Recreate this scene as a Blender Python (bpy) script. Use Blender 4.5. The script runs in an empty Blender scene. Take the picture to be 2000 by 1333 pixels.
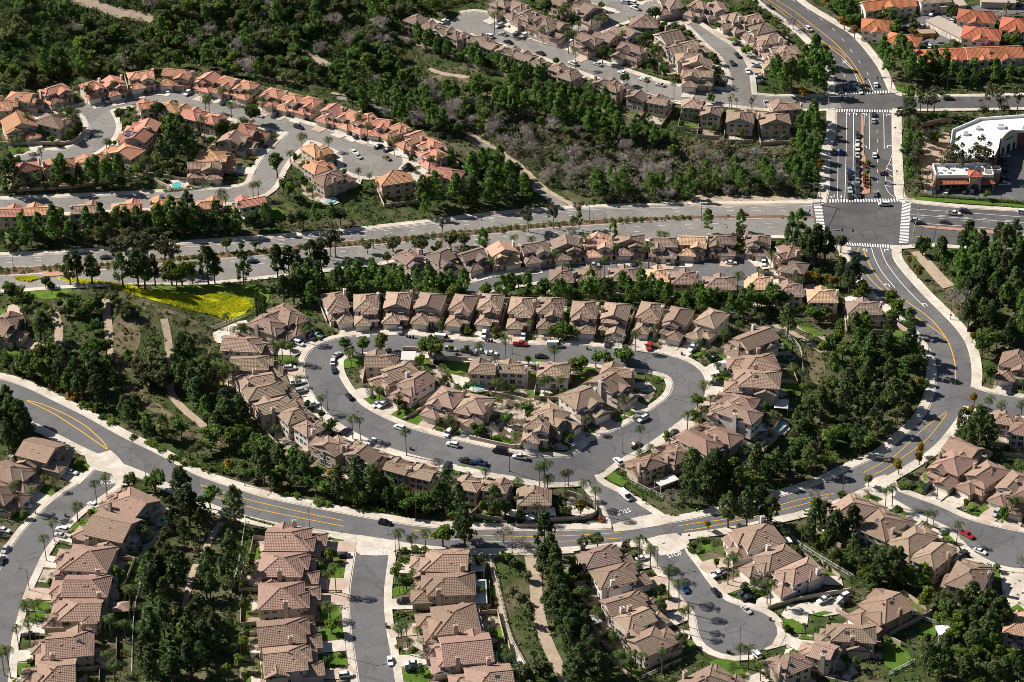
import bpy, math, random
import numpy as np
from mathutils import Vector, Matrix
from mathutils.geometry import delaunay_2d_cdt

R = math.radians
S = bpy.context.scene
COL = S.collection

# ------------------------------------------------------------------ camera
CAM_H, PITCH, ROLL, FPX = 543.0, R(32.0), R(1.1), 5200.0
fw = Vector((0, math.cos(PITCH), -math.sin(PITCH)))
rt0 = Vector((1, 0, 0)); up0 = rt0.cross(fw)
rt = rt0 * math.cos(ROLL) - up0 * math.sin(ROLL)
up = up0 * math.cos(ROLL) + rt0 * math.sin(ROLL)
cd = bpy.data.cameras.new('camera'); cam = bpy.data.objects.new('camera', cd); COL.objects.link(cam)
cd.sensor_fit = 'HORIZONTAL'; cd.sensor_width = 36; cd.lens = 36 * FPX / 2000
cd.clip_start = 10; cd.clip_end = 8000
M3 = Matrix((rt, up, -fw)).transposed()
cam.matrix_world = Matrix.Translation((0, 0, CAM_H)) @ M3.to_4x4()
S.camera = cam

# ------------------------------------------------------------------ light
SUN_EL, SUN_AZ = R(39), R(23)        # light travels towards +x and a little towards the viewer
W = bpy.data.worlds.new('World'); S.world = W; W.use_nodes = True
nt = W.node_tree; bg = nt.nodes['Background']
sky = nt.nodes.new('ShaderNodeTexSky'); sky.sky_type = 'NISHITA'; sky.sun_disc = False
sky.sun_elevation = SUN_EL; sky.sun_rotation = R(-67); sky.altitude = 300
nt.links.new(sky.outputs[0], bg.inputs[0]); bg.inputs[1].default_value = 0.042
sd = bpy.data.lights.new('sun', 'SUN'); sd.energy = 5.0; sd.angle = R(0.5); sd.color = (1.0, 0.95, 0.88)
sun = bpy.data.objects.new('sun', sd); COL.objects.link(sun)
sun.rotation_euler = Vector((math.cos(SUN_EL) * math.cos(SUN_AZ), -math.cos(SUN_EL) * math.sin(SUN_AZ), -math.sin(SUN_EL))).to_track_quat('-Z', 'Y').to_euler()
sun.location = (-400, 1000, 500)
S.view_settings.view_transform = 'Standard'; S.view_settings.look = 'None'
S.view_settings.exposure = 0.64; S.view_settings.gamma = 1.0; S.view_settings.use_curve_mapping = False
S.cycles.max_bounces = 4; S.cycles.diffuse_bounces = 2; S.cycles.glossy_bounces = 2; S.cycles.transparent_max_bounces = 4
S.render.film_transparent = False; S.cycles.pixel_filter_type = 'BLACKMAN_HARRIS'; S.cycles.filter_width = 0.9

# ------------------------------------------------------------------ photo pixel -> place on the ground
C0 = np.array([0, 0, CAM_H]); nF = np.array(fw); nR = np.array(rt); nU = np.array(up)
def unproj(p, z):
    p = np.atleast_2d(np.asarray(p, float)); z = np.broadcast_to(np.asarray(z, float), (len(p),))
    d = nF * FPX + np.outer(p[:, 0] - 1000, nR) - np.outer(p[:, 1] - 666.5, nU)
    t = (z - CAM_H) / d[:, 2]
    return (C0 + d * t[:, None])[:, :2]
def proj(q):
    q = np.atleast_2d(np.asarray(q, float)) - C0
    zc = q @ nF
    return np.stack([1000 + FPX * (q @ nR) / zc, 666.5 - FPX * (q @ nU) / zc], 1)
TILE = {'A1': (0, 0), 'A2': (667, 0), 'A3': (1333, 0), 'B1': (0, 445), 'B2': (667, 445), 'B3': (1333, 445), 'C1': (0, 889), 'C2': (667, 889), 'C3': (1333, 889)}
def T(t, pts):
    ox, oy = TILE[t]
    return [(ox + a[0] / 3.0, oy + a[1] / 3.0) for a in pts]

def inpoly(P, poly):
    x, y = P[..., 0], P[..., 1]; inside = np.zeros(x.shape, bool)
    n = len(poly); j = n - 1
    for i in range(n):
        xi, yi = poly[i]; xj, yj = poly[j]
        if yi != yj:
            c = ((yi > y) != (yj > y)) & (x < (xj - xi) * (y - yi) / (yj - yi) + xi)
            inside ^= c
        j = i
    return inside

# ------------------------------------------------------------------ relief
GX0, GX1, GY0, GY1, GS = -320.0, 320.0, 590.0, 1290.0, 2.0
gx = np.arange(GX0, GX1 + 1, GS); gy = np.arange(GY0, GY1 + 1, GS)
GXX, GYY = np.meshgrid(gx, gy); GP = np.stack([GXX, GYY], -1)
HG = np.zeros(GXX.shape)
def blur(a, s):
    r = int(3 * s); k = np.exp(-0.5 * (np.arange(-r, r + 1) / s) ** 2); k /= k.sum()
    a = np.pad(a, r, mode='edge')
    a = np.apply_along_axis(lambda v: np.convolve(v, k, 'valid'), 0, a)
    return np.apply_along_axis(lambda v: np.convolve(v, k, 'valid'), 1, a)
def plateau(pts, h, s):
    global HG
    m = inpoly(GP, unproj(pts, 0)).astype(float)
    HG = HG + blur(m * h, s / GS)
plateau([(470, 660), (590, 585), (1000, 592), (1400, 620), (1540, 690), (1545, 740), (1500, 840), (1350, 915), (1230, 880), (1120, 895), (1080, 960), (960, 965), (800, 925), (660, 880), (520, 800), (460, 720)], 6, 9)
plateau([(40, 570), (150, 552), (300, 575), (430, 610), (380, 640), (330, 690), (220, 650), (80, 610)], 10, 13)
plateau([(-600, -300), (900, -300), (700, 120), (480, 60), (200, 70), (-100, 120), (-600, 120)], 26, 30)
plateau([(-100, 170), (330, 130), (620, 190), (900, 300), (880, 360), (620, 430), (-100, 430)], 4, 12)
plateau([(800, 20), (1450, -150), (1470, 200), (1530, 240), (1300, 225), (1000, 150)], 5, 12)
plateau([(930, 230), (1150, 260), (1500, 310), (1500, 370), (1200, 370), (1080, 330)], -3, 12)
plateau([(1900, 500), (2200, 500), (2200, 660), (1950, 640)], 7, 10)
plateau([(1790, 20), (2200, -100), (2200, 130), (1800, 130)], 4, 9)
plateau([(330, 1000), (420, 1010), (400, 1333), (280, 1333)], -3, 8)
def hgt(x, y):
    x = np.asarray(x, float); y = np.asarray(y, float)
    u = np.clip((x - GX0) / GS, 0, len(gx) - 1.001); v = np.clip((y - GY0) / GS, 0, len(gy) - 1.001)
    i = u.astype(int); j = v.astype(int); a = u - i; b = v - j
    return (HG[j, i] * (1 - a) + HG[j, i + 1] * a) * (1 - b) + (HG[j + 1, i] * (1 - a) + HG[j + 1, i + 1] * a) * b
def G(p, zo=0.0):
    """place on the terrain (lifted by zo) that stands at these pixels of the photograph"""
    p = np.atleast_2d(np.asarray(p, float)); z = np.full(len(p), zo, float)
    for k in range(40):
        q = unproj(p, z); z = 0.5 * z + 0.5 * (hgt(q[:, 0], q[:, 1]) + zo)
    return unproj(p, z)

# ------------------------------------------------------------------ materials
def mat(name, col, rough=0.8, spec=0.3, var=0.0, vscale=0.3, col2=None, obj_rand=0.0, island=0.0, bump=0.0, bscale=8.0, metallic=0.0, detail=4.0, contrast=(0.35, 0.65)):
    m = bpy.data.materials.new(name); m.use_nodes = True; n = m.node_tree; b = n.nodes['Principled BSDF']
    b.inputs['Roughness'].default_value = rough; b.inputs['Specular IOR Level'].default_value = spec; b.inputs['Metallic'].default_value = metallic
    c1 = (*col, 1); out = None
    rgb = n.nodes.new('ShaderNodeRGB'); rgb.outputs[0].default_value = c1; out = rgb.outputs[0]
    if col2 is not None or var:
        geo = n.nodes.new('ShaderNodeNewGeometry')
        nz = n.nodes.new('ShaderNodeTexNoise'); nz.inputs['Scale'].default_value = vscale; nz.inputs['Detail'].default_value = detail
        n.links.new(geo.outputs['Position'], nz.inputs['Vector'])
        if col2 is not None:
            mr = n.nodes.new('ShaderNodeMapRange'); mr.inputs['From Min'].default_value = contrast[0]; mr.inputs['From Max'].default_value = contrast[1]
            n.links.new(nz.outputs['Fac'], mr.inputs['Value'])
            mx = n.nodes.new('ShaderNodeMix'); mx.data_type = 'RGBA'; n.links.new(mr.outputs[0], mx.inputs['Factor'])
            mx.inputs['A'].default_value = c1; mx.inputs['B'].default_value = (*col2, 1); out = mx.outputs['Result']
        if var:
            nz2 = n.nodes.new('ShaderNodeTexNoise'); nz2.inputs['Scale'].default_value = vscale * 5.3; nz2.inputs['Detail'].default_value = detail
            n.links.new(geo.outputs['Position'], nz2.inputs['Vector'])
            mr2 = n.nodes.new('ShaderNodeMapRange'); mr2.inputs['From Min'].default_value = 0.25; mr2.inputs['From Max'].default_value = 0.75
            mr2.inputs['To Min'].default_value = 1 - var; mr2.inputs['To Max'].default_value = 1 + var
            n.links.new(nz2.outputs['Fac'], mr2.inputs['Value'])
            out = vmul(n, out, mr2.outputs[0])
    if obj_rand:
        oi = n.nodes.new('ShaderNodeObjectInfo'); mr3 = n.nodes.new('ShaderNodeMapRange')
        mr3.inputs['To Min'].default_value = 1 - obj_rand; mr3.inputs['To Max'].default_value = 1 + obj_rand
        n.links.new(oi.outputs['Random'], mr3.inputs['Value']); out = vmul(n, out, mr3.outputs[0])
        hs = n.nodes.new('ShaderNodeHueSaturation'); mr4 = n.nodes.new('ShaderNodeMapRange')
        mr4.inputs['To Min'].default_value = 0.5 - 0.05 * obj_rand; mr4.inputs['To Max'].default_value = 0.5 + 0.05 * obj_rand
        mlt = n.nodes.new('ShaderNodeMath'); mlt.operation = 'MULTIPLY'; mlt.inputs[1].default_value = 7.31
        frc = n.nodes.new('ShaderNodeMath'); frc.operation = 'FRACT'
        n.links.new(oi.outputs['Random'], mlt.inputs[0]); n.links.new(mlt.outputs[0], frc.inputs[0]); n.links.new(frc.outputs[0], mr4.inputs['Value'])
        n.links.new(mr4.outputs[0], hs.inputs['Hue']); n.links.new(out, hs.inputs['Color']); out = hs.outputs['Color']
    if island:
        ge = n.nodes.new('ShaderNodeNewGeometry'); mr5 = n.nodes.new('ShaderNodeMapRange')
        mr5.inputs['To Min'].default_value = 1 - island; mr5.inputs['To Max'].default_value = 1 + island
        n.links.new(ge.outputs['Random Per Island'], mr5.inputs['Value']); out = vmul(n, out, mr5.outputs[0])
    n.links.new(out, b.inputs['Base Color'])
    if bump:
        ge2 = n.nodes.new('ShaderNodeNewGeometry'); nb = n.nodes.new('ShaderNodeTexNoise'); nb.inputs['Scale'].default_value = bscale
        n.links.new(ge2.outputs['Position'], nb.inputs['Vector'])
        bp = n.nodes.new('ShaderNodeBump'); bp.inputs['Strength'].default_value = bump; bp.inputs['Distance'].default_value = 0.3
        n.links.new(nb.outputs['Fac'], bp.inputs['Height']); n.links.new(bp.outputs[0], b.inputs['Normal'])
    return m
def vmul(n, a, f):
    vm = n.nodes.new('ShaderNodeVectorMath'); vm.operation = 'SCALE'
    n.links.new(a, vm.inputs[0]); n.links.new(f, vm.inputs['Scale']); return vm.outputs[0]

MT = {}
MT['ground'] = mat('ground_soil', (0.046, 0.066, 0.019), 0.95, 0.1, var=0.4, vscale=0.06, col2=(0.135, 0.108, 0.070), bump=0.6, bscale=0.9, contrast=(0.44, 0.70))
def crack(m, amt=0.24, scale=0.085, tracks=True):
    n = m.node_tree; b = n.nodes['Principled BSDF']; lk = b.inputs['Base Color'].links[0].from_socket
    geo = n.nodes.new('ShaderNodeNewGeometry'); nz = n.nodes.new('ShaderNodeTexNoise'); nz.inputs['Scale'].default_value = 0.35; n.links.new(geo.outputs['Position'], nz.inputs['Vector'])
    mx = n.nodes.new('ShaderNodeVectorMath'); mx.operation = 'MULTIPLY_ADD'; n.links.new(nz.outputs['Color'], mx.inputs[0]); mx.inputs[1].default_value = (5, 5, 0); n.links.new(geo.outputs['Position'], mx.inputs[2])
    vo = n.nodes.new('ShaderNodeTexVoronoi'); vo.feature = 'DISTANCE_TO_EDGE'; vo.inputs['Scale'].default_value = scale; n.links.new(mx.outputs[0], vo.inputs['Vector'])
    mr = n.nodes.new('ShaderNodeMapRange'); mr.inputs['From Min'].default_value = 0.004; mr.inputs['From Max'].default_value = 0.022; mr.inputs['To Min'].default_value = 1 - amt; n.links.new(vo.outputs['Distance'], mr.inputs['Value'])
    v2 = n.nodes.new('ShaderNodeTexVoronoi'); v2.inputs['Scale'].default_value = 0.06; n.links.new(geo.outputs['Position'], v2.inputs['Vector'])
    sp = n.nodes.new('ShaderNodeSeparateColor'); n.links.new(v2.outputs['Color'], sp.inputs[0]); m2 = n.nodes.new('ShaderNodeMapRange'); m2.inputs['From Min'].default_value = .75; m2.inputs['From Max'].default_value = .8; m2.inputs['To Min'].default_value = 1.0; m2.inputs['To Max'].default_value = 0.86; n.links.new(sp.outputs[0], m2.inputs['Value'])
    o = vmul(n, vmul(n, lk, mr.outputs[0]), m2.outputs[0]); n.links.new(o, b.inputs['Base Color']); return m
MT['asphalt'] = mat('asphalt', (0.122, 0.120, 0.121), 0.9, 0.2, var=0.07, vscale=0.12, col2=(0.146, 0.143, 0.142), bump=0.05)
MT['asphalt_old'] = mat('asphalt_old', (0.205, 0.190, 0.172), 0.9, 0.2, var=0.08, vscale=0.1, col2=(0.240, 0.222, 0.202))
MT['asphalt_dark'] = mat('asphalt_dark', (0.088, 0.085, 0.085), 0.9, 0.2, var=0.10, vscale=0.1, col2=(0.115, 0.110, 0.108))
for k_ in ('asphalt', 'asphalt_old', 'asphalt_dark'): crack(MT[k_])
MT['concrete'] = mat('concrete', (0.46, 0.40, 0.33), 0.85, 0.2, var=0.16, vscale=0.14, col2=(0.60, 0.54, 0.46))
MT['yard0'] = mat('yard_ground', (0.07, 0.085, 0.025), 0.95, 0.1, var=0.35, vscale=0.22, col2=(0.30, 0.235, 0.175), contrast=(0.44, 0.56), bump=0.4, bscale=2)
MT['yard1'] = mat('yard_ground', (0.10, 0.075, 0.05), 0.95, 0.1, var=0.3, vscale=0.25, col2=(0.42, 0.36, 0.29), contrast=(0.44, 0.54), bump=0.3, bscale=2)
MT['yard2'] = mat('yard_ground', (0.075, 0.115, 0.022), 0.95, 0.1, var=0.3, vscale=0.2, col2=(0.15, 0.115, 0.078), contrast=(0.42, 0.58), bump=0.4, bscale=2)
MT['paver'] = mat('paver', (0.42, 0.31, 0.24), 0.85, 0.2, var=0.10, vscale=0.3, col2=(0.50, 0.39, 0.31))
MT['brick'] = mat('brick_paving', (0.36, 0.19, 0.13), 0.85, 0.2, var=0.12, vscale=0.4, col2=(0.42, 0.25, 0.18))
MT['lawn'] = mat('lawn_grass', (0.062, 0.120, 0.016), 0.9, 0.1, var=0.2, vscale=0.25, col2=(0.098, 0.165, 0.022), bump=0.4, bscale=4)
MT['lawn_dry'] = mat('dry_lawn', (0.15, 0.14, 0.035), 0.9, 0.1, var=0.2, vscale=0.25, col2=(0.10, 0.13, 0.03), bump=0.4, bscale=4)
MT['soil'] = mat('planting_soil', (0.085, 0.060, 0.042), 0.95, 0.1, var=0.3, vscale=0.3, col2=(0.14, 0.10, 0.072), bump=0.4, bscale=2)
MT['median_soil'] = mat('reddish_bark_mulch', (0.13, 0.082, 0.055), 0.95, 0.1, var=0.3, vscale=0.3, col2=(0.19, 0.12, 0.085), bump=0.4, bscale=2)
MT['path'] = mat('dirt_path', (0.40, 0.32, 0.235), 0.95, 0.1, var=0.15, vscale=0.3, col2=(0.33, 0.25, 0.18))
MT['dry_slope'] = mat('dry_slope', (0.20, 0.155, 0.10), 0.95, 0.1, var=0.3, vscale=0.15, col2=(0.10, 0.085, 0.045), bump=0.5, bscale=1.5)
MT['meadow'] = mat('meadow_grass', (0.075, 0.135, 0.018), 0.95, 0.1, var=0.3, vscale=0.12, col2=(0.13, 0.17, 0.02), bump=0.5, bscale=2)
MT['flower'] = mat('yellow_flowers', (0.66, 0.60, 0.012), 0.9, 0.1, var=0.3, vscale=0.12, col2=(0.34, 0.38, 0.015), island=0.35)
MT['flower_ground'] = mat('flowering_grass', (0.42, 0.40, 0.012), 0.95, 0.1, var=0.35, vscale=0.10, col2=(0.16, 0.22, 0.016), bump=0.5, bscale=2, contrast=(0.45, 0.7))
MT['white_paint'] = mat('white_paint', (0.80, 0.78, 0.74), 0.7, 0.2, var=0.06, vscale=1.0)
MT['yellow_paint'] = mat('yellow_paint', (0.66, 0.36, 0.055), 0.7, 0.2, var=0.06, vscale=1.0)
def roofmat(name, c, c2):
    return mat(name, c, 0.75, 0.2, var=0.22, vscale=0.9, col2=c2, obj_rand=0.2, bump=0.0, island=0.12)
MT['roof_tan'] = roofmat('tan_clay_tile', (0.272, 0.190, 0.138), (0.335, 0.242, 0.180))
MT['roof_brown'] = roofmat('brown_clay_tile', (0.215, 0.152, 0.118), (0.27, 0.198, 0.158))
MT['roof_rose'] = roofmat('rose_clay_tile', (0.256, 0.168, 0.124), (0.312, 0.210, 0.160))
MT['roof_pink'] = roofmat('salmon_clay_tile', (0.44, 0.205, 0.135), (0.50, 0.26, 0.175))
MT['roof_orange'] = roofmat('orange_clay_tile', (0.46, 0.23, 0.125), (0.52, 0.29, 0.17))
MT['roof_red'] = roofmat('red_clay_tile', (0.36, 0.115, 0.060), (0.42, 0.155, 0.085))
MT['roof_apricot'] = roofmat('apricot_clay_tile', (0.48, 0.29, 0.19), (0.54, 0.35, 0.24))
for i, c in enumerate([(0.46, 0.36, 0.275), (0.52, 0.40, 0.34), (0.58, 0.52, 0.45), (0.40, 0.335, 0.275), (0.50, 0.40, 0.28), (0.34, 0.235, 0.17), (0.62, 0.57, 0.53), (0.54, 0.44, 0.36)]):
    MT['stucco%d' % i] = mat('stucco', c, 0.9, 0.15, var=0.05, vscale=0.5, bump=0.05)
MT['trim'] = mat('painted_trim', (0.30, 0.21, 0.16), 0.6, 0.3)
MT['trim_white'] = mat('white_trim', (0.72, 0.69, 0.64), 0.6, 0.3)
MT['glass'] = mat('window_glass', (0.035, 0.045, 0.055), 0.12, 0.6)
MT['garage'] = mat('garage_door_paint', (0.68, 0.61, 0.53), 0.6, 0.3, obj_rand=0.15)
MT['door'] = mat('door_paint', (0.16, 0.09, 0.06), 0.5, 0.3, obj_rand=0.3)
MT['vent'] = mat('vent_tile', (0.40, 0.20, 0.13), 0.7, 0.2)
MT['solar'] = mat('solar_cells', (0.02, 0.035, 0.09), 0.15, 0.6)
MT['white_wood'] = mat('white_wood', (0.74, 0.72, 0.69), 0.6, 0.3)
MT['white_roof'] = mat('white_membrane', (0.78, 0.77, 0.74), 0.8, 0.2, var=0.04, vscale=0.1)
MT['wall_block'] = mat('block_wall', (0.46, 0.37, 0.285), 0.9, 0.1, var=0.1, vscale=0.6)
MT['water'] = mat('pool_water', (0.10, 0.40, 0.42), 0.05, 0.6, var=0.1, vscale=0.6)
MT['steel'] = mat('galvanised_steel', (0.40, 0.41, 0.41), 0.5, 0.4, metallic=0.3)
MT['dark_steel'] = mat('dark_painted_steel', (0.10, 0.07, 0.055), 0.5, 0.4)
MT['black'] = mat('black_plastic', (0.015, 0.015, 0.016), 0.5, 0.4)
MT['sign_blue'] = mat('blue_sign', (0.03, 0.10, 0.32), 0.4, 0.3); 
MT['tyre'] = mat('tyre_rubber', (0.02, 0.02, 0.02), 0.8, 0.2)
MT['bark'] = mat('tree_bark', (0.12, 0.085, 0.06), 0.95, 0.1, var=0.3, vscale=1.5)
MT['bark_grey'] = mat('grey_bark', (0.30, 0.26, 0.225), 0.95, 0.1, var=0.25, vscale=1.5, obj_rand=0.2)
MT['bark_palm'] = mat('palm_bark', (0.20, 0.155, 0.115), 0.95, 0.1, var=0.2, vscale=3)
def leafmat(name, c, ob=0.25, isl=0.45):
    m = mat(name, c, 0.65, 0.25, obj_rand=ob, island=isl); n = m.node_tree; b = n.nodes['Principled BSDF']; t = n.nodes.new('ShaderNodeBsdfTranslucent'); x = n.nodes.new('ShaderNodeMixShader'); x.inputs[0].default_value = 0.42
    n.links.new(b.inputs['Base Color'].links[0].from_socket, t.inputs['Color']); n.links.new(b.outputs[0], x.inputs[1]); n.links.new(t.outputs[0], x.inputs[2]); n.links.new(x.outputs[0], n.nodes['Material Output'].inputs['Surface']); return m
MT['leaf_pine'] = leafmat('pine_needles', (0.092, 0.132, 0.040), 0.42)
MT['leaf_broad'] = leafmat('broad_leaves', (0.108, 0.172, 0.032), 0.4)
MT['leaf_bright'] = leafmat('bright_leaves', (0.145, 0.205, 0.026), 0.3)
MT['leaf_yellow'] = leafmat('yellow_leaves', (0.30, 0.205, 0.026), 0.3)
MT['leaf_olive'] = leafmat('olive_leaves', (0.138, 0.152, 0.056), 0.35)
MT['leaf_euc'] = leafmat('gum_leaves', (0.110, 0.120, 0.058), 0.25)
MT['leaf_dark'] = leafmat('dark_leaves', (0.074, 0.122, 0.030), 0.4)
MT['twig'] = mat('grey_twigs', (0.30, 0.265, 0.235), 0.9, 0.1, obj_rand=0.25, island=0.4)
MT['leaf_palm'] = leafmat('palm_fronds', (0.088, 0.128, 0.028), 0.3)
MT['scrub'] = mat('scrub_leaves', (0.062, 0.108, 0.022), 0.8, 0.15, var=0.3, vscale=0.04, col2=(0.110, 0.135, 0.038), island=0.5)
MT['dry_scrub'] = mat('dry_brush', (0.205, 0.180, 0.140), 0.9, 0.1, var=0.25, vscale=0.06, col2=(0.150, 0.130, 0.080), island=0.45)
MT['shrub_rust'] = mat('rusty_flower_shrub', (0.21, 0.080, 0.040), 0.9, 0.1, island=0.5)

# ------------------------------------------------------------------ mesh helpers
class MB:
    def __init__(s): s.v = []; s.f = []; s.m = []
    def face(s, pts, m=0):
        i = len(s.v); s.v.extend([tuple(p) for p in pts]); s.f.append(tuple(range(i, i + len(pts)))); s.m.append(m)
    def box(s, x0, x1, y0, y1, z0, z1, m=0, top=None):
        P = [(x0, y0, z0), (x1, y0, z0), (x1, y1, z0), (x0, y1, z0), (x0, y0, z1), (x1, y0, z1), (x1, y1, z1), (x0, y1, z1)]
        i = len(s.v); s.v.extend(P)
        for k, q in enumerate(((0, 3, 2, 1), (4, 5, 6, 7), (0, 1, 5, 4), (1, 2, 6, 5), (2, 3, 7, 6), (3, 0, 4, 7))):
            s.f.append(tuple(i + a for a in q)); s.m.append(top if (top is not None and k == 1) else m)
    def bar(s, a, b, w, m=0, w2=None, n=6):
        a = Vector(a); b = Vector(b); d = (b - a).normalized(); u = d.orthogonal().normalized(); v = d.cross(u); w2 = w if w2 is None else w2
        i = len(s.v)
        for k in range(n):
            t = 2 * math.pi * k / n; s.v.append(tuple(a + (u * math.cos(t) + v * math.sin(t)) * w))
        for k in range(n):
            t = 2 * math.pi * k / n; s.v.append(tuple(b + (u * math.cos(t) + v * math.sin(t)) * w2))
        for k in range(n):
            k2 = (k + 1) % n; s.f.append((i + k, i + k2, i + n + k2, i + n + k)); s.m.append(m)
        s.f.append(tuple(i + n + k for k in range(n))); s.m.append(m)
        s.f.append(tuple(i + n - 1 - k for k in range(n))); s.m.append(m)
    def tube(s, pts, rad, m=0, n=6):
        for k in range(len(pts) - 1): s.bar(pts[k], pts[k + 1], rad[k], m, rad[k + 1], n)
    def mesh(s, name, mats):
        me = bpy.data.meshes.new(name); me.from_pydata(s.v, [], s.f)
        for mm in mats: me.materials.append(mm)
        me.polygons.foreach_set('material_index', np.array(s.m, dtype=np.int32)); me.update(); return me
    def obj(s, name, mats, parent=None):
        if not isinstance(mats, (list, tuple)): mats = [mats]
        return link(name, s.mesh(name, mats), parent)
def link(name, data, parent=None):
    o = bpy.data.objects.new(name, data); COL.objects.link(o)
    if parent is not None: o.parent = parent
    return o
def empty(name, loc, rz=0.0, scale=1.0):
    o = bpy.data.objects.new(name, None); COL.objects.link(o); o.empty_display_size = 0.5
    o.location = loc; o.rotation_euler = (0, 0, rz); o.scale = (scale, scale, scale); return o
LABELS = {}
def tag(o, label, cat, group=None):
    for drop in ('the ', 'the ', 'the ', 'of ', 'and ', 'house '):
        if len(label.replace('-', ' ').split()) <= 16: break
        label = label.replace(' ' + drop, ' ', 1)
    o['label'] = label; o['category'] = cat
    if group: o['group'] = group
    LABELS.setdefault(label, []).append((o.name, group)); return o
def stuff(o): o['kind'] = 'stuff'; return o
def struct(o): o['kind'] = 'structure'; return o
def npmesh(name, V, Q, mats, smooth=False):
    me = bpy.data.meshes.new(name); V = np.ascontiguousarray(V, np.float32); Q = np.ascontiguousarray(Q, np.int32); k = Q.shape[1]
    me.vertices.add(len(V)); me.vertices.foreach_set('co', V.ravel())
    me.loops.add(Q.size); me.loops.foreach_set('vertex_index', Q.ravel())
    me.polygons.add(len(Q)); me.polygons.foreach_set('loop_start', np.arange(0, Q.size, k, dtype=np.int32))
    try: me.polygons.foreach_set('loop_total', np.full(len(Q), k, np.int32))
    except Exception: pass
    for m in (mats if isinstance(mats, (list, tuple)) else [mats]): me.materials.append(m)
    me.update(calc_edges=True); return me
def ordinal(i):
    w = ['first', 'second', 'third', 'fourth', 'fifth', 'sixth', 'seventh', 'eighth', 'ninth', 'tenth', 'eleventh', 'twelfth', 'thirteenth', 'fourteenth', 'fifteenth', 'sixteenth', 'seventeenth', 'eighteenth', 'nineteenth', 'twentieth']
    return w[i] if i < 20 else 'twenty ' + w[i - 20] if i < 29 else w[9]

# ------------------------------------------------------------------ curves and draped sheets
def smooth(P, step=3.0, closed=False):
    P = np.asarray(P, float); n = len(P)
    if n < 2: return P
    out = []
    for i in range(n if closed else n - 1):
        p1, p2 = P[i], P[(i + 1) % n]
        p0 = P[i - 1] if (closed or i > 0) else 2 * p1 - p2
        p3 = P[(i + 2) % n] if (closed or i + 2 < n) else 2 * p2 - p1
        k = max(2, int(np.linalg.norm(p2 - p1) / step))
        t = np.arange(k) / k; t = t[:, None]
        out.append(0.5 * ((2 * p1) + (-p0 + p2) * t + (2 * p0 - 5 * p1 + 4 * p2 - p3) * t ** 2 + (-p0 + 3 * p1 - 3 * p2 + p3) * t ** 3))
    out = np.concatenate(out)
    return out if closed else np.vstack([out, P[-1]])
def resample(P, n=None, step=None):
    d = np.r_[0, np.cumsum(np.linalg.norm(np.diff(P, axis=0), axis=1))]
    if n is None: n = max(2, int(d[-1] / step) + 1)
    s = np.linspace(0, d[-1], n)
    return np.stack([np.interp(s, d, P[:, 0]), np.interp(s, d, P[:, 1])], 1)
def normals(P):
    t = np.gradient(P, axis=0); t /= np.linalg.norm(t, axis=1)[:, None] + 1e-9
    return np.stack([-t[:, 1], t[:, 0]], 1)
def sheet(name, poly, dz, material, step=5.0):
    """a flat-lying sheet cut to this outline and draped over the terrain"""
    poly = np.asarray(poly, float)
    b = resample(np.vstack([poly, poly[:1]]), step=step)[:-1]
    x0, y0 = b.min(0); x1, y1 = b.max(0)
    X, Y = np.meshgrid(np.arange(x0 + step / 2, x1, step), np.arange(y0 + step / 2, y1, step))
    I = np.stack([X.ravel(), Y.ravel()], 1)
    if len(I): I = I[inpoly(I, b)]
    pts = [Vector(p) for p in b] + [Vector(p) for p in I]
    n = len(b)
    vo, eo, fo, *_ = delaunay_2d_cdt(pts, [(i, (i + 1) % n) for i in range(n)], [], 1, 1e-4)
    V = np.array([(p[0], p[1]) for p in vo]); 
    Z = hgt(V[:, 0], V[:, 1]) + dz
    me = bpy.data.meshes.new(name); me.from_pydata([(a[0], a[1], z) for a, z in zip(V, Z)], [], [tuple(f) for f in fo])
    me.materials.append(material)
    up_ = sum(1 for p in me.polygons if p.normal.z > 0)
    if up_ < len(me.polygons) / 2: me.flip_normals()
    return link(name, me)
def ribbon(name, L, Rr, dz, material, skip=None, dzR=None):
    L = np.asarray(L); Rr = np.asarray(Rr); n = len(L); k = max(1, int(np.linalg.norm(L - Rr, axis=1).max() / 3.5)); A = []; F = []
    for c in range(k + 1):
        t = c / k; P = L * (1 - t) + Rr * t; Z = hgt(P[:, 0], P[:, 1]) + dz + ((0 if dzR is None else dzR - dz) * t); A += [(p[0], p[1], float(z)) for p, z in zip(P, Z)]
    for i in range(n - 1):
        if skip is not None and skip[i]: continue
        for c in range(k): a = c * n + i; F.append((a + n, a + n + 1, a + 1, a))
    me = bpy.data.meshes.new(name); me.from_pydata(A, [], F); me.materials.append(material)
    if sum(p.normal.z for p in me.polygons) < 0: me.flip_normals()
    return link(name, me)
# occupancy raster
MX0, MX1, MY0, MY1, MS = -270.0, 270.0, 600.0, 1270.0, 0.5
mxs = np.arange(MX0, MX1, MS) + MS / 2; mys = np.arange(MY0, MY1, MS) + MS / 2
def blank(): return np.zeros((len(mys), len(mxs)), bool)
def fill(mask, poly, val=True):
    poly = np.asarray(poly); a, b = poly.min(0), poly.max(0)
    i0, i1 = np.searchsorted(mxs, [a[0], b[0]]); j0, j1 = np.searchsorted(mys, [a[1], b[1]])
    if i1 <= i0 or j1 <= j0: return
    X, Y = np.meshgrid(mxs[i0:i1], mys[j0:j1]); mask[j0:j1, i0:i1][inpoly(np.stack([X, Y], -1), poly)] = val
def at(mask, x, y):
    i = np.clip(((np.asarray(x) - MX0) / MS).astype(int), 0, len(mxs) - 1); j = np.clip(((np.asarray(y) - MY0) / MS).astype(int), 0, len(mys) - 1)
    return mask[j, i]
ROADM = blank(); BUILTM = blank(); LOTM = blank(); BAREM = blank()
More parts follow.
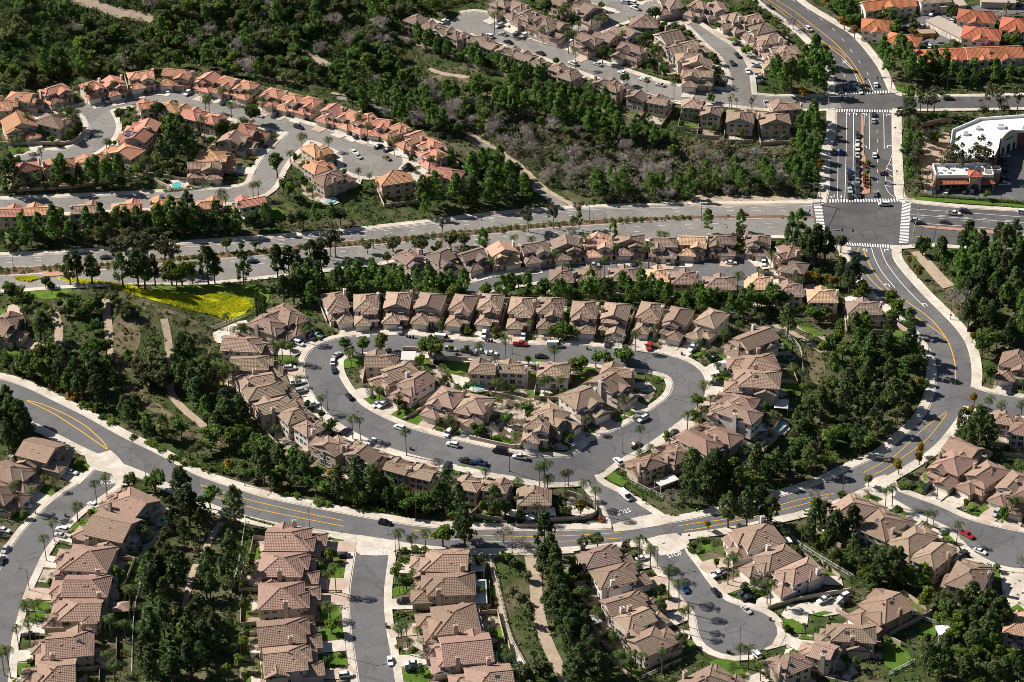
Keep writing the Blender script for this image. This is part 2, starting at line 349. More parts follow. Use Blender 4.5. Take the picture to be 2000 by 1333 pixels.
def ring_loft(mb, rings, m):
    n = len(rings[0]); i0 = len(mb.v)
    for r_ in rings: mb.v.extend(r_)
    for a in range(len(rings) - 1):
        for k in range(n):
            k2 = (k + 1) % n; mb.f.append((i0 + a * n + k, i0 + a * n + k2, i0 + (a + 1) * n + k2, i0 + (a + 1) * n + k)); mb.m.append(m)
    mb.f.append(tuple(i0 + (len(rings) - 1) * n + k for k in range(n))); mb.m.append(m); mb.f.append(tuple(i0 + n - 1 - k for k in range(n))); mb.m.append(m)
# ================================================================== roads
ROADS = []
def road(edgeL, edgeR, material='asphalt', walk=2.3, name='road', gutter=0.45, walks=(1, 1)):
    """edgeL / edgeR: the two kerb lines, as seen in the photograph"""
    L = smooth(G(edgeL), 3); Q = smooth(G(edgeR), 3); n = max(len(L), len(Q))
    L = resample(L, n); Q = resample(Q, n)
    ROADS.append(dict(L=L, R=Q, c=(L + Q) / 2, hw=np.linalg.norm(L - Q, axis=1) / 2, mat=material, walk=walk, name=name, gutter=gutter, walks=walks, res=False))
    return ROADS[-1]
def street(center, width, material='asphalt', walk=2.3, name='road', bulb=None, walks=(1, 1)):
    c = resample(smooth(G(center), 3), step=3.0); nn = normals(c); w = np.full(len(c), width / 2.0)
    if bulb:
        s = np.r_[0, np.cumsum(np.linalg.norm(np.diff(c, axis=0), axis=1))]; e = s[-1] - s
        if bulb > 0: pass
        rr = abs(bulb)
        ctr = rr * 0.95
        x = np.clip(ctr - e, -rr * 1.4, rr)
        circ = np.sqrt(np.maximum(rr * rr - x * x, 0.02))
        t = np.clip((e - ctr) / (rr * 1.4), 0, 1); t = t * t * (3 - 2 * t)
        w = np.where(e < ctr, circ, rr * (1 - t) + width / 2 * t)
    ROADS.append(dict(L=c + nn * w[:, None], R=c - nn * w[:, None], c=c, hw=w, mat=material, walk=walk, name=name, gutter=0.45, walks=walks, res=True))
    return ROADS[-1]

north_way = road([(-40, 503), (40, 500), (100, 497), (207, 491), (367, 478), (600, 462), (700, 452), (867, 433), (933, 425), (1050, 414), (1150, 408), (1333, 402), (1500, 400), (1592, 400)],
     [(-40, 524), (40, 522), (100, 519), (187, 515), (350, 501), (500, 488), (600, 478), (700, 470), (867, 455), (933, 448), (1050, 437), (1133, 431), (1333, 424), (1500, 422), (1592, 423)], 'asphalt_old', 2.6, 'boulevard')
south_way = road([(-40, 540), (60, 537), (187, 529), (350, 513), (500, 502), (600, 490), (700, 483), (867, 467), (950, 460), (1050, 449), (1133, 443), (1333, 431), (1500, 428), (1592, 428)],
     [(-40, 566), (60, 563), (187, 556), (333, 553), (467, 545), (600, 530), (700, 518), (833, 500), (1000, 485), (1133, 475), (1333, 464), (1500, 460), (1600, 462)], 'asphalt_old', 2.4, 'boulevard')
cross1 = road([(1586, 399), (1620, 393), (1690, 392), (1763, 393), (1792, 399)], [(1594, 458), (1612, 462), (1640, 482), (1760, 480), (1796, 476)], 'asphalt_dark', 2.6, 'road')
east_way = road([(1780, 398), (1850, 405), (1900, 409), (2000, 415), (2070, 421)], [(1776, 474), (1850, 478), (1950, 485), (2070, 494)], 'asphalt_dark', 2.6, 'boulevard')
ns_way = road([(1634, 213), (1633, 264), (1622, 305), (1621, 365), (1614, 397)], [(1741, 213), (1742, 297), (1745, 357), (1747, 382), (1760, 397)], 'asphalt_dark', 4.0, 'road')
cross2 = road([(1632, 184), (1690, 181), (1737, 181), (1758, 190)], [(1630, 216), (1690, 216), (1745, 216), (1758, 211)], 'asphalt_dark', 2.6, 'road')
north_road = road([(1465, -14), (1490, 6), (1533, 37), (1573, 67), (1606, 107), (1628, 147), (1634, 187)], [(1540, -14), (1566, 10), (1626, 47), (1666, 73), (1710, 127), (1728, 163), (1738, 187)], 'asphalt_dark', 3.4, 'road')
west_leg = street([(1640, 200), (1560, 202), (1490, 200), (1423, 191), (1333, 184)], 11.5, 'asphalt_old')
east_leg = road([(1752, 187), (1800, 191), (1900, 190), (2070, 186)], [(1752, 213), (1800, 213), (1900, 212), (2070, 209)], 'asphalt_dark', 2.2)
north_st = road([(1333, 44), (1348, 52), (1383, 87), (1411, 113), (1428, 147), (1428, 186)], [(1340, 34), (1358, 44), (1400, 73), (1436, 97), (1460, 133), (1468, 186)], 'asphalt_old', 2.3); north_st['res'] = True
north_st2 = street([(1337, 42), (1290, 28), (1220, 14), (1150, -6)], 11, 'asphalt_old')
tan_st = street([(1345, 186)] + T('A2', [(1850, 525), (1650, 458), (1450, 388), (1250, 315), (1050, 255), (880, 200), (780, 150), (668, 105)]), 11, 'asphalt_old', bulb=12.5)
side_st = street(T('A2', [(1240, 285), (1350, 218), (1480, 160), (1600, 118), (1700, 80), (1790, 50), (1900, 20)]), 9.5, 'asphalt_old')
side_st2 = street(T('A2', [(1790, 95), (1720, 55), (1600, 22), (1480, -10)]), 10, 'asphalt_old')
pink_st = street(T('A1', [(470, 665), (600, 622), (750, 588), (900, 566), (1050, 575), (1200, 608), (1380, 655), (1550, 703), (1750, 760), (1900, 802)]) + T('A2', [(0, 845), (90, 890), (190, 955), (285, 1015)]), 11, 'asphalt_old', bulb=13)
pink_st2 = street(T('A1', [(560, 650), (595, 715), (600, 770), (560, 830), (480, 885), (380, 918), (260, 925), (120, 960)]), 11.5, 'asphalt_old', bulb=0)
pink_st3 = street(T('A1', [(1780, 775), (1700, 850), (1620, 930), (1570, 1010), (1535, 1085), (1450, 1130), (1280, 1152), (1050, 1165), (800, 1182), (600, 1190), (300, 1205), (-60, 1220)]), 10.5, 'asphalt_old')
loop = street([(1140, 918), (1060, 917), (980, 903), (930, 892), (824, 868), (750, 843), (684, 808), (648, 770), (627, 728), (630, 698), (658, 680), (720, 672), (800, 673), (900, 683), (1000, 689), (1080, 692), (1133, 693), (1233, 702), (1290, 710), (1330, 724), (1347, 748), (1338, 780), (1300, 812), (1250, 846), (1190, 877), (1142, 912)], 12.0, 'asphalt')
stem = road([(1108, 921), (1135, 934), (1160, 960), (1180, 990), (1192, 1018), (1196, 1030)], [(1160, 916), (1162, 936), (1180, 950), (1218, 968), (1262, 996), (1290, 1014)], 'asphalt', 2.3)
upper_st = street([(905, 572), (960, 556), (1010, 545), (1070, 535), (1130, 529), (1200, 527), (1300, 527), (1380, 530), (1478, 533)], 10, 'asphalt', bulb=12.5)
collector = road([(-60, 732), (0, 742), (50, 758), (100, 782), (167, 815), (233, 852), (313, 891), (383, 929), (467, 958), (533, 977), (667, 1004), (767, 1022), (833, 1031), (933, 1036), (1050, 1038), (1167, 1036), (1260, 1030), (1332, 1020), (1400, 1005), (1523, 972), (1600, 947), (1666, 916), (1726, 889), (1755, 864), (1800, 822), (1822, 782), (1830, 740), (1826, 705), (1808, 668), (1785, 640), (1745, 605), (1700, 565), (1668, 522), (1653, 480)],
     [(-60, 788), (0, 798), (60, 822), (100, 842), (187, 885), (290, 926), (350, 955), (417, 986), (483, 1008), (553, 1024), (667, 1041), (767, 1057), (867, 1069), (1000, 1072), (1067, 1071), (1187, 1062), (1332, 1043), (1433, 1028), (1520, 1009), (1566, 998), (1640, 974), (1716, 939), (1786, 899), (1823, 872), (1853, 838), (1880, 798), (1894, 762), (1897, 722), (1888, 678), (1868, 645), (1833, 608), (1800, 575), (1762, 532), (1743, 505), (1741, 480)], 'asphalt', 3.6, 'road')
west_st = street(T('C1', [(660, 90), (580, 170), (500, 225), (375, 315), (255, 435), (160, 560), (100, 680), (45, 800), (0, 950), (-40, 1110), (-60, 1350)]), 11.5, 'asphalt')
mid_st = street(T('C2', [(190, 500), (180, 580), (165, 680), (150, 800), (150, 920), (165, 1060), (190, 1200), (215, 1370)]), 11.2, 'asphalt')
bulb_st = street([(1296, 1058), (1310, 1088), (1330, 1114), (1352, 1146), (1385, 1184), (1437, 1230), (1489, 1270)], 11.5, 'asphalt', bulb=13.0)
right_st = road([(1715, 935), (1750, 959), (1833, 990), (1900, 1019), (2000, 1042), (2060, 1050)], [(1690, 952), (1740, 972), (1800, 1006), (1856, 1032), (1880, 1056), (1902, 1078), (1933, 1096), (1966, 1108), (2000, 1111), (2060, 1112)], 'asphalt', 2.3); right_st['res'] = True
far_st = road([(1895, 757), (1943, 771), (2060, 787)], [(1882, 793), (1940, 803), (2060, 824)], 'asphalt', 2.3); far_st['res'] = True

for k, r in enumerate(ROADS):
    r['poly'] = np.vstack([r['L'], r['R'][::-1]]); m = blank()
    for i in range(len(r['L']) - 1): fill(m, [r['L'][i], r['L'][i + 1], r['R'][i + 1], r['R'][i]])
    r['mask'] = m; ROADM |= m
SNAPM = ROADM.copy()
for k, r in enumerate(ROADS):
    others = blank()
    for q in ROADS:
        if q is not r: others |= q['mask']
    struct(ribbon(r['name'], r['L'], r['R'], 0.10 + 0.004 * k, MT[r['mat']]))
    for side, E in (('L', r['L']), ('R', r['R'])):
        sg = 1 if side == 'L' else -1
        N = normals(E) * sg
        # keep the offset pointing away from the centre line
        if ((E - r['c']) * N).sum() < 0: N = -N
        off = [0, r['gutter'], r['gutter'] + 0.02, r['gutter'] + r['walk'], r['gutter'] + r['walk'] + 0.05]; zz = [0.105, 0.095, 0.25, 0.26, 0.0]
        n = len(E); V = []; F = []
        for i in range(n):
            for o_, z_ in zip(off, zz):
                p = E[i] + N[i] * o_; V.append((p[0], p[1], float(hgt(*p)) + z_ + 0.002 * k))
        for i in range(n - 1):
            mid = (E[i] + E[i + 1]) / 2 + (N[i] + N[i + 1]) / 2 * (r['gutter'] + 0.8)
            mid2 = (E[i] + E[i + 1]) / 2 + (N[i] + N[i + 1]) / 2 * (r['gutter'] + r['walk'] * 0.9)
            if at(others, *mid) or at(r['mask'], *mid) or at(others, *mid2): continue
            if np.linalg.norm((E[i + 1] + N[i + 1] * 2) - (E[i] + N[i] * 2)) < 0.15: continue
            for q in range(4):
                a = i * 5 + q; F.append((a, a + 1, a + 6, a + 5))
            fill(BUILTM, [E[i], E[i + 1], E[i + 1] + N[i + 1] * off[3], E[i] + N[i] * off[3]])
        if not F: continue
        me = bpy.data.meshes.new('pavement'); me.from_pydata(V, [], F); me.materials.append(MT['concrete'])
        if sum(p.normal.z for p in me.polygons) < 0: me.flip_normals()
        bad = [q for q, p in enumerate(me.polygons) if p.normal.z < -0.08 or p.area > 14]
        if bad:
            keepf = [f for q, f in enumerate([tuple(p.vertices) for p in me.polygons]) if q not in set(bad)]; me = bpy.data.meshes.new('pavement'); me.from_pydata(V, [], keepf); me.materials.append(MT['concrete'])
        struct(link('pavement', me))

# ------------------------------------------------------------------ medians, islands, aprons
def zone(name, px, dz, m, sm=True, step=5.0, built=None):
    P = G(px)
    if sm: P = smooth(P, 3, closed=True)
    o = struct(sheet(name, P, dz, MT[m], step))
    if built is not None: fill(built, P)
    return o
b1 = resample(north_way['R'], 120); b2 = resample(south_way['L'], 120)
struct(ribbon('median', b1 + (b2 - b1) * 0.06, b1 + (b2 - b1) * 0.94, 0.32, MT['median_soil']))
struct(ribbon('median_kerb', b1 - (b2 - b1) * 0.02, b1 + (b2 - b1) * 0.08, 0.16, MT['concrete'], dzR=0.36))
struct(ribbon('median_kerb', b1 + (b2 - b1) * 0.92, b1 + (b2 - b1) * 1.02, 0.36, MT['concrete'], dzR=0.16))
zone('brick_median', T('B1', [(250, 262), (330, 252), (560, 236), (560, 246), (340, 290), (250, 290)]), 0.38, 'brick', False)
zone('brick_median', [(1792, 441), (1850, 445), (1920, 450), (2060, 462), (2060, 468), (1920, 456.5), (1850, 450), (1792, 445)], 0.30, 'brick', False)
zone('brick_median', [(1682, 222), (1686.5, 222), (1687, 300), (1694, 318), (1699, 345), (1700, 378), (1696, 383), (1684, 383), (1682, 376), (1681, 300)], 0.34, 'brick', False)
zone('planting_bed', [(1685, 317), (1692, 316), (1697, 345), (1696, 368), (1686, 368)], 0.42, 'soil', False)
zone('road', [(1085, 900), (1140, 893), (1190, 884), (1180, 925), (1150, 940), (1108, 930)], 0.092, 'asphalt')
# concrete cross gutters where the side streets meet the through road
for px in ([(190, 888), (215, 880), (240, 905), (268, 945), (222, 950), (210, 925), (180, 918), (165, 890)],
           [(672, 1044), (740, 1052), (800, 1064), (780, 1078), (762, 1086), (694, 1084), (686, 1066), (668, 1058)],
           [(1196, 1026), (1240, 1012), (1285, 1004), (1312, 1008), (1316, 1021), (1250, 1034), (1196, 1040)],
           [(1262, 1054), (1330, 1042), (1340, 1062), (1335, 1076), (1290, 1088), (1280, 1070)],
           [(1688, 948), (1728, 928), (1756, 946), (1744, 974), (1716, 972)]):
    zone('concrete_apron', px, 0.24, 'concrete', built=BUILTM)
# trails
def trail(px, w, m, dz=0.14, name='path'):
    c = resample(smooth(G(px), 3), step=3); nn = normals(c)
    o = struct(ribbon(name, c + nn * w / 2, c - nn * w / 2, dz, MT[m])); 
    for i in range(len(c) - 1): fill(BAREM, [c[i] + nn[i] * w / 2, c[i + 1] + nn[i + 1] * w / 2, c[i + 1] - nn[i + 1] * w / 2, c[i] - nn[i] * w / 2])
    return o
tr = [(910, 268), (957, 292), (987, 312), (1017, 336), (1037, 358), (1067, 382), (1107, 410)]
trail(tr, 4.4, 'asphalt_old')
trail([(912, 260), (962, 286), (993, 308), (1025, 332), (1050, 358), (1080, 380), (1120, 402)], 2.6, 'path', 0.17)
trail(T('A2', [(-30, 575), (100, 592), (215, 625), (300, 650)]), 4, 'asphalt_old'); trail(T('A2', [(-60, 548), (120, 572), (220, 605)]), 2.2, 'path', 0.17)
trail(T('A1', [(420, -12), (500, 12), (600, 45), (690, 78), (800, 97), (910, 118)]), 7, 'path')
trail(T('A1', [(1790, 290), (1830, 330), (1890, 368), (1998, 420)]), 4.5, 'path')
trail(T('A2', [(510, 405), (580, 430), (660, 445), (750, 455)]), 3, 'path')
trail(T('C2', [(1105, 580), (1118, 650), (1135, 730), (1150, 900), (1185, 1050), (1240, 1180), (1290, 1280), (1330, 1380)]), 4.2, 'path')
trail(T('B1', [(622, 415), (625, 500), (637, 600), (640, 780)]), 3.2, 'path')
trail(T('B1', [(322, 500), (345, 600), (338, 680)]), 3.4, 'path')
trail(T('B1', [(960, 535), (980, 620), (992, 720), (1010, 830), (1000, 900), (1000, 970), (1070, 1060), (1130, 1110), (1200, 1170)]), 3.0, 'path')
trail(T('B3', [(530, 565), (620, 605), (700, 650), (770, 690), (830, 735)]), 3.0, 'path')
trail(T('B3', [(650, 572), (750, 615), (850, 660)]), 2.4, 'path')
trail(T('B3', [(1370, 140), (1430, 210), (1500, 290), (1560, 350)]), 5, 'path')
trail(T('C1', [(1300, 395), (1240, 480), (1195, 580)]), 2.6, 'path'); trail(T('C1', [(1150, 640), (1120, 720), (1080, 900)]), 2.2, 'path')
trail(T('C2', [(870, 600), (900, 720), (930, 860), (980, 1060), (1060, 1230)]), 2.2, 'path')
# open ground
zone('yellow_field', T('B1', [(320, 292), (480, 305), (640, 322), (760, 335), (900, 370), (1000, 392), (1150, 400), (1300, 385), (1440, 420), (1480, 460), (1420, 510), (1330, 545), (1250, 510), (1100, 480), (950, 440), (800, 400), (640, 340), (420, 322)]), 0.10, 'flower_ground', built=BAREM)
zone('meadow', T('B1', [(880, 345), (1150, 340), (1400, 335), (1560, 345), (1585, 390), (1560, 450), (1490, 470), (1440, 420), (1300, 388), (1150, 402), (1000, 395)]), 0.06, 'meadow', built=BAREM)
zone('meadow', T('B1', [(100, 296), (210, 292), (310, 300), (420, 345), (400, 400), (250, 420), (150, 380)]), 0.06, 'meadow', built=BAREM)
zone('dry_slope', T('B1', [(700, 500), (790, 560), (830, 640), (800, 720), (760, 800), (700, 900), (680, 780), (650, 640), (670, 540)]), 0.05, 'dry_slope')
zone('dry_slope', T('B1', [(720, 920), (850, 960), (950, 1050), (1030, 1110), (990, 1130), (860, 1060), (740, 1000)]), 0.05, 'dry_slope')
zone('dry_slope', T('B1', [(830, 430), (960, 470), (1100, 520), (1180, 560), (1080, 580), (960, 520), (850, 490)]), 0.05, 'dry_slope')
zone('dry_slope', T('A2', [(540, 440), (740, 460), (900, 540), (1080, 590), (1120, 660), (960, 640), (820, 560), (640, 500)]), 0.05, 'dry_slope')
zone('dry_slope', T('B3', [(720, 700), (800, 740), (840, 830), (800, 940), (740, 860), (690, 740)]), 0.05, 'dry_slope')
zone('dry_slope', [(1797, 258), (1832, 250), (1857, 260), (1849, 310), (1840, 322), (1828, 323), (1820, 372), (1806, 378), (1797, 330), (1793, 300)], 0.06, 'path', False, built=BAREM)
zone('dry_slope', T('A3', [(300, 790), (430, 800), (600, 830), (600, 860), (420, 840), (300, 815)]), 0.06, 'dry_slope', False)
# parking yards
zone('car_park', T('A3', [(1500, 1085), (1860, 1085), (1860, 840), (2080, 810), (2080, 1190), (1860, 1170), (1480, 1165), (1420, 1140), (1420, 1110)]), 0.10, 'asphalt', False, built=BUILTM)
zone('car_park', T('A3', [(1265, 140), (1330, 115), (1480, 60), (1640, 40), (2080, 20), (2080, 60), (1900, 90), (1680, 130), (1660, 240), (1560, 250), (1500, 280), (1330, 240), (1270, 190)]), 0.10, 'asphalt', False, built=BUILTM)
zone('planting_strip', T('A3', [(1310, 1165), (1390, 1150), (1640, 1170), (2080, 1200), (2080, 1226), (1800, 1205), (1500, 1185), (1330, 1185)]), 0.20, 'lawn', False, built=BAREM)
zone('lawn', T('A3', [(1495, 430), (1560, 420), (1700, 435), (1800, 430), (1800, 445), (1680, 455), (1560, 455)]), 0.12, 'lawn', False)
zone('lawn', T('A3', [(1230, 490), (1270, 520), (1360, 520), (1450, 552), (1400, 556), (1290, 550), (1240, 530)]), 0.12, 'lawn', False)
zone('lawn', T('A3', [(1125, 355), (1150, 365), (1220, 470), (1215, 490), (1180, 440)]), 0.12, 'lawn', False)
zone('lawn', T('A3', [(310, 765), (440, 765), (620, 762), (620, 785), (450, 790), (320, 780)]), 0.14, 'lawn', False)
zone('lawn', T('A2', [(1290, 270), (1400, 290), (1500, 330), (1530, 365), (1440, 350), (1300, 295)]), 0.12, 'lawn')
zone('lawn', T('A3', [(90, 520), (270, 500), (272, 540), (130, 542)]), 0.12, 'lawn', False)

# ------------------------------------------------------------------ painted markings
def marking(px, w, m='white_paint', dz=0.24, dash=None, name='road_marking'):
    c = resample(smooth(G(px), 2.0), step=1.0 if dash else 2.0); nn = normals(c); d = np.r_[0, np.cumsum(np.linalg.norm(np.diff(c, axis=0), axis=1))]
    skip = None
    if dash: skip = [((d[i] % (dash[0] + dash[1])) > dash[0]) for i in range(len(c) - 1)]
    return struct(ribbon(name, c + nn * w / 2, c - nn * w / 2, dz, MT[m], skip))
Y = 'yellow_paint'
marking(T('B1', [(152, 1014), (300, 1085), (430, 1165), (560, 1255), (632, 1306)]), 0.40, Y); marking(T('B1', [(152, 1014), (230, 1032), (360, 1085), (480, 1150), (560, 1215), (610, 1265), (632, 1306)]), 0.40, Y)
marking(T('C1', [(1170, 178), (1400, 250), (1600, 300), (1800, 345), (2000, 385)]) + T('C2', [(10, 387)]), 0.32, Y)
marking(T('C1', [(1230, 240), (1430, 300), (1600, 340), (1800, 380), (2000, 418)]) + T('C2', [(18, 422)]), 0.32, Y)
marking(T('C2', [(400, 442), (600, 462), (830, 474), (1000, 480), (1250, 479), (1450, 470), (1630, 459)]), 0.30, Y); marking(T('C2', [(450, 478), (620, 496), (830, 508), (1000, 513), (1250, 510), (1450, 503), (1650, 489)]), 0.30, Y)
marking(T('C2', [(1975, 420), (2100, 398)]) + T('C3', [(250, 380), (400, 340), (545, 303), (700, 262), (890, 228)]), 0.30, Y); marking(T('C2', [(2010, 446)]) + T('C3', [(150, 425), (400, 370), (690, 297), (850, 250)]), 0.30, Y)
marking(T('C3', [(1060, 108), (1170, 50), (1250, 5)]) + T('B3', [(1350, 1240), (1440, 1160), (1550, 1080)]), 0.30, Y); marking(T('C3', [(1115, 122), (1210, 72)]) + T('B3', [(1400, 1270), (1470, 1200), (1550, 1093)]), 0.30, Y)
marking(T('B3', [(1597, 920), (1600, 850), (1592, 780), (1565, 690), (1520, 615), (1450, 535), (1350, 460), (1230, 385), (1150, 305), (1095, 215), (1060, 130)]), 0.42, Y)
marking(T('B3', [(1540, 650), (1500, 615), (1360, 520), (1220, 405), (1130, 335), (1050, 240), (1020, 170), (1040, 110)]), 0.36, Y)
marking(T('B3', [(1105, 112), (1125, 180), (1170, 265), (1245, 355)]), 0.25); marking(T('B3', [(1160, 120), (1190, 200), (1260, 300), (1340, 390), (1420, 470)]), 0.25)
marking(T('A3', [(470, -14), (560, 40), (700, 145), (850, 270), (950, 350), (1020, 440), (1070, 540)]), 0.34, Y); marking(T('A3', [(520, -14), (640, 60), (760, 150), (880, 245), (980, 350), (1045, 450), (1080, 540)]), 0.34, Y)
marking(T('A3', [(470, 0), (580, 75), (720, 185), (830, 255), (920, 300), (960, 345)]), 0.30, Y)
marking(T('A3', [(935, 352), (1000, 420), (1035, 500)]), 0.25); marking(T('A3', [(1090, 470), (1118, 535)]), 0.25)
marking(T('A3', [(640, 0), (760, 80), (880, 170), (980, 290), (1060, 400), (1110, 470)]), 0.22, dash=(3, 9)); marking(T('A3', [(840, 290), (900, 370), (950, 450), (980, 520)]), 0.22, dash=(3, 6))
marking([(1653, 222), (1652.5, 300), (1650, 392)], 0.22); marking([(1667, 222), (1666.5, 300), (1665.5, 392)], 0.22)
marking([(1637, 293), (1636, 392)], 0.22); marking([(1697.5, 222), (1698, 293)], 0.25); marking([(1726, 222), (1727, 292)], 0.25)
marking([(1713, 222), (1713, 243)], 0.22); marking([(1713, 255), (1714, 330), (1715.5, 392)], 0.2, dash=(3, 6)); marking([(1688, 224), (1687.5, 248)], 0.2)
marking([(1742, 304), (1738, 317), (1731, 331), (1729, 348), (1730, 367), (1738, 380), (1748, 387)], 0.2)
for a, b in (((1737, 321), (1743, 325)), ((1732, 330), (1743, 336)), ((1734, 342), (1744, 347)), ((1730, 352), (1744, 358)), ((1731, 363), (1741, 367))): marking([a, b], 0.25)
for yy in (0, 1):
    marking(T('A3', [(1340, 1228 + 34 * yy), (1600, 1246 + 34 * yy), (2000, 1276 + 34 * yy)]), 0.2)
marking([(1790, 437), (1850, 441), (1920, 446), (2060, 458)], 0.2); marking([(1790, 419), (1900, 427), (2060, 439)], 0.2, dash=(3, 6)); marking([(1790, 463), (1900, 470), (2060, 481)], 0.2, dash=(3, 6)); marking([(1790, 425), (1900, 433), (2060, 445)], 0.2, dash=(3, 6))
for o_ in (6, 12): marking([(-40, 503 + o_ * 1.2), (100, 497 + o_), (207, 491 + o_), (367, 478 + o_), (600, 463 + o_ * .8), (867, 433 + o_), (1050, 414 + o_), (1333, 402 + o_), (1580, 400 + o_)], 0.18, dash=(3, 8))
for o_ in (8, 17): marking([(187, 529 + o_), (350, 514 + o_), (600, 491 + o_), (867, 468 + o_), (1050, 450 + o_), (1333, 432 + o_), (1580, 429 + o_)], 0.18, dash=(3, 8))
marking([(-40, 505.5), (207, 493.5), (600, 465), (867, 436), (1150, 411), (1500, 403), (1586, 403)], 0.15)
def crosswalk(a, b, c, d, n, fillr=0.5):
    """ladder crossing: a->b one side, d->c the other"""
    A, B, Cc, D = G([a, b, c, d]); mb = MB()
    for i in range(n):
        t0 = i / n; t1 = t0 + fillr / n
        P = [A + (B - A) * t0, A + (B - A) * t1, D + (Cc - D) * t1, D + (Cc - D) * t0]
        mb.face([(p[0], p[1], float(hgt(*p)) + 0.25) for p in P])
    o = mb.obj('road_marking', MT['white_paint']);
    if o.data.polygons[0].normal.z < 0: o.data.flip_normals()
    return struct(o)
crosswalk((1634, 181), (1739, 178), (1740, 183), (1635, 186), 20); crosswalk((1624, 214.5), (1747, 216), (1747, 221), (1623, 219.5), 25)
crosswalk((1620, 391), (1760, 389), (1763, 395), (1620, 397), 26); crosswalk((1633, 474), (1748, 480), (1748, 486), (1636, 480), 23)
crosswalk((1589, 401), (1598, 458), (1613, 458), (1605, 401), 20, 0.55); crosswalk((1762, 396), (1756, 478), (1774, 476), (1779, 399), 28, 0.55)
marking([(1600, 401), (1615, 396)], 0.35); marking([(1782, 398), (1770, 394)], 0.3)
def arrow(p, toward, kind='turn', L=2.8, dz=0.25, flip=1):
    P = G([p])[0]; Q = G([toward])[0]; d = (Q - P) / np.linalg.norm(Q - P); s = np.array([d[1], -d[0]]) * flip; mb = MB()
    def F(pts): mb.face([(P[0] + d[0] * a + s[0] * b, P[1] + d[1] * a + s[1] * b, float(hgt(*P)) + dz) for a, b in pts])
    if kind == 'turn':
        F([(-L / 2, -0.15), (L * .2, -0.15), (L * .2, 0.15), (-L / 2, 0.15)]); F([(L * .2, -0.15), (L * .32, 0.0), (L * .32, 1.0), (L * .2, 1.0)]); F([(L * .26 - 0.6, 0.9), (L * .26 + 0.6, 0.9), (L * .26, 2.0)])
    else:
        F([(-L / 2, -0.15), (L * .1, -0.15), (L * .1, 0.15), (-L / 2, 0.15)]); F([(L * .1, -0.6), (L / 2, 0), (L * .1, 0.6)])
    o = mb.obj('road_marking', MT['white_paint'])
    for pl in o.data.polygons: pass
    struct(o)
for p, q, f in (((1659, 224), (1659, 200), -1), ((1673, 224), (1673, 200), -1), ((1692, 225), (1692, 200), -1), ((1732, 226), (1732, 200), 1), ((1692, 288), (1692, 260), -1), ((1733, 287), (1733, 260), 1),
                ((1693, 490), (1692, 470), -1), ((1728, 490), (1727, 470), 1), ((1736, 558), (1728, 540), -1), ((1809, 596), (1798, 582), -1), ((1652, 121), (1662, 135), 1)):
    arrow(p, q, 'turn', flip=f)
arrow((1643, 385), (1643, 400), 'through'); arrow((1629, 385), (1627, 400), 'turn', flip=1)
def stop_text(p, toward, size=2.6):
    cu = bpy.data.curves.new('stop_word', 'FONT'); cu.body = 'STOP'; cu.size = size; cu.align_x = 'CENTER'; cu.align_y = 'CENTER'
    tmp = bpy.data.objects.new('stop_word', cu); COL.objects.link(tmp); dg = bpy.context.evaluated_depsgraph_get()
    me = bpy.data.meshes.new_from_object(tmp.evaluated_get(dg)); bpy.data.objects.remove(tmp)
    me.materials.clear(); me.materials.append(MT['white_paint'])
    P = G([p])[0]; Q = G([toward])[0]; d = (Q - P) / np.linalg.norm(Q - P)
    o = struct(link('road_marking', me)); o.location = (P[0], P[1], float(hgt(*P)) + 0.30); o.rotation_euler = (0, 0, math.atan2(d[1], d[0]) - math.pi / 2); o.scale = (0.85, 1.3, 1)
stop_text(T('C2', [(222, 573)])[0], (735, 1050)); stop_text(T('C2', [(1650, 335)])[0], (1240, 1030)); stop_text(T('C3', [(-45, 590)])[0], (1300, 1060)); stop_text(T('C1', [(632, 165)])[0], (225, 915)); stop_text(T('A3', [(650, 195)])[0], (1480, 45), 2.2)
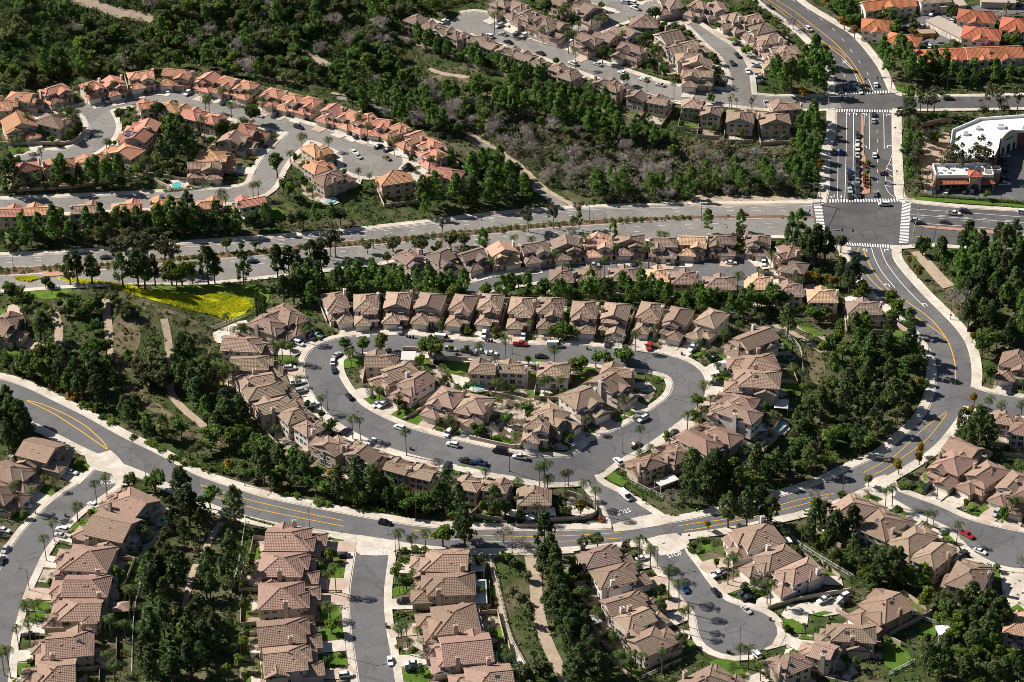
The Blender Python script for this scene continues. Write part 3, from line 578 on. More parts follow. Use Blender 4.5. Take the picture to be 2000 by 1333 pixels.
# ================================================================== houses
COURSE, LAP = 0.62, 0.075
ROLL = 0.56     # spacing of the barrel-tile rolls
def strips(poly3, n, out, amp=0.062, roll=ROLL):
    """lay barrel tiles on one roof plane: rolls running up the slope, courses lapping down it (real relief)"""
    P = [Vector(p) for p in poly3]; nrm = Vector(n).normalized(); e = Vector((0, 0, 1)).cross(nrm).normalized(); s = nrm.cross(e)
    o = min(P, key=lambda p: p.z); O, E, Sv, Nv = (np.array(q) for q in (o, e, s, nrm))
    uv = np.array([((p - o).dot(e), (p - o).dot(s)) for p in P]); k = max(1, int(round((uv[:, 0].max() - uv[:, 0].min()) / roll)))
    us = np.linspace(uv[:, 0].min() + 1e-4, uv[:, 0].max() - 1e-4, 2 * k + 1); lo = np.full(len(us), 1e9); hi = np.full(len(us), -1e9)
    for i in range(len(uv)):
        (a, b), (c, d) = uv[i], uv[(i + 1) % len(uv)]
        if abs(a - c) < 1e-6: continue
        t = (us - a) / (c - a); m = (t >= -1e-9) & (t <= 1 + 1e-9); v = b + (d - b) * t
        lo[m] = np.minimum(lo[m], v[m]); hi[m] = np.maximum(hi[m], v[m])
    vk = np.arange(0, hi.max() + COURSE, COURSE); h = np.where(np.arange(len(us)) % 2, amp, 0.0)
    base = O + us[:, None] * E + h[:, None] * Nv
    def row(v, lift): return base + np.clip(v, lo, hi)[:, None] * Sv + lift * Nv
    VV = []; FF = []; i0 = len(out.v); n_ = len(us); q = np.arange(n_ - 1)
    for r in range(len(vk) - 1):
        a = i0 + sum(len(x) for x in VV) if False else i0 + 2 * r * n_
        VV.append(row(vk[r], LAP)); VV.append(row(vk[r + 1], 0.0))
        live = np.clip(vk[r + 1], lo, hi) - np.clip(vk[r], lo, hi) > 1e-5; live = live[:-1] | live[1:]; g = q[live]
        FF.append(np.stack([a + g, a + g + 1, a + n_ + g + 1, a + n_ + g], 1))
        if r > 0: FF.append(np.stack([a - n_ + g, a - n_ + g + 1, a + g + 1, a + g], 1))
    out.v.extend(map(tuple, np.concatenate(VV).tolist())); ff = np.concatenate(FF).tolist(); out.f.extend(map(tuple, ff)); out.m.extend([0] * len(ff))
def roof_volume(rb, wb, x0, x1, y0, y1, ze, kind, axis, pitch=0.42, ov=0.55, zbase=None, hip0=True, hip1=True, wm=0):
    """one roofed block: walls into wb, roof into rb. hip0/hip1: is the low/high end hipped (else gabled)"""
    zb = 0.0 if zbase is None else zbase
    wb.box(x0, x1, y0, y1, zb - (1.2 if zbase is None else 0), ze, wm)
    X0, X1, Y0, Y1 = x0 - ov, x1 + ov, y0 - ov, y1 + ov
    if kind == 'gable': hip0 = hip1 = False
    sw = axis == 'x'
    A0, A1, B0, B1 = (X0, X1, Y0, Y1) if sw else (Y0, Y1, X0, X1)       # A along the ridge, B across
    half = (B1 - B0) / 2; bm = (B0 + B1) / 2; L = A1 - A0
    if hip0 and hip1 and L < 2 * half: half_a = L / 2
    else: half_a = half
    rise = half * pitch; zr = ze + rise
    r0 = A0 + (half_a if hip0 else 0); r1 = A1 - (half_a if hip1 else 0)
    if r1 < r0: r0 = r1 = (r0 + r1) / 2
    def P(a, b, z): return (a, b, z) if sw else (b, a, z)
    def plane(pts):
        v = [Vector(p) for p in pts]; n = (v[1] - v[0]).cross(v[2] - v[0])
        if n.length < 1e-6: n = (v[2] - v[0]).cross(v[3] - v[0])
        if n.z < 0: pts = pts[::-1]; n = -n
        strips(pts, n, rb); return n
    plane([P(A0, B0, ze), P(A1, B0, ze), P(r1, bm, zr), P(r0, bm, zr)])
    plane([P(A0, B1, ze), P(A1, B1, ze), P(r1, bm, zr), P(r0, bm, zr)])
    if hip0: plane([P(A0, B0, ze), P(A0, B1, ze), P(r0, bm, zr)])
    if hip1: plane([P(A1, B0, ze), P(A1, B1, ze), P(r1, bm, zr)])
    # under side and fascia
    t = 0.22
    rb.face([P(A0, B0, ze - t), P(A0, B1, ze - t), P(A1, B1, ze - t), P(A1, B0, ze - t)], 1)
    for (a, b) in (((A0, B0), (A1, B0)), ((A1, B0), (A1, B1)), ((A1, B1), (A0, B1)), ((A0, B1), (A0, B0))):
        rb.face([P(*a, ze - t), P(*b, ze - t), P(*b, ze + 0.02), P(*a, ze + 0.02)], 1)
    for end, hp, aw in ((A0, hip0, (y0 if not sw else x0)), (A1, hip1, (y1 if not sw else x1))):
        if not hp:      # stucco gable and barge boards
            bw0, bw1 = (y0, y1) if sw else (x0, x1)
            zt = zr - ov * 0.0
            wb.face([P(aw, bw0, ze - 0.05), P(aw, bw1, ze - 0.05), P(aw, bm, ze + (bw1 - bw0) / 2 * pitch + ov * pitch - 0.12)], wm)
            for b in (B0, B1):
                rb.face([P(end, b, ze - t), P(end, b, ze + 0.05), P(end, bm, zr + 0.05), P(end, bm, zr - t)], 1)
    # ridge and hip caps
    caps = [(P(r0, bm, zr), P(r1, bm, zr))]
    for hp, a, r in ((hip0, A0, r0), (hip1, A1, r1)):
        if hp: caps += [(P(a, B0, ze), P(r, bm, zr)), (P(a, B1, ze), P(r, bm, zr))]
    for a, b in caps:
        a, b = Vector(a) + Vector((0, 0, .08)), Vector(b) + Vector((0, 0, .08))
        if (b - a).length > 0.3: rb.bar(a, b, 0.17, 2, n=5)
    return zr
WINC = {}
def window_mesh(w, h):
    k = (round(w, 1), round(h, 1))
    if k not in WINC:
        b = MB(); t = 0.10
        b.box(-w / 2, w / 2, -0.02, 0.03, -h / 2, h / 2, 1)
        for x0, x1, z0, z1 in ((-w / 2 - t, w / 2 + t, h / 2, h / 2 + t), (-w / 2 - t, w / 2 + t, -h / 2 - t, -h / 2), (-w / 2 - t, -w / 2, -h / 2, h / 2), (w / 2, w / 2 + t, -h / 2, h / 2), (-0.03, 0.03, -h / 2, h / 2)):
            b.box(x0, x1, -0.03, 0.08, z0, z1, 0)
        WINC[k] = b.mesh('window', [MT['trim_white'], MT['glass']])
    return WINC[k]
def add_window(par, x, y, z, ang, w=1.4, h=1.2, name='window'):
    o = link(name, window_mesh(w, h), par); o.location = (x, y, z); o.rotation_euler = (0, 0, ang); return o
def ccol(d): return math.cos(d), math.sin(d)
HOUSES = []
def rows_of(t, phrase, plan, roof, lst, **kw):
    g = []
    for k, it in enumerate(lst):
        o = dict(kw); 
        if len(it) > 2: o.update(it[2])
        g.append(dict(px=T(t, [it[:2]])[0], t=t, phrase=phrase, plan=o.get('plan', plan), roof=o.get('roof', roof), o=o, k=k, n=len(lst)))
    HOUSES.extend(g); return g
PK = 'roof_pink'
rows_of('A1', 'pink row along top of curving street', 'tall', PK, [(25, 625), (148, 575), (330, 540), (545, 515), (670, 498), (828, 455), (1035, 445), (1210, 475), (1320, 490), (1432, 515), (1590, 560), (1700, 590), (1805, 610), (1935, 660), (2040, 690), (2125, 715), (2222, 735), (2320, 765), (2415, 815), (2510, 858), (2530, 915), (2600, 1020)], w=13, d=15.5)
rows_of('A1', 'pink row inside the curving street', 'two', PK, [(870, 608, dict(roof='roof_orange')), (1020, 628, dict(roof='roof_orange')), (1150, 668), (1260, 695), (1480, 768), (1390, 825, dict(roof='roof_rose')), (830, 748), (785, 802, dict(solar=1)), (720, 888, dict(roof='roof_orange')), (535, 925, dict(roof='roof_orange'))], w=13.5, d=16)
rows_of('A1', 'pink group below the hairpin street', 'two', PK, [(325, 705, dict(roof='roof_rose')), (120, 745, dict(roof='roof_orange')), (345, 955), (130, 980), (1270, 920, dict(roof='roof_orange')), (1200, 990, dict(roof='roof_rose'))], w=13.5, d=16)
rows_of('A1', 'orange row by the pink dead end', 'two', 'roof_orange', [(1870, 880), (1880, 980), (1950, 1040, dict(roof='roof_rose')), (2310, 1045)], w=13.5, d=16)
rows_of('A1', 'pink row above the avenue pines', 'tall', PK, [(45, 1235, dict(roof='roof_pink')), (235, 1225, dict(roof='roof_orange')), (505, 1215, dict(roof='roof_rose')), (740, 1205), (970, 1180, dict(roof='roof_orange', solar=1)), (1215, 1190, dict(roof='roof_orange')), (1460, 1175)], w=11.2, d=14)
rows_of('A2', 'brown row below the top dead end', 'two', 'roof_brown', [(450, 115), (530, 150), (610, 180), (695, 205), (800, 225), (880, 262), (985, 292), (1090, 330), (1170, 370), (1290, 400), (1345, 440), (1560, 480), (1610, 505), (1750, 560), (1870, 585)], w=12.5, d=15)
rows_of('A2', 'brown row above the top dead end', 'two', 'roof_brown', [(925, 35), (1020, 52), (1075, 100), (1145, 122), (1255, 165)], w=12.5, d=15)
rows_of('A2', 'brown group around the top side street', 'two', 'roof_brown', [(1395, 42), (1470, 80), (1430, 245), (1540, 210), (1650, 185), (1775, 130), (1690, 300), (1950, 215), (2010, 290), (1905, 25), (1300, 0)], w=12.5, d=15)
rows_of('A3', 'row right of the top curved street', 'two', 'roof_tan', [(85, 45), (180, 55), (275, 115), (365, 130), (440, 180), (490, 240), (580, 305), (570, 355)], w=12.5, d=15)
rows_of('A3', 'row left of the top curved street', 'two', 'roof_tan', [(45, 275), (60, 340), (85, 395), (90, 450)], w=12.5, d=15)
rows_of('A3', 'tan row above the brushy valley', 'two', 'roof_tan', [(60, 605), (170, 645), (340, 680), (600, 615), (535, 690)], w=12.5, d=15)
rows_of('B2', 'row between boulevard and short dead end', 'tall', 'roof_brown', [(410, 185), (600, 185), (780, 175), (950, 150, dict(roof='roof_apricot')), (1140, 130), (1320, 115), (1505, 100, dict(roof='roof_apricot')), (1690, 90), (1885, 105), (2055, 95, dict(roof='roof_apricot')), (2230, 90), (2440, 90), (2595, 145, dict(roof='roof_rose')), (2640, 235)], w=12, d=13)
rows_of('B2', 'row peeping over the tree belt', 'low', 'roof_brown', [(1290, 285), (1450, 280, dict(roof='roof_tan')), (1655, 275), (1845, 280, dict(roof='roof_apricot')), (2010, 295), (2215, 325), (2440, 325, dict(roof='roof_apricot')), (2620, 365), (2815, 400, dict(roof='roof_apricot')), (3060, 470)], w=12.5, d=11, back=1)
rows_of('B2', 'long row above the loop street', 'front', 'roof_tan', [(-25, 490), (145, 500), (325, 490), (510, 495), (702, 505, dict(roof='roof_rose')), (868, 500), (1052, 520), (1225, 520), (1420, 545), (1600, 555), (1800, 550), (1960, 580, dict(roof='roof_rose')), (2145, 590)], w=10.4, d=18.0, fix=1, dy=-30)
rows_of('B3', 'row right of the loop street', 'long', 'roof_rose', [(400, 665, dict(roof='roof_tan')), (425, 775), (415, 890), (330, 1000), (300, 1080, dict(roof='roof_tan')), (210, 1190), (90, 1255)], w=11, d=19)
rows_of('B3', 'pair at loop street lower right corner', 'long', 'roof_rose', [(-60, 1300), (-215, 1370)], w=11, d=15)
rows_of('B1', 'row left of the loop street', 'long', 'roof_tan', [(1580, 580), (1700, 525), (1450, 690), (1500, 800), (1530, 900), (1580, 955), (1640, 1040), (1740, 1100), (1830, 1170), (1960, 1275), (2145, 1320)], w=11, d=18)
rows_of('C2', 'row between loop street and collector road', 'two', 'roof_tan', [(350, 60), (490, 95), (755, 160), (915, 170), (1130, 235)], w=10.8, d=15)
rows_of('B2', 'island inside the loop street', 'two', 'roof_tan', [(235, 765), (310, 860), (410, 930), (600, 1020), (770, 1060), (835, 810, dict(fr=(850, 690))), (1010, 810, dict(fr=(1020, 690))), (1245, 825, dict(fr=(1200, 700))), (1620, 830, dict(roof='roof_rose')), (1590, 930), (1420, 1020), (1260, 1110), (1140, 1180)], w=11, d=16)
rows_of('C1', 'row left of the lower left street', 'long', 'roof_rose', [(270, -15), (80, 115, dict(roof='roof_tan')), (-10, 230)], w=12, d=17)
rows_of('C1', 'stack right of the lower left street', 'long', 'roof_rose', [(745, 275), (625, 420), (490, 610), (470, 775), (450, 915), (370, 1120), (290, 1290)], w=14, d=19)
rows_of('C1', 'stack left of the lower middle street', 'long', 'roof_rose', [(1730, 500), (1690, 650), (1690, 830), (1690, 1040), (1700, 1200)], w=13.5, d=19)
rows_of('C2', 'stack right of the lower middle street', 'long', 'roof_rose', [(590, 625), (600, 765), (640, 970), (690, 1150), (840, 1330)], w=14, d=20)
rows_of('C2', 'row left of the lower right dead end', 'long', 'roof_tan', [(1540, 595, dict(roof='roof_brown')), (1630, 705), (1690, 865), (1740, 960), (1830, 1090)], w=11.5, d=17)
rows_of('C3', 'group right of the lower right dead end', 'long', 'roof_tan', [(410, 490), (520, 620), (660, 700), (1170, 905, dict(roof='roof_rose', wall=5)), (960, 1050), (800, 1150), (620, 1215), (180, 1330)], w=12, d=18)
rows_of('C3', 'row below the right hand street', 'long', 'roof_tan', [(1010, 310), (1190, 400), (1370, 490), (1490, 580), (1690, 700)], w=11.5, d=18)
rows_of('C3', 'row above the right hand street', 'two', 'roof_rose', [(1570, 70), (1760, 130), (1930, 190), (2010, 240)], w=11, d=17)
rows_of('B3', 'right edge group beside the big bend', 'two', 'roof_rose', [(1950, 810), (1890, 1110), (2000, 1160), (1620, 1320)], w=11, d=14)
rows_of('B1', 'left edge pair below the flowering hill', 'two', 'roof_rose', [(30, 600), (20, 545)], w=11, d=14)
rows_of('C3', 'lower right corner of the view', 'two', 'roof_apricot', [(2000, 985)], w=11, d=14)

RES = [r for r in ROADS if r['res']]
RC = np.concatenate([r['c'] for r in RES]); RH = np.concatenate([r['hw'] for r in RES]); RW = np.concatenate([np.full(len(r['c']), r['walk']) for r in RES]); RT = np.concatenate([np.gradient(r['c'], axis=0) for r in RES])
for h in HOUSES:
    zt = {'front': 5.2, 'tall': 5.5, 'two': 5.2, 'long': 5.2, 'low': 5.0}[h['plan']]
    if h['o'].get('dy'): h['px'] = (h['px'][0], h['px'][1] + h['o']['dy'] / 3)
    h['p'] = G([h['px']], zt)[0]
    if 'fr' in h['o']: 
        q = G(T(h['t'], [h['o']['fr']]))[0]; j = np.argmin(np.linalg.norm(RC - q, axis=1))
    else: j = np.argmin(np.linalg.norm(RC - h['p'], axis=1) - RH)
    q = RC[j]; v = q - h['p']; dist = np.linalg.norm(v)
    t = RT[j] / (np.linalg.norm(RT[j]) + 1e-9); f = v / dist
    # face squarely to the street unless the street bends round the lot
    nrm = np.array([-t[1], t[0]]); nrm *= np.sign(nrm @ f) or 1
    if nrm @ f > 0.8: f = nrm
    if h['o'].get('back'): f = np.array([0.05, 1.0]) / np.linalg.norm([0.05, 1.0])
    h['f'] = f; h['dist'] = dist - RH[j]; h['walk'] = RW[j]; h['r'] = np.array([f[1], -f[0]])
# keep neighbours apart: narrow the houses until the side yards are free
for i, h in enumerate(HOUSES):
    w, d = h['o']['w'], h['o']['d']; near = []
    for j, g in enumerate(HOUSES):
        if i == j: continue
        v = g['p'] - h['p']; a = abs(v @ h['r']); b = abs(v @ h['f'])
        if b < 10 and a < 22 and a > b * 0.6: near.append(a)
    if near: w = min(w, max(8.2, min(near) - (2.5 if h['plan'] == 'front' else 1.8)))
    front = h['dist'] - h['walk'] - 0.45
    if h['o'].get('fix'): pass
    elif front < d / 2 + 3.5: d = max(10.5, 2 * (front - 3.5)) if front > 6 else 11.0
    h['w'], h['d'] = w, d; h['front'] = min(max(front, d / 2 + 2.0), d / 2 + 9.5)
DEFAULT_WALL = {'roof_pink': [0, 7, 2, 1], 'roof_orange': [4, 0, 2, 7], 'roof_brown': [1, 3, 0, 1], 'roof_tan': [0, 1, 3, 7, 6, 1], 'roof_rose': [7, 0, 1, 0, 3], 'roof_apricot': [2, 7], 'roof_red': [2, 7]}
def local(h, x, y): p = h['p'] + h['r'] * x + h['f'] * y; return p
for i, h in enumerate(HOUSES):
    rng = random.Random(1000 + i); w, d, plan = h['w'], h['d'], h['plan']
    zg = float(hgt(*h['p'])) + 0.12
    flip = rng.choice((-1, 1)) if plan != 'front' else rng.choice((1, 1, -1)); h['flip'] = flip
    rz = math.atan2(h['f'][1], h['f'][0]) - math.pi / 2
    far = h['t'][0] == 'A'
    root = empty('house', (h['p'][0], h['p'][1], zg), rz); h['root'] = root
    wi = h['o'].get('wall', rng.choice(DEFAULT_WALL[h['roof']])); wm = MT['stucco%d' % wi]; rm = MT[h['roof']]
    rb, wb = MB(), MB()
    # x to the right of somebody facing the street, y towards the street
    def V(x0, x1, y0, y1, ze, kind, axis, **k):
        if flip < 0:
            x0, x1 = -x1, -x0
            if axis == 'x': k['hip0'], k['hip1'] = k.get('hip1', True), k.get('hip0', True)
        return roof_volume(rb, wb, x0, x1, y0, y1, ze, kind, axis, **k)
    W2, D2 = w / 2, d / 2; gw = 6.0 if w > 9 else 5.4; chim = []; wins = []; doors = []; zr = 0
    if plan == 'front':
        zr = V(-W2, W2, -D2, D2 - 6.5, 5.6, 'hip', 'y', hip0=True, hip1=rng.random() < .5, pitch=0.44)
        if rng.random() < .75: V(-W2 + 0.6, W2 * 0.35, D2 - 7.2, D2 - 4.6, 5.2, 'hip', 'y', hip0=False, hip1=rng.random() < .5, pitch=0.42)
        V(W2 - gw - 0.1, W2 - 0.1, D2 - 6.4, D2 + 0.2, 2.9, 'hip', 'y', hip0=False, hip1=rng.random() < .8, pitch=0.42)
        V(-W2, W2 - gw - 0.6, D2 - 6.6, D2 - 2.8, 2.9, 'hip', 'x', hip1=False)
        g_y = D2 + 0.2; g_x = W2 - 0.1 - gw / 2; main = (-W2, W2, -D2, D2 - 6.5); fy2 = D2 - 4.6; door = (-W2 + 1.8, D2 - 2.8)
    elif plan == 'tall':
        zr = V(-W2, W2, -D2, D2 - 4.5, 5.6, 'hip', 'x' if rng.random() < .55 else 'y', hip0=rng.random() < .6, hip1=rng.random() < .6)
        V(-W2 + 0.4, 0.2, D2 - 5.0, D2 - 2.2, 5.3, 'gable', 'y', pitch=0.42)
        V(W2 - gw, W2 + 0.1, D2 - 4.8, D2, 2.9, 'hip', 'y', hip0=False)
        V(-W2 - 0.1, W2 - gw - 0.4, D2 - 4.6, D2 - 1.4, 2.85, 'hip', 'x')
        g_y = D2; g_x = W2 - gw / 2 + 0.05; main = (-W2, W2, -D2, D2 - 4.5); fy2 = D2 - 2.2; door = (-W2 + 1.6, D2 - 1.4)
    elif plan == 'low':
        zr = V(-W2, W2, -D2, D2 - 2, 5.4, 'hip', 'x'); V(-1.8, 2.0, D2 - 3, D2, 5.2, 'gable', 'y'); V(W2 - gw, W2 + 0.1, D2 - 2.6, D2 + 1.5, 2.9, 'hip', 'y')
        g_y = D2 + 1.5; g_x = W2 - gw / 2 + 0.05; main = (-W2, W2, -D2, D2 - 2); fy2 = D2; door = (-W2 + 2, D2 - 2)
    elif plan == 'two':
        sub = rng.random()
        if sub < .62:
            zr = V(-W2, W2, -D2, D2 - 5.0, 5.5, 'hip', 'y', hip0=rng.random() < .5, hip1=rng.random() < .5)
            V(-W2 - 0.2, W2 * 0.1, D2 - 5.6, D2 - 3.2, 5.2, 'hip', 'y', hip0=False, hip1=rng.random() < .4, pitch=.42)
        else:
            zr = V(-W2, W2, -D2, D2 - 5.0, 5.5, 'hip', 'x', hip0=rng.random() < .5, hip1=rng.random() < .5)
            V(W2 * -0.15, W2 - 0.3, D2 - 6.0, D2 - 3.2, 5.3, 'gable', 'y', pitch=.42)
        V(W2 - gw - 0.1, W2 + 0.1, D2 - 5.4, D2 + 0.4, 2.95, 'hip', 'y', hip0=False, hip1=rng.random() < .7)
        V(-W2 - 0.2, W2 - gw - 0.5, D2 - 5.2, D2 - 2.0, 2.9, 'hip', 'x', hip1=False)
        g_y = D2 + 0.4; g_x = W2 - gw / 2; main = (-W2, W2, -D2, D2 - 5.0); fy2 = D2 - 3.2; door = (-W2 + 1.8, D2 - 2.0)
    else:
        one = rng.random() < .22 and h['t'][0] != 'C'
        ez = 3.6 if one else 5.5
        zr = V(-W2, W2, -D2 + rng.choice((0, 0, 1.5)), D2 - 4.6, ez, 'hip', 'y', hip0=rng.random() < .55, hip1=rng.random() < .75, pitch=.42)
        if not one:
            V(-W2 + 0.5, W2 * .25, D2 - 5.4, D2 - 3.0, 5.15, 'hip', 'y', hip0=False, hip1=True)
            if rng.random() < .55: V(W2 * .1, W2 + 1.6, -D2 + 1.2, -D2 + 8.2, 3.3 if rng.random() < .6 else 4.9, 'hip', 'x', hip0=False, hip1=False, pitch=.44)
            elif rng.random() < .6: V(-W2 * .3, W2 + 0.9, -D2 + 2.2, -D2 + 7.0, 5.2, 'hip', 'x', hip0=False, hip1=True)
        V(W2 - gw - 0.1, W2 + 0.3, D2 - 5.6, D2 + 0.6, 2.95, 'hip', 'y', hip0=False)
        V(-W2 - 0.2, W2 - gw - 0.4, D2 - 5.0, D2 - 1.0, 2.9, 'hip', 'y' if rng.random() < .5 else 'x', hip0=False, hip1=True)
        g_y = D2 + 0.6; g_x = W2 - gw / 2 + .1; main = (-W2, W2, -D2, D2 - 4.6); fy2 = D2 - 3.0; door = (-W2 + 1.6, D2 - 1.0)
    walls = wb.obj('wall', [wm], root)
    roof = rb.obj('roof', [rm, MT['trim'] if rng.random() < .6 else MT['trim_white'], rm], root); h['zr'] = zr
    # roof vents and skylights are proper small boxes standing on the tiles
    # chimney
    if rng.random() < .85:
        sx = rng.choice((-1, 1)); cy_ = rng.uniform(main[2] + 2, main[3] - 3); cb = MB(); cw = 0.45
        cx = sx * (W2 + 0.35); cb.box(cx - cw, cx + cw, cy_ - .75, cy_ + .75, -1, zr + 0.1 - 0.25 * W2 * .42, 0); ztop = zr + 0.1 - 0.25 * W2 * .42
        cb.box(cx - cw * .75, cx + cw * .75, cy_ - .55, cy_ + .55, ztop, ztop + .55, 0); cb.box(cx - cw - .08, cx + cw + .08, cy_ - .8, cy_ + .8, ztop + .55, ztop + .75, 0)
        cb.bar((cx, cy_ - .2, ztop + .75), (cx, cy_ - .2, ztop + 1.1), .16, 1, n=6); cb.bar((cx, cy_ + .2, ztop + .75), (cx, cy_ + .2, ztop + 1.0), .13, 1, n=6)
        cb.obj('chimney', [wm, MT['vent']], root)
    # vents
    ez_main = 5.5
    for q in range(rng.randint(2, 4) if not far else 1):
        vx = rng.uniform(-W2 * .7, W2 * .7); vy = rng.uniform(main[2] + 3.5, main[3] - 3.5)
        zz_ = zr - abs(vx) * (0.44 if plan == 'front' else .42)
        vb = MB(); vb.box(-.28, .28, -.3, .3, -.25, .28, 0); v_ = vb.obj('roof_vent', MT['vent'], roof); v_.location = (vx, vy, zz_); 
    if plan in ('long', 'two') and rng.random() < .35 and not far:
        vx = -1.6; sb = MB(); sb.box(-.5, .5, -.7, .7, -.1, .12, 0); s_ = sb.obj('skylight', MT['glass'], roof); vy = rng.uniform(main[2] + 4, main[3] - 4)
        s_.location = (vx, vy, zr - abs(vx) * .42 + .12); s_.rotation_euler = (0, -math.atan(.42), 0)
    if h['o'].get('solar'):
        sxs = -1
        for q in range(2):
            sb = MB(); sb.box(-1.6, 1.6, -1.1, 1.1, 0, .09, 0)
            for e in range(1, 4): sb.box(-1.6 + e * .8 - .03, -1.6 + e * .8 + .03, -1.1, 1.1, .09, .11, 1)
            s_ = sb.obj('solar_panel', [MT['solar'], MT['trim_white']], roof); vx = -W2 * .45 if math.cos(rz) > 0 else W2 * .45
            s_.location = (vx, -1.5 + q * 3.4, zr - abs(vx) * .42 + .22); s_.rotation_euler = (0, math.atan(.42) * (1 if vx > 0 else -1), 0)
    # garage door and front door
    fx = lambda x: x * flip
    gb = MB(); gb.box(-2.45, 2.45, 0, .06, 0, 2.2, 0)
    for q in range(1, 4): gb.box(-2.45, 2.45, .06, .085, q * .55 - .03, q * .55 + .03, 1)
    g_ = gb.obj('garage_door', [MT['garage'], MT['trim_white']], root); g_.location = (fx(g_x), g_y, 0.02)
    db = MB(); db.box(-.5, .5, 0, .07, 0, 2.15, 0); db.box(-.62, .62, -.01, .03, 0, 2.3, 1)
    d_ = db.obj('door', [MT['door'], MT['trim_white']], root); d_.location = (fx(door[0]), door[1] + .01, .02)
    # windows on the sides that can be seen
    def seen(nx, ny): 
        n = h['r'] * nx + h['f'] * ny; return n[1] < 0.35
    x0, x1, y0, y1 = main
    two = zr > 6.2
    if seen(0, 1) :
        if two: add_window(root, fx(-W2 * .45), fy2 + .02, 4.1, math.pi, 1.8, 1.3)
        add_window(root, fx(W2 * .55), y1 + .02, 4.2 if two else 2.0, math.pi, 1.3, 1.1)
    if seen(0, -1):
        for q, xx in enumerate((-W2 * .6, 0.1, W2 * .6)):
            if two: add_window(root, xx, y0 - .02 if not (plan == 'long' and q < 0) else y0, 4.1, 0, 1.6, 1.3)
            add_window(root, xx, y0 - .02, 1.5, 0, 1.9 if q == 1 else 1.4, 1.9 if q == 1 else 1.3, 'window' if q != 1 else 'patio_door')
    for sx, an in ((-1, -math.pi / 2), (1, math.pi / 2)):
        if not seen(sx, 0): continue
        n_ = max(2, int((y1 - y0) / 3.6)); 
        for q in range(n_):
            yy = y0 + (q + .5) / n_ * (y1 - y0) + rng.uniform(-.5, .5)
            if two and rng.random() < .8: add_window(root, sx * (W2 + .02), yy, 4.1, an, rng.choice((.9, 1.3, 1.6)), 1.1)
            if rng.random() < (.6 if not far else .3): add_window(root, sx * (W2 + .02), yy, 1.5, an, 1.2, 1.2)
    for poly in ((-W2 - .6, W2 + .6, -D2 - .6, D2 + 1.0),):
        fill(BUILTM, [local(h, a, b) for a, b in ((poly[0], poly[2]), (poly[1], poly[2]), (poly[1], poly[3]), (poly[0], poly[3]))])
    bits = []
    if h['o'].get('solar'): bits.append('with solar panels')
    adj = {'roof_pink': 'salmon roofed', 'roof_orange': 'orange roofed', 'roof_brown': 'brown roofed', 'roof_tan': 'tan roofed', 'roof_rose': 'rose brown roofed', 'roof_apricot': 'apricot roofed', 'roof_red': 'red roofed'}[h['roof']]
    h['ord'] = ordinal(h['k']); h['adj'] = adj
# ================================================================== lots: drives, lawns, patios, walls; house labels
# order of each row, read from the left of the photograph (or from its top where the row runs up and down)
from collections import defaultdict
grp = defaultdict(list)
for h in HOUSES: grp[h['phrase']].append(h)
for ph, hs in grp.items():
    xs_ = [h['px'][0] for h in hs]; ys_ = [h['px'][1] for h in hs]
    lr = (max(xs_) - min(xs_)) > 1.15 * (max(ys_) - min(ys_))
    hs.sort(key=lambda h: h['px'][0] if lr else h['px'][1])
    for k, h in enumerate(hs):
        o_ = '' if len(hs) == 1 else f"{ordinal(k)} from {'left' if lr else 'top'}, "
        h['where'] = f"{ordinal(k)} house in {ph}" 
        ph2 = ph if len(hs) == 1 else f"{ordinal(k)} from {'left' if lr else 'top'} in {ph}"
        h['ph2'] = ph2
        tag(h['root'], f"{h['adj']} house, {ph2}" if len(hs) > 1 else f"{h['adj']} house in the {ph}", 'house', 'houses in the ' + ph)
def allowed(pts, masks): return not any(at(m, *p) for p in pts for m in masks)
ALLROAD = ROADM
yi = 0
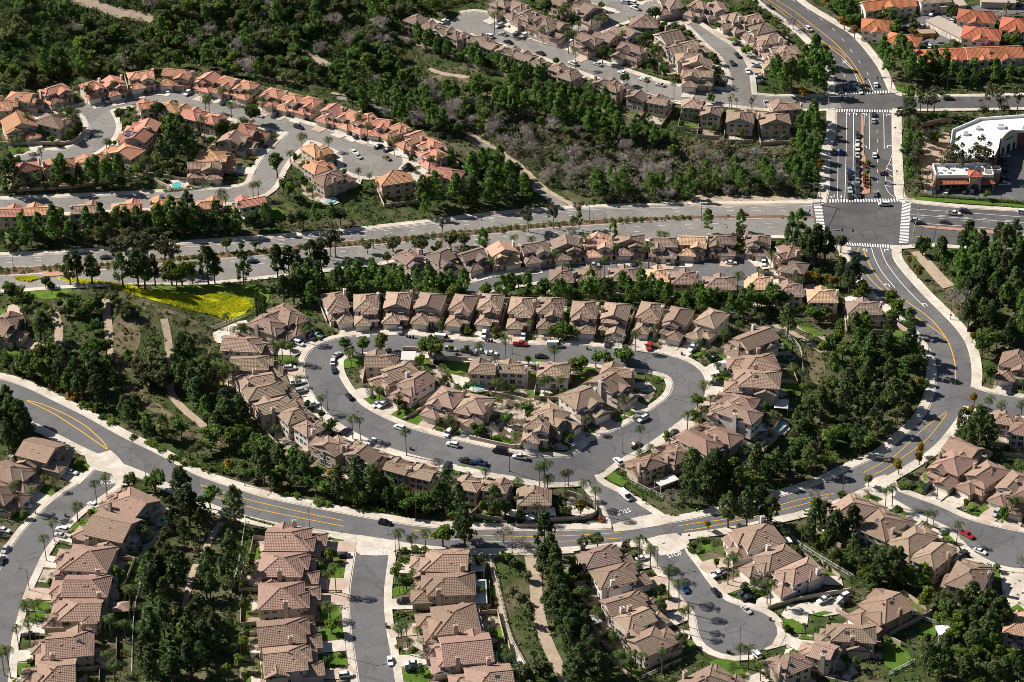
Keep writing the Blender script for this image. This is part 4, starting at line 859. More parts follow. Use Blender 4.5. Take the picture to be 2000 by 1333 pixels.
for i, h in enumerate(HOUSES):
    rng = random.Random(4000 + i); W2, D2 = h['w'] / 2, h['d'] / 2; fl = h['flip']; fr = h['front']
    back = D2 + rng.uniform(5.0, 7.5); sd_ = 1.0
    def ring(x0, x1, y0, y1): return [local(h, a, b) for a, b in ((x0, y0), (x1, y0), (x1, y1), (x0, y1))]
    # the lot itself
    for _ in range(6):
        pts = ring(-W2 - sd_, W2 + sd_, -back, fr)
        if allowed([pts[0], pts[1], (pts[0] + pts[1]) / 2], [ROADM, BAREM]): break
        back -= 1.2
    back = max(back, D2 + .6)
    pts = ring(-W2 - sd_, W2 + sd_, -back, fr - .1)
    lotm = rng.choice(('concrete', 'soil', 'paver', 'concrete', 'soil')) if h['t'][0] != 'A' else rng.choice(('soil', 'concrete', 'soil', 'paver'))
    struct(sheet('yard', pts, 0.05 + .0012 * (i % 40), MT['yard%d' % rng.choice((0, 0, 1, 1, 1, 2))], 6)); fill(LOTM, pts)
    # patio behind
    if back > D2 + 2:
        a, b = (-W2 * .9, W2 * .2) if rng.random() < .5 else (-W2 * .1, W2 * .9)
        struct(sheet('patio', ring(a, b, -D2 - min(3.6, back - D2 - .4), -D2), 0.13 + .0012 * (i % 40), MT[rng.choice(('concrete', 'concrete', 'paver'))], 6))
        if rng.random() < .72 and back > D2 + 3.5 and not any(at(ROADM, *(q_ + dq)) for q_ in ring(-W2 * .9, W2 * .9, -back, -D2 - 1.0) + [local(h, 0, -(back + D2) / 2)] for dq in ((0, 0), (1.5, 0), (-1.5, 0), (0, 2), (0, -2))):
            P_ = ring(-W2 * .85, W2 * .85, -back + .9, -D2 - 3.2 if back > D2 + 4.5 else -D2 - 1.5); j = [p + np.array([rng.uniform(-.6, .6), rng.uniform(-.6, .6)]) for p in P_]
            struct(sheet('lawn', smooth(np.array(j), 1.5, closed=True) if rng.random() < .4 else j, 0.16 + .0012 * (i % 40), MT['lawn' if rng.random() < .8 else 'lawn_dry'], 5))
    # drive
    gx_ = h['o'].get('gx', 0); gxc = (W2 - 3.0) * fl
    gy_ = D2 + .2
    wd = rng.choice((2.9, 3.0, 3.4))
    struct(sheet('driveway', ring(gxc - wd, gxc + wd, gy_ - .4, fr + h['walk'] + .1), 0.29 + .0012 * (i % 40), MT[rng.choice(('concrete', 'concrete', 'concrete', 'paver'))], 5))
    fill(BUILTM, ring(gxc - wd, gxc + wd, gy_, fr + h['walk']))
    # front walk and lawn on the other half
    xa, xb = (-W2 - sd_ + .2, gxc - wd - .4) if fl > 0 else (gxc + wd + .4, W2 + sd_ - .2)
    if fr - D2 > 2.2 and xb - xa > 2:
        struct(sheet('front_walk', ring(xa, xb, D2 - 3.5, D2 - 1.2), 0.10 + .0012 * (i % 40), MT[rng.choice(('concrete', 'paver'))], 5))
        y0_, y1_ = D2 - 1.2, fr - .1
        if rng.random() < .78:
            t_ = rng.uniform(.15, .5); pts2 = ring(xa + .2, xb - .1, y0_ + (y1_ - y0_) * rng.uniform(0, .25), y1_ - .15)
            pl = np.array(pts2); pl = smooth(pl, 1.2, closed=True) if rng.random() < .5 else pl
            if not at(ROADM, *pl.mean(0)) and not any(at(ROADM, *q) for q in pts2): struct(sheet('lawn', pl, 0.17 + .0012 * (i % 40), MT['lawn' if rng.random() < .85 else 'lawn_dry'], 5))
    h['back'] = back; h['xa'], h['xb'] = xa, xb
    # garden wall: along one side of the back yard and across its end
    if back > D2 + 1.5 and rng.random() < .8:
        wl = MB(); hgt_w = 1.7; s_ = rng.choice((-1, 1)); th = .14
        white = h['t'][0] == 'C' and rng.random() < .5
        def seg(x0, y0, x1, y1):
            n_ = max(1, int(math.hypot(x1 - x0, y1 - y0) / 4))
            for k in range(n_):
                a = local(h, x0 + (x1 - x0) * k / n_, y0 + (y1 - y0) * k / n_); b = local(h, x0 + (x1 - x0) * (k + 1) / n_, y0 + (y1 - y0) * (k + 1) / n_)
                dd = (b - a) / np.linalg.norm(b - a); nn_ = np.array([-dd[1], dd[0]]) * th / 2
                za, zb = float(hgt(*a)), float(hgt(*b))
                wl.v.extend([(*(a - nn_), za - .6), (*(b - nn_), zb - .6), (*(b + nn_), zb - .6), (*(a + nn_), za - .6), (*(a - nn_), za + hgt_w), (*(b - nn_), zb + hgt_w), (*(b + nn_), zb + hgt_w), (*(a + nn_), za + hgt_w)]); q0 = len(wl.v) - 8
                for qf in ((4, 5, 6, 7), (0, 1, 5, 4), (1, 2, 6, 5), (2, 3, 7, 6), (3, 0, 4, 7)): wl.f.append(tuple(q0 + c for c in qf)); wl.m.append(0)
        xs1 = s_ * (W2 + sd_ - .1)
        seg(xs1, D2 - 6, xs1, -back + .2); seg(xs1, -back + .1, -xs1, -back + .1)
        o_ = wl.obj('garden_wall', MT['wall_block']); yi += 1
        tag(o_, f"garden wall behind house {h['ph2']}", 'garden wall', 'block walls round the back yards')
# ================================================================== trees and plants
def leaf_cloud(rng, centers, radii, per, size, flat=0.5, upb=0.25, squash=0.8):
    """many small leaf-clump faces spread through clumps; returns vertices and quads"""
    C = np.repeat(np.asarray(centers, float), per, 0); Rr = np.repeat(np.asarray(radii, float), per)
    n = len(C); v = rng.normal(size=(n, 3)); v /= np.linalg.norm(v, axis=1)[:, None]
    rad = Rr * rng.uniform(0.35, 1.0, n) ** 0.6
    pos = C + v * rad[:, None] * np.array([1, 1, squash])
    nrm = v * flat + rng.normal(size=(n, 3)) * 0.6 + np.array([0, 0, upb]); nrm /= np.linalg.norm(nrm, axis=1)[:, None]
    a = np.cross(nrm, rng.normal(size=(n, 3))); a /= np.linalg.norm(a, axis=1)[:, None]; b = np.cross(nrm, a)
    s = size * rng.uniform(0.6, 1.3, n)[:, None]; t = s * rng.uniform(0.5, 0.9, n)[:, None]
    V = np.stack([pos - a * s - b * t * 0.3, pos + a * s * 0.2 - b * t, pos + a * s + b * t * 0.3, pos - a * s * 0.2 + b * t], 1).reshape(-1, 3)
    return V, np.arange(4 * n).reshape(-1, 4)
def trunk_mesh(name, rng, h, r, limbs, spread, m, lean=0.3):
    b = MB(); p = [Vector((0, 0, -0.5))]; k = 5
    for i in range(1, k + 1): p.append(Vector((rng.uniform(-lean, lean) * i / k, rng.uniform(-lean, lean) * i / k, h * i / k)))
    rad = [r * (1.25 - 1.0 * i / k) + 0.03 for i in range(k + 1)]; b.tube(p, rad, 0, 6)
    for q in range(limbs):
        t = rng.uniform(0.35, 0.95); base = p[0].lerp(p[-1], t); a = rng.uniform(0, 6.28); L = spread * rng.uniform(.5, 1.0) * (1.15 - t * .5)
        mid = base + Vector((math.cos(a) * L * .5, math.sin(a) * L * .5, L * .35)); end = base + Vector((math.cos(a) * L, math.sin(a) * L, L * rng.uniform(.4, .9)))
        b.tube([base, mid, end], [r * .4, r * .25, r * .1], 0, 5)
    return b.mesh(name, [m])
PROTO = {}
def add_proto(kind, crown, trunk, hh): PROTO.setdefault(kind, []).append((crown, trunk, hh))
def build_protos():
    for v in range(6):      # pines: tall, ragged, brushed-up masses
        r = np.random.default_rng(10 + v); rr = random.Random(v); H = r.uniform(11, 14); cen = []; rad = []
        base = H * r.uniform(.22, .34); wmax = r.uniform(2.6, 3.7)
        for k in range(46):
            t = r.uniform(0, 1) ** 0.85; z = base + (H - base) * t; w = wmax * (1 - t) ** .55 * (0.55 + 0.45 * min(1, t * 4)); a = r.uniform(0, 6.28); q = w * r.uniform(.25, 1.0) ** .6
            cen.append((math.cos(a) * q, math.sin(a) * q, z)); rad.append(r.uniform(.65, 1.15) * (1.05 - .35 * t))
        V, Q = leaf_cloud(r, cen, rad, 34, .36, .5, .35, .85)
        add_proto('pine', npmesh('crown', V, Q, MT['leaf_pine']), trunk_mesh('trunk', rr, H * .9, .22, 7, 2.6, MT['bark']), H)
    for kind, m, n in (('broad', 'leaf_broad', 5), ('bright', 'leaf_bright', 4), ('yellow', 'leaf_yellow', 3), ('olive', 'leaf_olive', 4), ('dark', 'leaf_dark', 4)):
        for v in range(n):
            r = np.random.default_rng(100 + v * 7 + len(kind)); rr = random.Random(v + 50); H = r.uniform(6.2, 8.2); cen = []; rad = []; wx = r.uniform(2.3, 3.2)
            lob = [(r.uniform(-1.1, 1.1), r.uniform(-1.1, 1.1), H * r.uniform(.5, .8), r.uniform(.55, 1.0)) for _ in range(6)]
            for k in range(46):
                lx, ly, lz, ls = lob[k % 6]; d = r.normal(size=3); d /= np.linalg.norm(d); q = r.uniform(.3, 1) ** .5 * wx * .62 * ls
                cen.append((lx + d[0] * q, ly + d[1] * q, max(H * .28, lz + d[2] * q * .75))); rad.append(r.uniform(.55, 1.0))
            V, Q = leaf_cloud(r, cen, rad, 30, .34, .55, .3)
            add_proto(kind, npmesh('crown', V, Q, MT[m]), trunk_mesh('trunk', rr, H * .7, .18, 6, 2.2, MT['bark']), H)
    for v in range(4):      # gum trees: open crown in separate clumps
        r = np.random.default_rng(300 + v); rr = random.Random(v + 90); H = r.uniform(12, 15); cen = []; rad = []
        for q in range(9):
            lx, ly, lz = r.uniform(-2.6, 2.6), r.uniform(-2.6, 2.6), H * r.uniform(.45, .98)
            for k in range(4): cen.append((lx + r.normal() * .6, ly + r.normal() * .6, lz + r.normal() * .5)); rad.append(r.uniform(.6, 1.0))
        V, Q = leaf_cloud(r, cen, rad, 26, .34, .4, .1)
        add_proto('gum', npmesh('crown', V, Q, MT['leaf_euc']), trunk_mesh('trunk', rr, H * .92, .22, 10, 3.6, MT['bark_grey'], .8), H)
    for v in range(5):      # leafless trees
        rr = random.Random(v + 200); b = MB(); tk = MB(); H = rr.uniform(5.5, 8)
        tk.tube([Vector((0, 0, -.4)), Vector((.1, .05, H * .3)), Vector((.2, -.1, H * .55))], [.2, .15, .1], 0, 6)
        def branch(p, d, L, r_, n):
            e = p + d * L; b.bar(p, e, r_, 0, r_ * .55, 4 if n > 1 else 3)
            if n == 0: return
            for q in range(rr.choice((3, 3, 4))):
                nd = (d + Vector((rr.uniform(-.75, .75), rr.uniform(-.75, .75), rr.uniform(-.15, .5)))).normalized(); branch(p + d * L * rr.uniform(.55, 1), nd, L * rr.uniform(.55, .78), r_ * .55, n - 1)
        for q in range(6):
            a = rr.uniform(0, 6.28); branch(Vector((.1, 0, H * rr.uniform(.25, .5))), Vector((math.cos(a) * .8, math.sin(a) * .8, rr.uniform(.5, 1.1))).normalized(), H * .30, .075, 4)
        rg = np.random.default_rng(v + 900); cen = rg.normal(size=(26, 3)) * np.array([1.3, 1.3, 1.0]) + np.array([0, 0, H * .68]); Vt, Qt = leaf_cloud(rg, cen, np.full(26, .9), 26, .34, .2, .3); Vt = Vt.reshape(-1, 4, 3); mid = Vt.mean(1, keepdims=True); ax = Vt[:, 2:3] - Vt[:, 0:1]; ax /= np.linalg.norm(ax, axis=2, keepdims=True); off = Vt - mid; al = (off * ax).sum(2, keepdims=True) * ax; Vt = mid + al * 1.3 + (off - al) * .22
        for q4 in Vt.tolist(): b.face(q4, 0)
        add_proto('bare', b.mesh('crown', [MT['twig']]), tk.mesh('trunk', [MT['bark_grey']]), H)
    for v in range(5):      # feather palms, fronds arched and blown a little to one side
        rr = random.Random(v + 400); H = (7.5, 9, 6, 10.5, 4.2)[v]; tk = MB(); lean = rr.uniform(-.35, .35)
        pts = [Vector((lean * (i / 5) ** 2, lean * .4 * (i / 5), -.4 + (H + .4) * i / 5)) for i in range(6)]; tk.tube(pts, [.20, .17, .16, .15, .15, .17], 0, 7)
        top = pts[-1]; b = MB(); nf = 15
        for f in range(nf):
            a = f / nf * 6.283 + rr.uniform(-.2, .2); el = rr.uniform(-.15, 1.25); L = rr.uniform(2.9, 3.7); d = Vector((math.cos(a), math.sin(a), 0)); prev = None; p = top.copy(); ang = el
            sd_ = Vector((-math.sin(a), math.cos(a), 0)); seg = 7
            for k in range(seg + 1):
                t = k / seg; wd = .74 * math.sin(math.pi * min(1, t * .9 + .12)) ** .7
                cur = (p.copy(), wd)
                if prev is not None:
                    for s_ in (-1, 1):
                        for u in (0, .5):
                            q0 = prev[0].lerp(cur[0], u); q1 = prev[0].lerp(cur[0], u + .36); w_ = prev[1] * (1 - u) + cur[1] * u
                            tip = q0.lerp(q1, .7) + sd_ * s_ * w_ + Vector((0, 0, -.35 * w_)) + d * .18
                            b.face([q0, q1, tip], 0)
                prev = cur; dirv = d * math.cos(ang) + Vector((0, 0, 1)) * math.sin(ang); p = p + dirv * (L / seg) + Vector((.05, -.01, 0)) * t; ang -= (.42 + .1 * rr.random())
        add_proto('palm', b.mesh('crown', [MT['leaf_palm']]), tk.mesh('trunk', [MT['bark_palm']]), H)
    for v in range(2):      # fan palms
        rr = random.Random(v + 460); H = (10, 12)[v]; tk = MB(); tk.tube([Vector((0, 0, -.4)), Vector((.1, 0, H * .5)), Vector((.1, .1, H))], [.26, .2, .18], 0, 7); b = MB()
        for f in range(34):
            a = rr.uniform(0, 6.28); el = rr.uniform(-.9, 1.3); d = Vector((math.cos(a) * math.cos(el), math.sin(a) * math.cos(el), math.sin(el))); u = d.orthogonal().normalized(); w = d.cross(u); c = Vector((.1, .1, H)) + d * 1.0
            for k in range(7):
                t0 = -1.2 + k * .4; e = c + (d * math.cos(t0) + u * math.sin(t0)) * 1.0
                b.face([c, c + (d * math.cos(t0 + .12) + u * math.sin(t0 + .12)) * .7, e, c + (d * math.cos(t0 - .12) + u * math.sin(t0 - .12)) * .7], 0)
        add_proto('fan', b.mesh('crown', [MT['leaf_palm']]), tk.mesh('trunk', [MT['bark_palm']]), H)
    r = np.random.default_rng(600)
    for v in range(2):
        H = 9.0; cen = [(r.normal() * .12, r.normal() * .12, z) for z in np.linspace(.6, H, 26)]; rad = [.62 * math.sin(math.pi * min(.97, .2 + .75 * (1 - z[2] / H))) + .12 for z in cen]
        V, Q = leaf_cloud(r, cen, rad, 40, .22, .7, .3, 1.0); add_proto('cypress', npmesh('crown', V, Q, MT['leaf_dark']), trunk_mesh('trunk', random.Random(7), 3, .15, 0, 1, MT['bark']), H)
    for m in ('leaf_broad', 'leaf_bright', 'leaf_yellow', 'leaf_olive', 'shrub_rust'):
        for v in range(2):
            cen = [(r.normal() * .42, r.normal() * .42, r.uniform(.3, .85)) for _ in range(9)]; V, Q = leaf_cloud(r, cen, [.45] * 9, 26, .2, .7, .3)
            PROTO.setdefault('sh_' + m, []).append((npmesh('shrub', V, Q, MT[m]), None, 1.3))
build_protos()
KIND = {'pine': ('pine_tree', 'pine tree'), 'broad': ('leafy_tree', 'leafy tree'), 'bright': ('bright_green_tree', 'leafy tree'), 'yellow': ('golden_tree', 'leafy tree'), 'olive': ('olive_tree', 'olive green tree'), 'dark': ('dark_leafy_tree', 'leafy tree'), 'gum': ('gum_tree', 'gum tree'), 'bare': ('bare_tree', 'bare tree'), 'palm': ('feather_palm', 'palm'), 'fan': ('fan_palm', 'palm'), 'cypress': ('cypress', 'cypress')}
WORD = {'pine': 'dark ragged pine', 'broad': 'green leafy tree', 'bright': 'bright green bushy tree', 'yellow': 'golden yellow tree', 'olive': 'dull olive green tree', 'dark': 'dark leafy tree', 'gum': 'open crowned gum tree', 'bare': 'leafless grey tree', 'palm': 'feather palm', 'fan': 'tall fan palm', 'cypress': 'slim dark cypress'}
TREES = []      # (kind, x, y, height, place, rng seed)
TCOUNT = defaultdict(int)
TPOS = []
def plant(kind, p, height, place, force=False):
    """remember a tree standing at ground point p"""
    TREES.append((kind, float(p[0]), float(p[1]), float(height), place)); TPOS.append((float(p[0]), float(p[1])))
def trees_px(kind, t, lst, place, h=None, zfrac=.55):
    for q in lst:
        hh = (q[2] if len(q) > 2 else h) * {'pine': 1.35, 'palm': 1.22, 'broad': 1.25, 'bright': 1.2, 'olive': 1.2, 'dark': 1.2, 'gum': 1.15}.get(kind, 1.0); zfrac = {'palm': .93, 'fan': .93, 'gum': .7}.get(kind, .58); plant(kind, G(T(t, [q[:2]]), hh * zfrac)[0], hh, place)
KEEP = ROADM | BUILTM
def grove(t, poly, n, mix, hr, place, seed, gap=3.2, lots=False, keep=None):
    """scatter trees through an area of the photograph, clear of roads, houses and paths"""
    rng = random.Random(seed); zf = sum(hr) / 2 * .45
    P = G(T(t, poly) if t else poly, zf); a, b = P.min(0), P.max(0); got = 0; tries = 0; kinds = list(mix); wts = [mix[k] for k in kinds]
    while got < n and tries < n * 40:
        tries += 1; p = np.array([rng.uniform(a[0], b[0]), rng.uniform(a[1], b[1])])
        if not inpoly(p[None], P)[0]: continue
        hh = rng.uniform(*hr); r_ = 1.6
        k = rng.choices(kinds, wts)[0]
        hh *= 1.12 if lots else 1.22
        if k in ('broad', 'bright', 'olive', 'dark', 'yellow', 'bare'): hh *= .62
        if any(at(KEEP, p[0] + dx, p[1] + dy) for dx, dy in ((0, 0), (r_, 0), (-r_, 0), (0, r_), (0, -r_))): continue
        # not where its crown would stand in front of a road or roof seen clear in the photograph
        if at(BAREM, *p) or (not lots and at(LOTM, *p)): continue
        up_y = p[1] + hh * 1.35
        blk = sum(bool(at(KEEP, p[0], p[1] + hh * s_)) for s_ in (.35, .7, 1.05, 1.35))
        if any(bool(at(BAREM, p[0], p[1] + hh * s_)) for s_ in (.3, .6, .9, 1.2)) and rng.random() < .7: continue
        if blk > 1 and rng.random() < (keep if keep is not None else .8): continue
        if any((p[0] - q[0]) ** 2 + (p[1] - q[1]) ** 2 < gap * gap for q in TPOS[-400:]): continue
        plant(k, p, hh, place); got += 1
    return got
# ================================================================== pools, shade roofs, fences, walls
def hump(px, zo=0): return G(px, zo)
def pool(px, label, zone_=True, water='water'):
    P = smooth(G(px), 1.0, closed=True); c = P.mean(0); z = float(hgt(*c)) + .22; o = empty('swimming_pool', (c[0], c[1], z)); n = len(P); Q = P - c
    d = Q / np.linalg.norm(Q, axis=1)[:, None]; ring = MB(); out_ = Q + d * .55
    for i in range(n):
        j = (i + 1) % n; ring.face([(*Q[i], .10), (*out_[i], .10), (*out_[j], .10), (*Q[j], .10)], 0); ring.face([(*out_[i], .10), (*out_[i], -.4), (*out_[j], -.4), (*out_[j], .10)], 0); ring.face([(*Q[i], .10), (*Q[j], .10), (*Q[j], -.3), (*Q[i], -.3)], 0)
    ring.obj('coping', MT['concrete'], o); w = MB(); w.face([(*q, .02) for q in Q], 0); w.obj('water', MT[water], o)
    dk = Q + d * 2.4; struct(sheet('pool_deck', dk + c, .19, MT['concrete'], 4))
    tag(o, label, 'swimming pool', 'garden swimming pools'); fill(BAREM, dk + c); fill(LOTM, dk + c)
MT['water_pale'] = mat('pale_pool_water', (0.36, 0.50, 0.54), 0.05, 0.6); MT['water_shaded'] = mat('shaded_pool_water', (0.02, 0.16, 0.17), 0.05, 0.6)  # second water darker: shade over the lower left pools put into its colour
pool(T('B1', [(1295, 648), (1330, 635), (1380, 640), (1392, 655), (1360, 668), (1310, 664)]), 'small turquoise pool by the corner house under the flower field')
pool(T('B2', [(745, 925), (770, 920), (805, 928), (845, 930), (830, 946), (790, 948)]), 'turquoise pool on the island of the loop street')
pool(T('B3', [(520, 1150), (560, 1145), (602, 1162), (585, 1185), (545, 1205), (500, 1195)]), 'turquoise pool with dark edge behind the loop street homes at right')
pool(T('C1', [(800, 480), (850, 462), (905, 475), (890, 510), (850, 535), (790, 530)]), 'shaded green pool beside the rose roofed stack at lower left', water='water_shaded')
pool(T('C1', [(940, 350), (975, 335), (990, 360), (985, 395), (945, 402)]), 'shaded green pool behind the topmost rose roofed house at lower left', water='water_shaded')
pool(T('C2', [(940, 1200), (975, 1185), (1020, 1200), (1032, 1245), (1000, 1285), (960, 1270), (965, 1230)]), 'pale kidney shaped pool at the foot of the lower middle stack', water='water_pale')
pool(T('A1', [(1012, 1085), (1040, 1070), (1066, 1085), (1055, 1108), (1015, 1108)]), 'blue pool below the rose roofed house in the pink estate')
pool(T('A2', [(1930, 395), (1965, 392), (1970, 402), (1940, 405)]), 'small blue pool beside the tan house at the top')
pool(T('A1', [(1900, 1178), (1940, 1172), (1960, 1185), (1920, 1192)]), 'green tinted pool behind the last pink house by the pines')
pool(T('A1', [(845, 975), (865, 965), (875, 985), (850, 995)]), 'tiny blue pool between the pink hairpin houses')
def near_house(p): return min(HOUSES, key=lambda h: np.linalg.norm(h['p'] - p))
def patio(px, w, d, label, m='white_wood', h=2.6, slats=True, name='patio_cover'):
    p = G([px], h)[0]; hh = near_house(p); o = empty(name, (p[0], p[1], float(hgt(*p)) + .12), math.atan2(hh['f'][1], hh['f'][0]) - math.pi / 2); b = MB()
    if slats:
        k = int(d / .28)
        for i in range(k): y = -d / 2 + (i + .5) * d / k; b.box(-w / 2, w / 2, y - .10, y + .10, h + .02, h + .12, 0)
    else: b.box(-w / 2, w / 2, -d / 2, d / 2, h, h + .12, 0)
    b.obj('shade_roof', MT[m], o); f = MB(); f.box(-w / 2, w / 2, -d / 2 - .06, -d / 2 + .06, h - .2, h, 0); f.box(-w / 2, w / 2, d / 2 - .06, d / 2 + .06, h - .2, h, 0); f.obj('beam', MT[m], o)
    for sx in (-1, 1):
        for sy in (-1, 1): q = MB(); q.box(sx * (w / 2 - .15) - .08, sx * (w / 2 - .15) + .08, sy * (d / 2 - .15) - .08, sy * (d / 2 - .15) + .08, -.3, h - .2, 0); q.obj('post', MT[m], o)
    tag(o, label, 'patio cover', 'patio covers')
for t, px, w, d, lb in (('C1', (905, 320), 7, 4, 'white slatted patio cover behind the topmost rose roofed house at lower left'), ('C1', (790, 480), 6, 3.5, 'white slatted patio cover over the shaded pool terrace at lower left'),
    ('C2', (803, 648), 7, 4.5, 'white patio cover behind the top house of the lower middle stack'), ('C2', (815, 770), 7, 4, 'white patio cover with gaps behind the cross gabled house'), ('C2', (818, 840), 6, 4, 'lower white patio cover behind the cross gabled house'), ('B2', (392, 752), 5.5, 6, 'pale grey patio cover beside the white house on the loop island'),
    ('B3', (545, 688), 5, 4, 'white patio cover behind the topmost house right of the loop'), ('B3', (580, 1035), 6, 5, 'weathered pergola behind the long roofed house right of the loop'), ('C3', (600, 500), 4, 4, 'small white patio cover by the topmost dead end house'), ('C2', (1905, 150), 8, 4, 'white patio cover behind the corner house by the loop entrance'),
    ('C2', (1455, 960), 7, 6, 'flat white patio roof left of the lower right dead end'), ('B3', (1150, 535), 4, 3, 'small white patio cover beside the big bend house'), ('A1', (1230, 1265), 5, 3, 'white patio cover below the pink row by the pines'), ('A1', (1430, 1275), 6, 3, 'white patio cover below the last house of the pink row'), ('A2', (1310, 480), 5, 3.5, 'white patio cover behind the top brown row'), ('A2', (1860, 260), 5, 3.5, 'white patio cover beside the pale house at the top')):
    patio(T(t, [px])[0], w, d, lb)
def gazebo(px, w, m, label, flat=False, h=2.6):
    p = G([px], h)[0]; o = empty('gazebo', (p[0], p[1], float(hgt(*p)) + .1), .1); b = MB(); t = .35 if flat else 1.3
    ring_loft(b, [[(-w / 2, -w / 2, h), (w / 2, -w / 2, h), (w / 2, w / 2, h), (-w / 2, w / 2, h)], [(-w / 2 * (.96 if flat else .05), -w / 2 * (.96 if flat else .05), h + t), (w / 2 * (.96 if flat else .05), -w / 2 * (.96 if flat else .05), h + t), (w / 2 * (.96 if flat else .05), w / 2 * (.96 if flat else .05), h + t), (-w / 2 * (.96 if flat else .05), w / 2 * (.96 if flat else .05), h + t)]], 0)
    b.obj('canopy', MT[m], o)
    for sx in (-1, 1):
        for sy in (-1, 1): q = MB(); q.box(sx * (w / 2 - .2) - .09, sx * (w / 2 - .2) + .09, sy * (w / 2 - .2) - .09, sy * (w / 2 - .2) + .09, -.3, h, 0); q.obj('post', MT['white_wood'], o)
    tag(o, label, 'gazebo')
gazebo(T('C3', [(1535, 1030)])[0], 5, 'white_wood', 'white flat topped gazebo on the lawn at lower right', True); gazebo(T('C2', [(1215, 335)])[0], 4.6, 'white_wood', 'white pointed gazebo behind the curving garden wall'); gazebo(T('C1', [(710, 890)])[0], 5.5, 'roof_tan', 'tile roofed gazebo beside the rose roofed stack at lower left'); gazebo(T('B3', [(450, 1170)])[0], 5, 'white_wood', 'white canopy beside the turquoise pool')
MT['fabric_blue'] = mat('blue_fabric', (0.02, 0.25, 0.55), 0.8, 0.2); MT['fabric_white'] = mat('white_fabric', (0.75, 0.74, 0.72), 0.8, 0.2)
def umbrella(px, m, label, r_=1.5):
    p = G([px], 2.3)[0]; o = empty('patio_umbrella', (p[0], p[1], float(hgt(*p)) + .1)); b = MB(); b.bar((0, 0, -.2), (0, 0, 2.7), .04, 0, n=6); b.obj('pole', MT['steel'], o); c = MB()
    for k in range(8):
        a0, a1 = k * math.pi / 4, (k + 1) * math.pi / 4; c.face([(math.cos(a0) * r_, math.sin(a0) * r_, 2.1), (math.cos(a1) * r_, math.sin(a1) * r_, 2.1), (0, 0, 2.75)], 0); c.face([(math.cos(a1) * r_, math.sin(a1) * r_, 2.07), (math.cos(a0) * r_, math.sin(a0) * r_, 2.07), (0, 0, 2.72)], 0)
    c.obj('canopy', m, o); tag(o, label, 'umbrella')
umbrella(T('C3', [(1045, 515)])[0], MT['fabric_blue'], 'bright blue patio umbrella behind the tan house at right'); umbrella(T('C2', [(1000, 338)])[0], MT['fabric_white'], 'white patio umbrella behind the curving garden wall, left one', 2.2); umbrella(T('C2', [(1105, 360)])[0], MT['fabric_white'], 'white patio umbrella behind the curving garden wall, right one', 2.0)
def trampoline(px):
    p = G([px], .8)[0]; o = empty('trampoline', (p[0], p[1], float(hgt(*p)) + .1)); b = MB(); b.bar((0, 0, .78), (0, 0, .82), 1.9, 0, n=20); b.obj('mat', MT['black'], o); r_ = MB()
    for k in range(20):
        a0, a1 = k * .31416, (k + 1) * .31416; r_.bar((math.cos(a0) * 2.0, math.sin(a0) * 2.0, .82), (math.cos(a1) * 2.0, math.sin(a1) * 2.0, .82), .1, 0, n=5)
    r_.obj('rim', MT['white_wood'], o)
    for k in range(4): l = MB(); a = k * 1.57 + .6; l.bar((math.cos(a) * 1.9, math.sin(a) * 1.9, -.2), (math.cos(a) * 1.95, math.sin(a) * 1.95, .8), .05, 0); l.obj('leg', MT['steel'], o)
    tag(o, 'round black trampoline on the lawn right of the loop street', 'trampoline')
trampoline(T('B3', [(625, 762)])[0])
def fence(px, label, h=1.5, name='white_fence'):
    c = resample(smooth(G(px), 3), step=2.4); b = MB(); p0 = c[0]; rails = MB(); posts = MB()
    for i in range(len(c)):
        z = float(hgt(*c[i])); posts.box(c[i][0] - .07, c[i][0] + .07, c[i][1] - .07, c[i][1] + .07, z - .4, z + h + .1, 0)
        if i < len(c) - 1:
            z2 = float(hgt(*c[i + 1]))
            for q in (.25, h - .1): rails.bar((*c[i], z + q), (*c[i + 1], z2 + q), .07, 0, n=4)
            for k in range(6):
                t = (k + .5) / 6; x, y, zz = c[i][0] + (c[i + 1][0] - c[i][0]) * t, c[i][1] + (c[i + 1][1] - c[i][1]) * t, z + (z2 - z) * t; rails.box(x - .04, x + .04, y - .04, y + .04, zz + .2, zz + h, 0)
    o = empty(name, (0, 0, 0)); rails.obj('railing', MT['white_wood'], o); 
    k_ = posts.obj('fence_posts', MT['white_wood'], o); k_['kind'] = 'stuff'
    tag(o, label, 'fence', 'white picket fences')
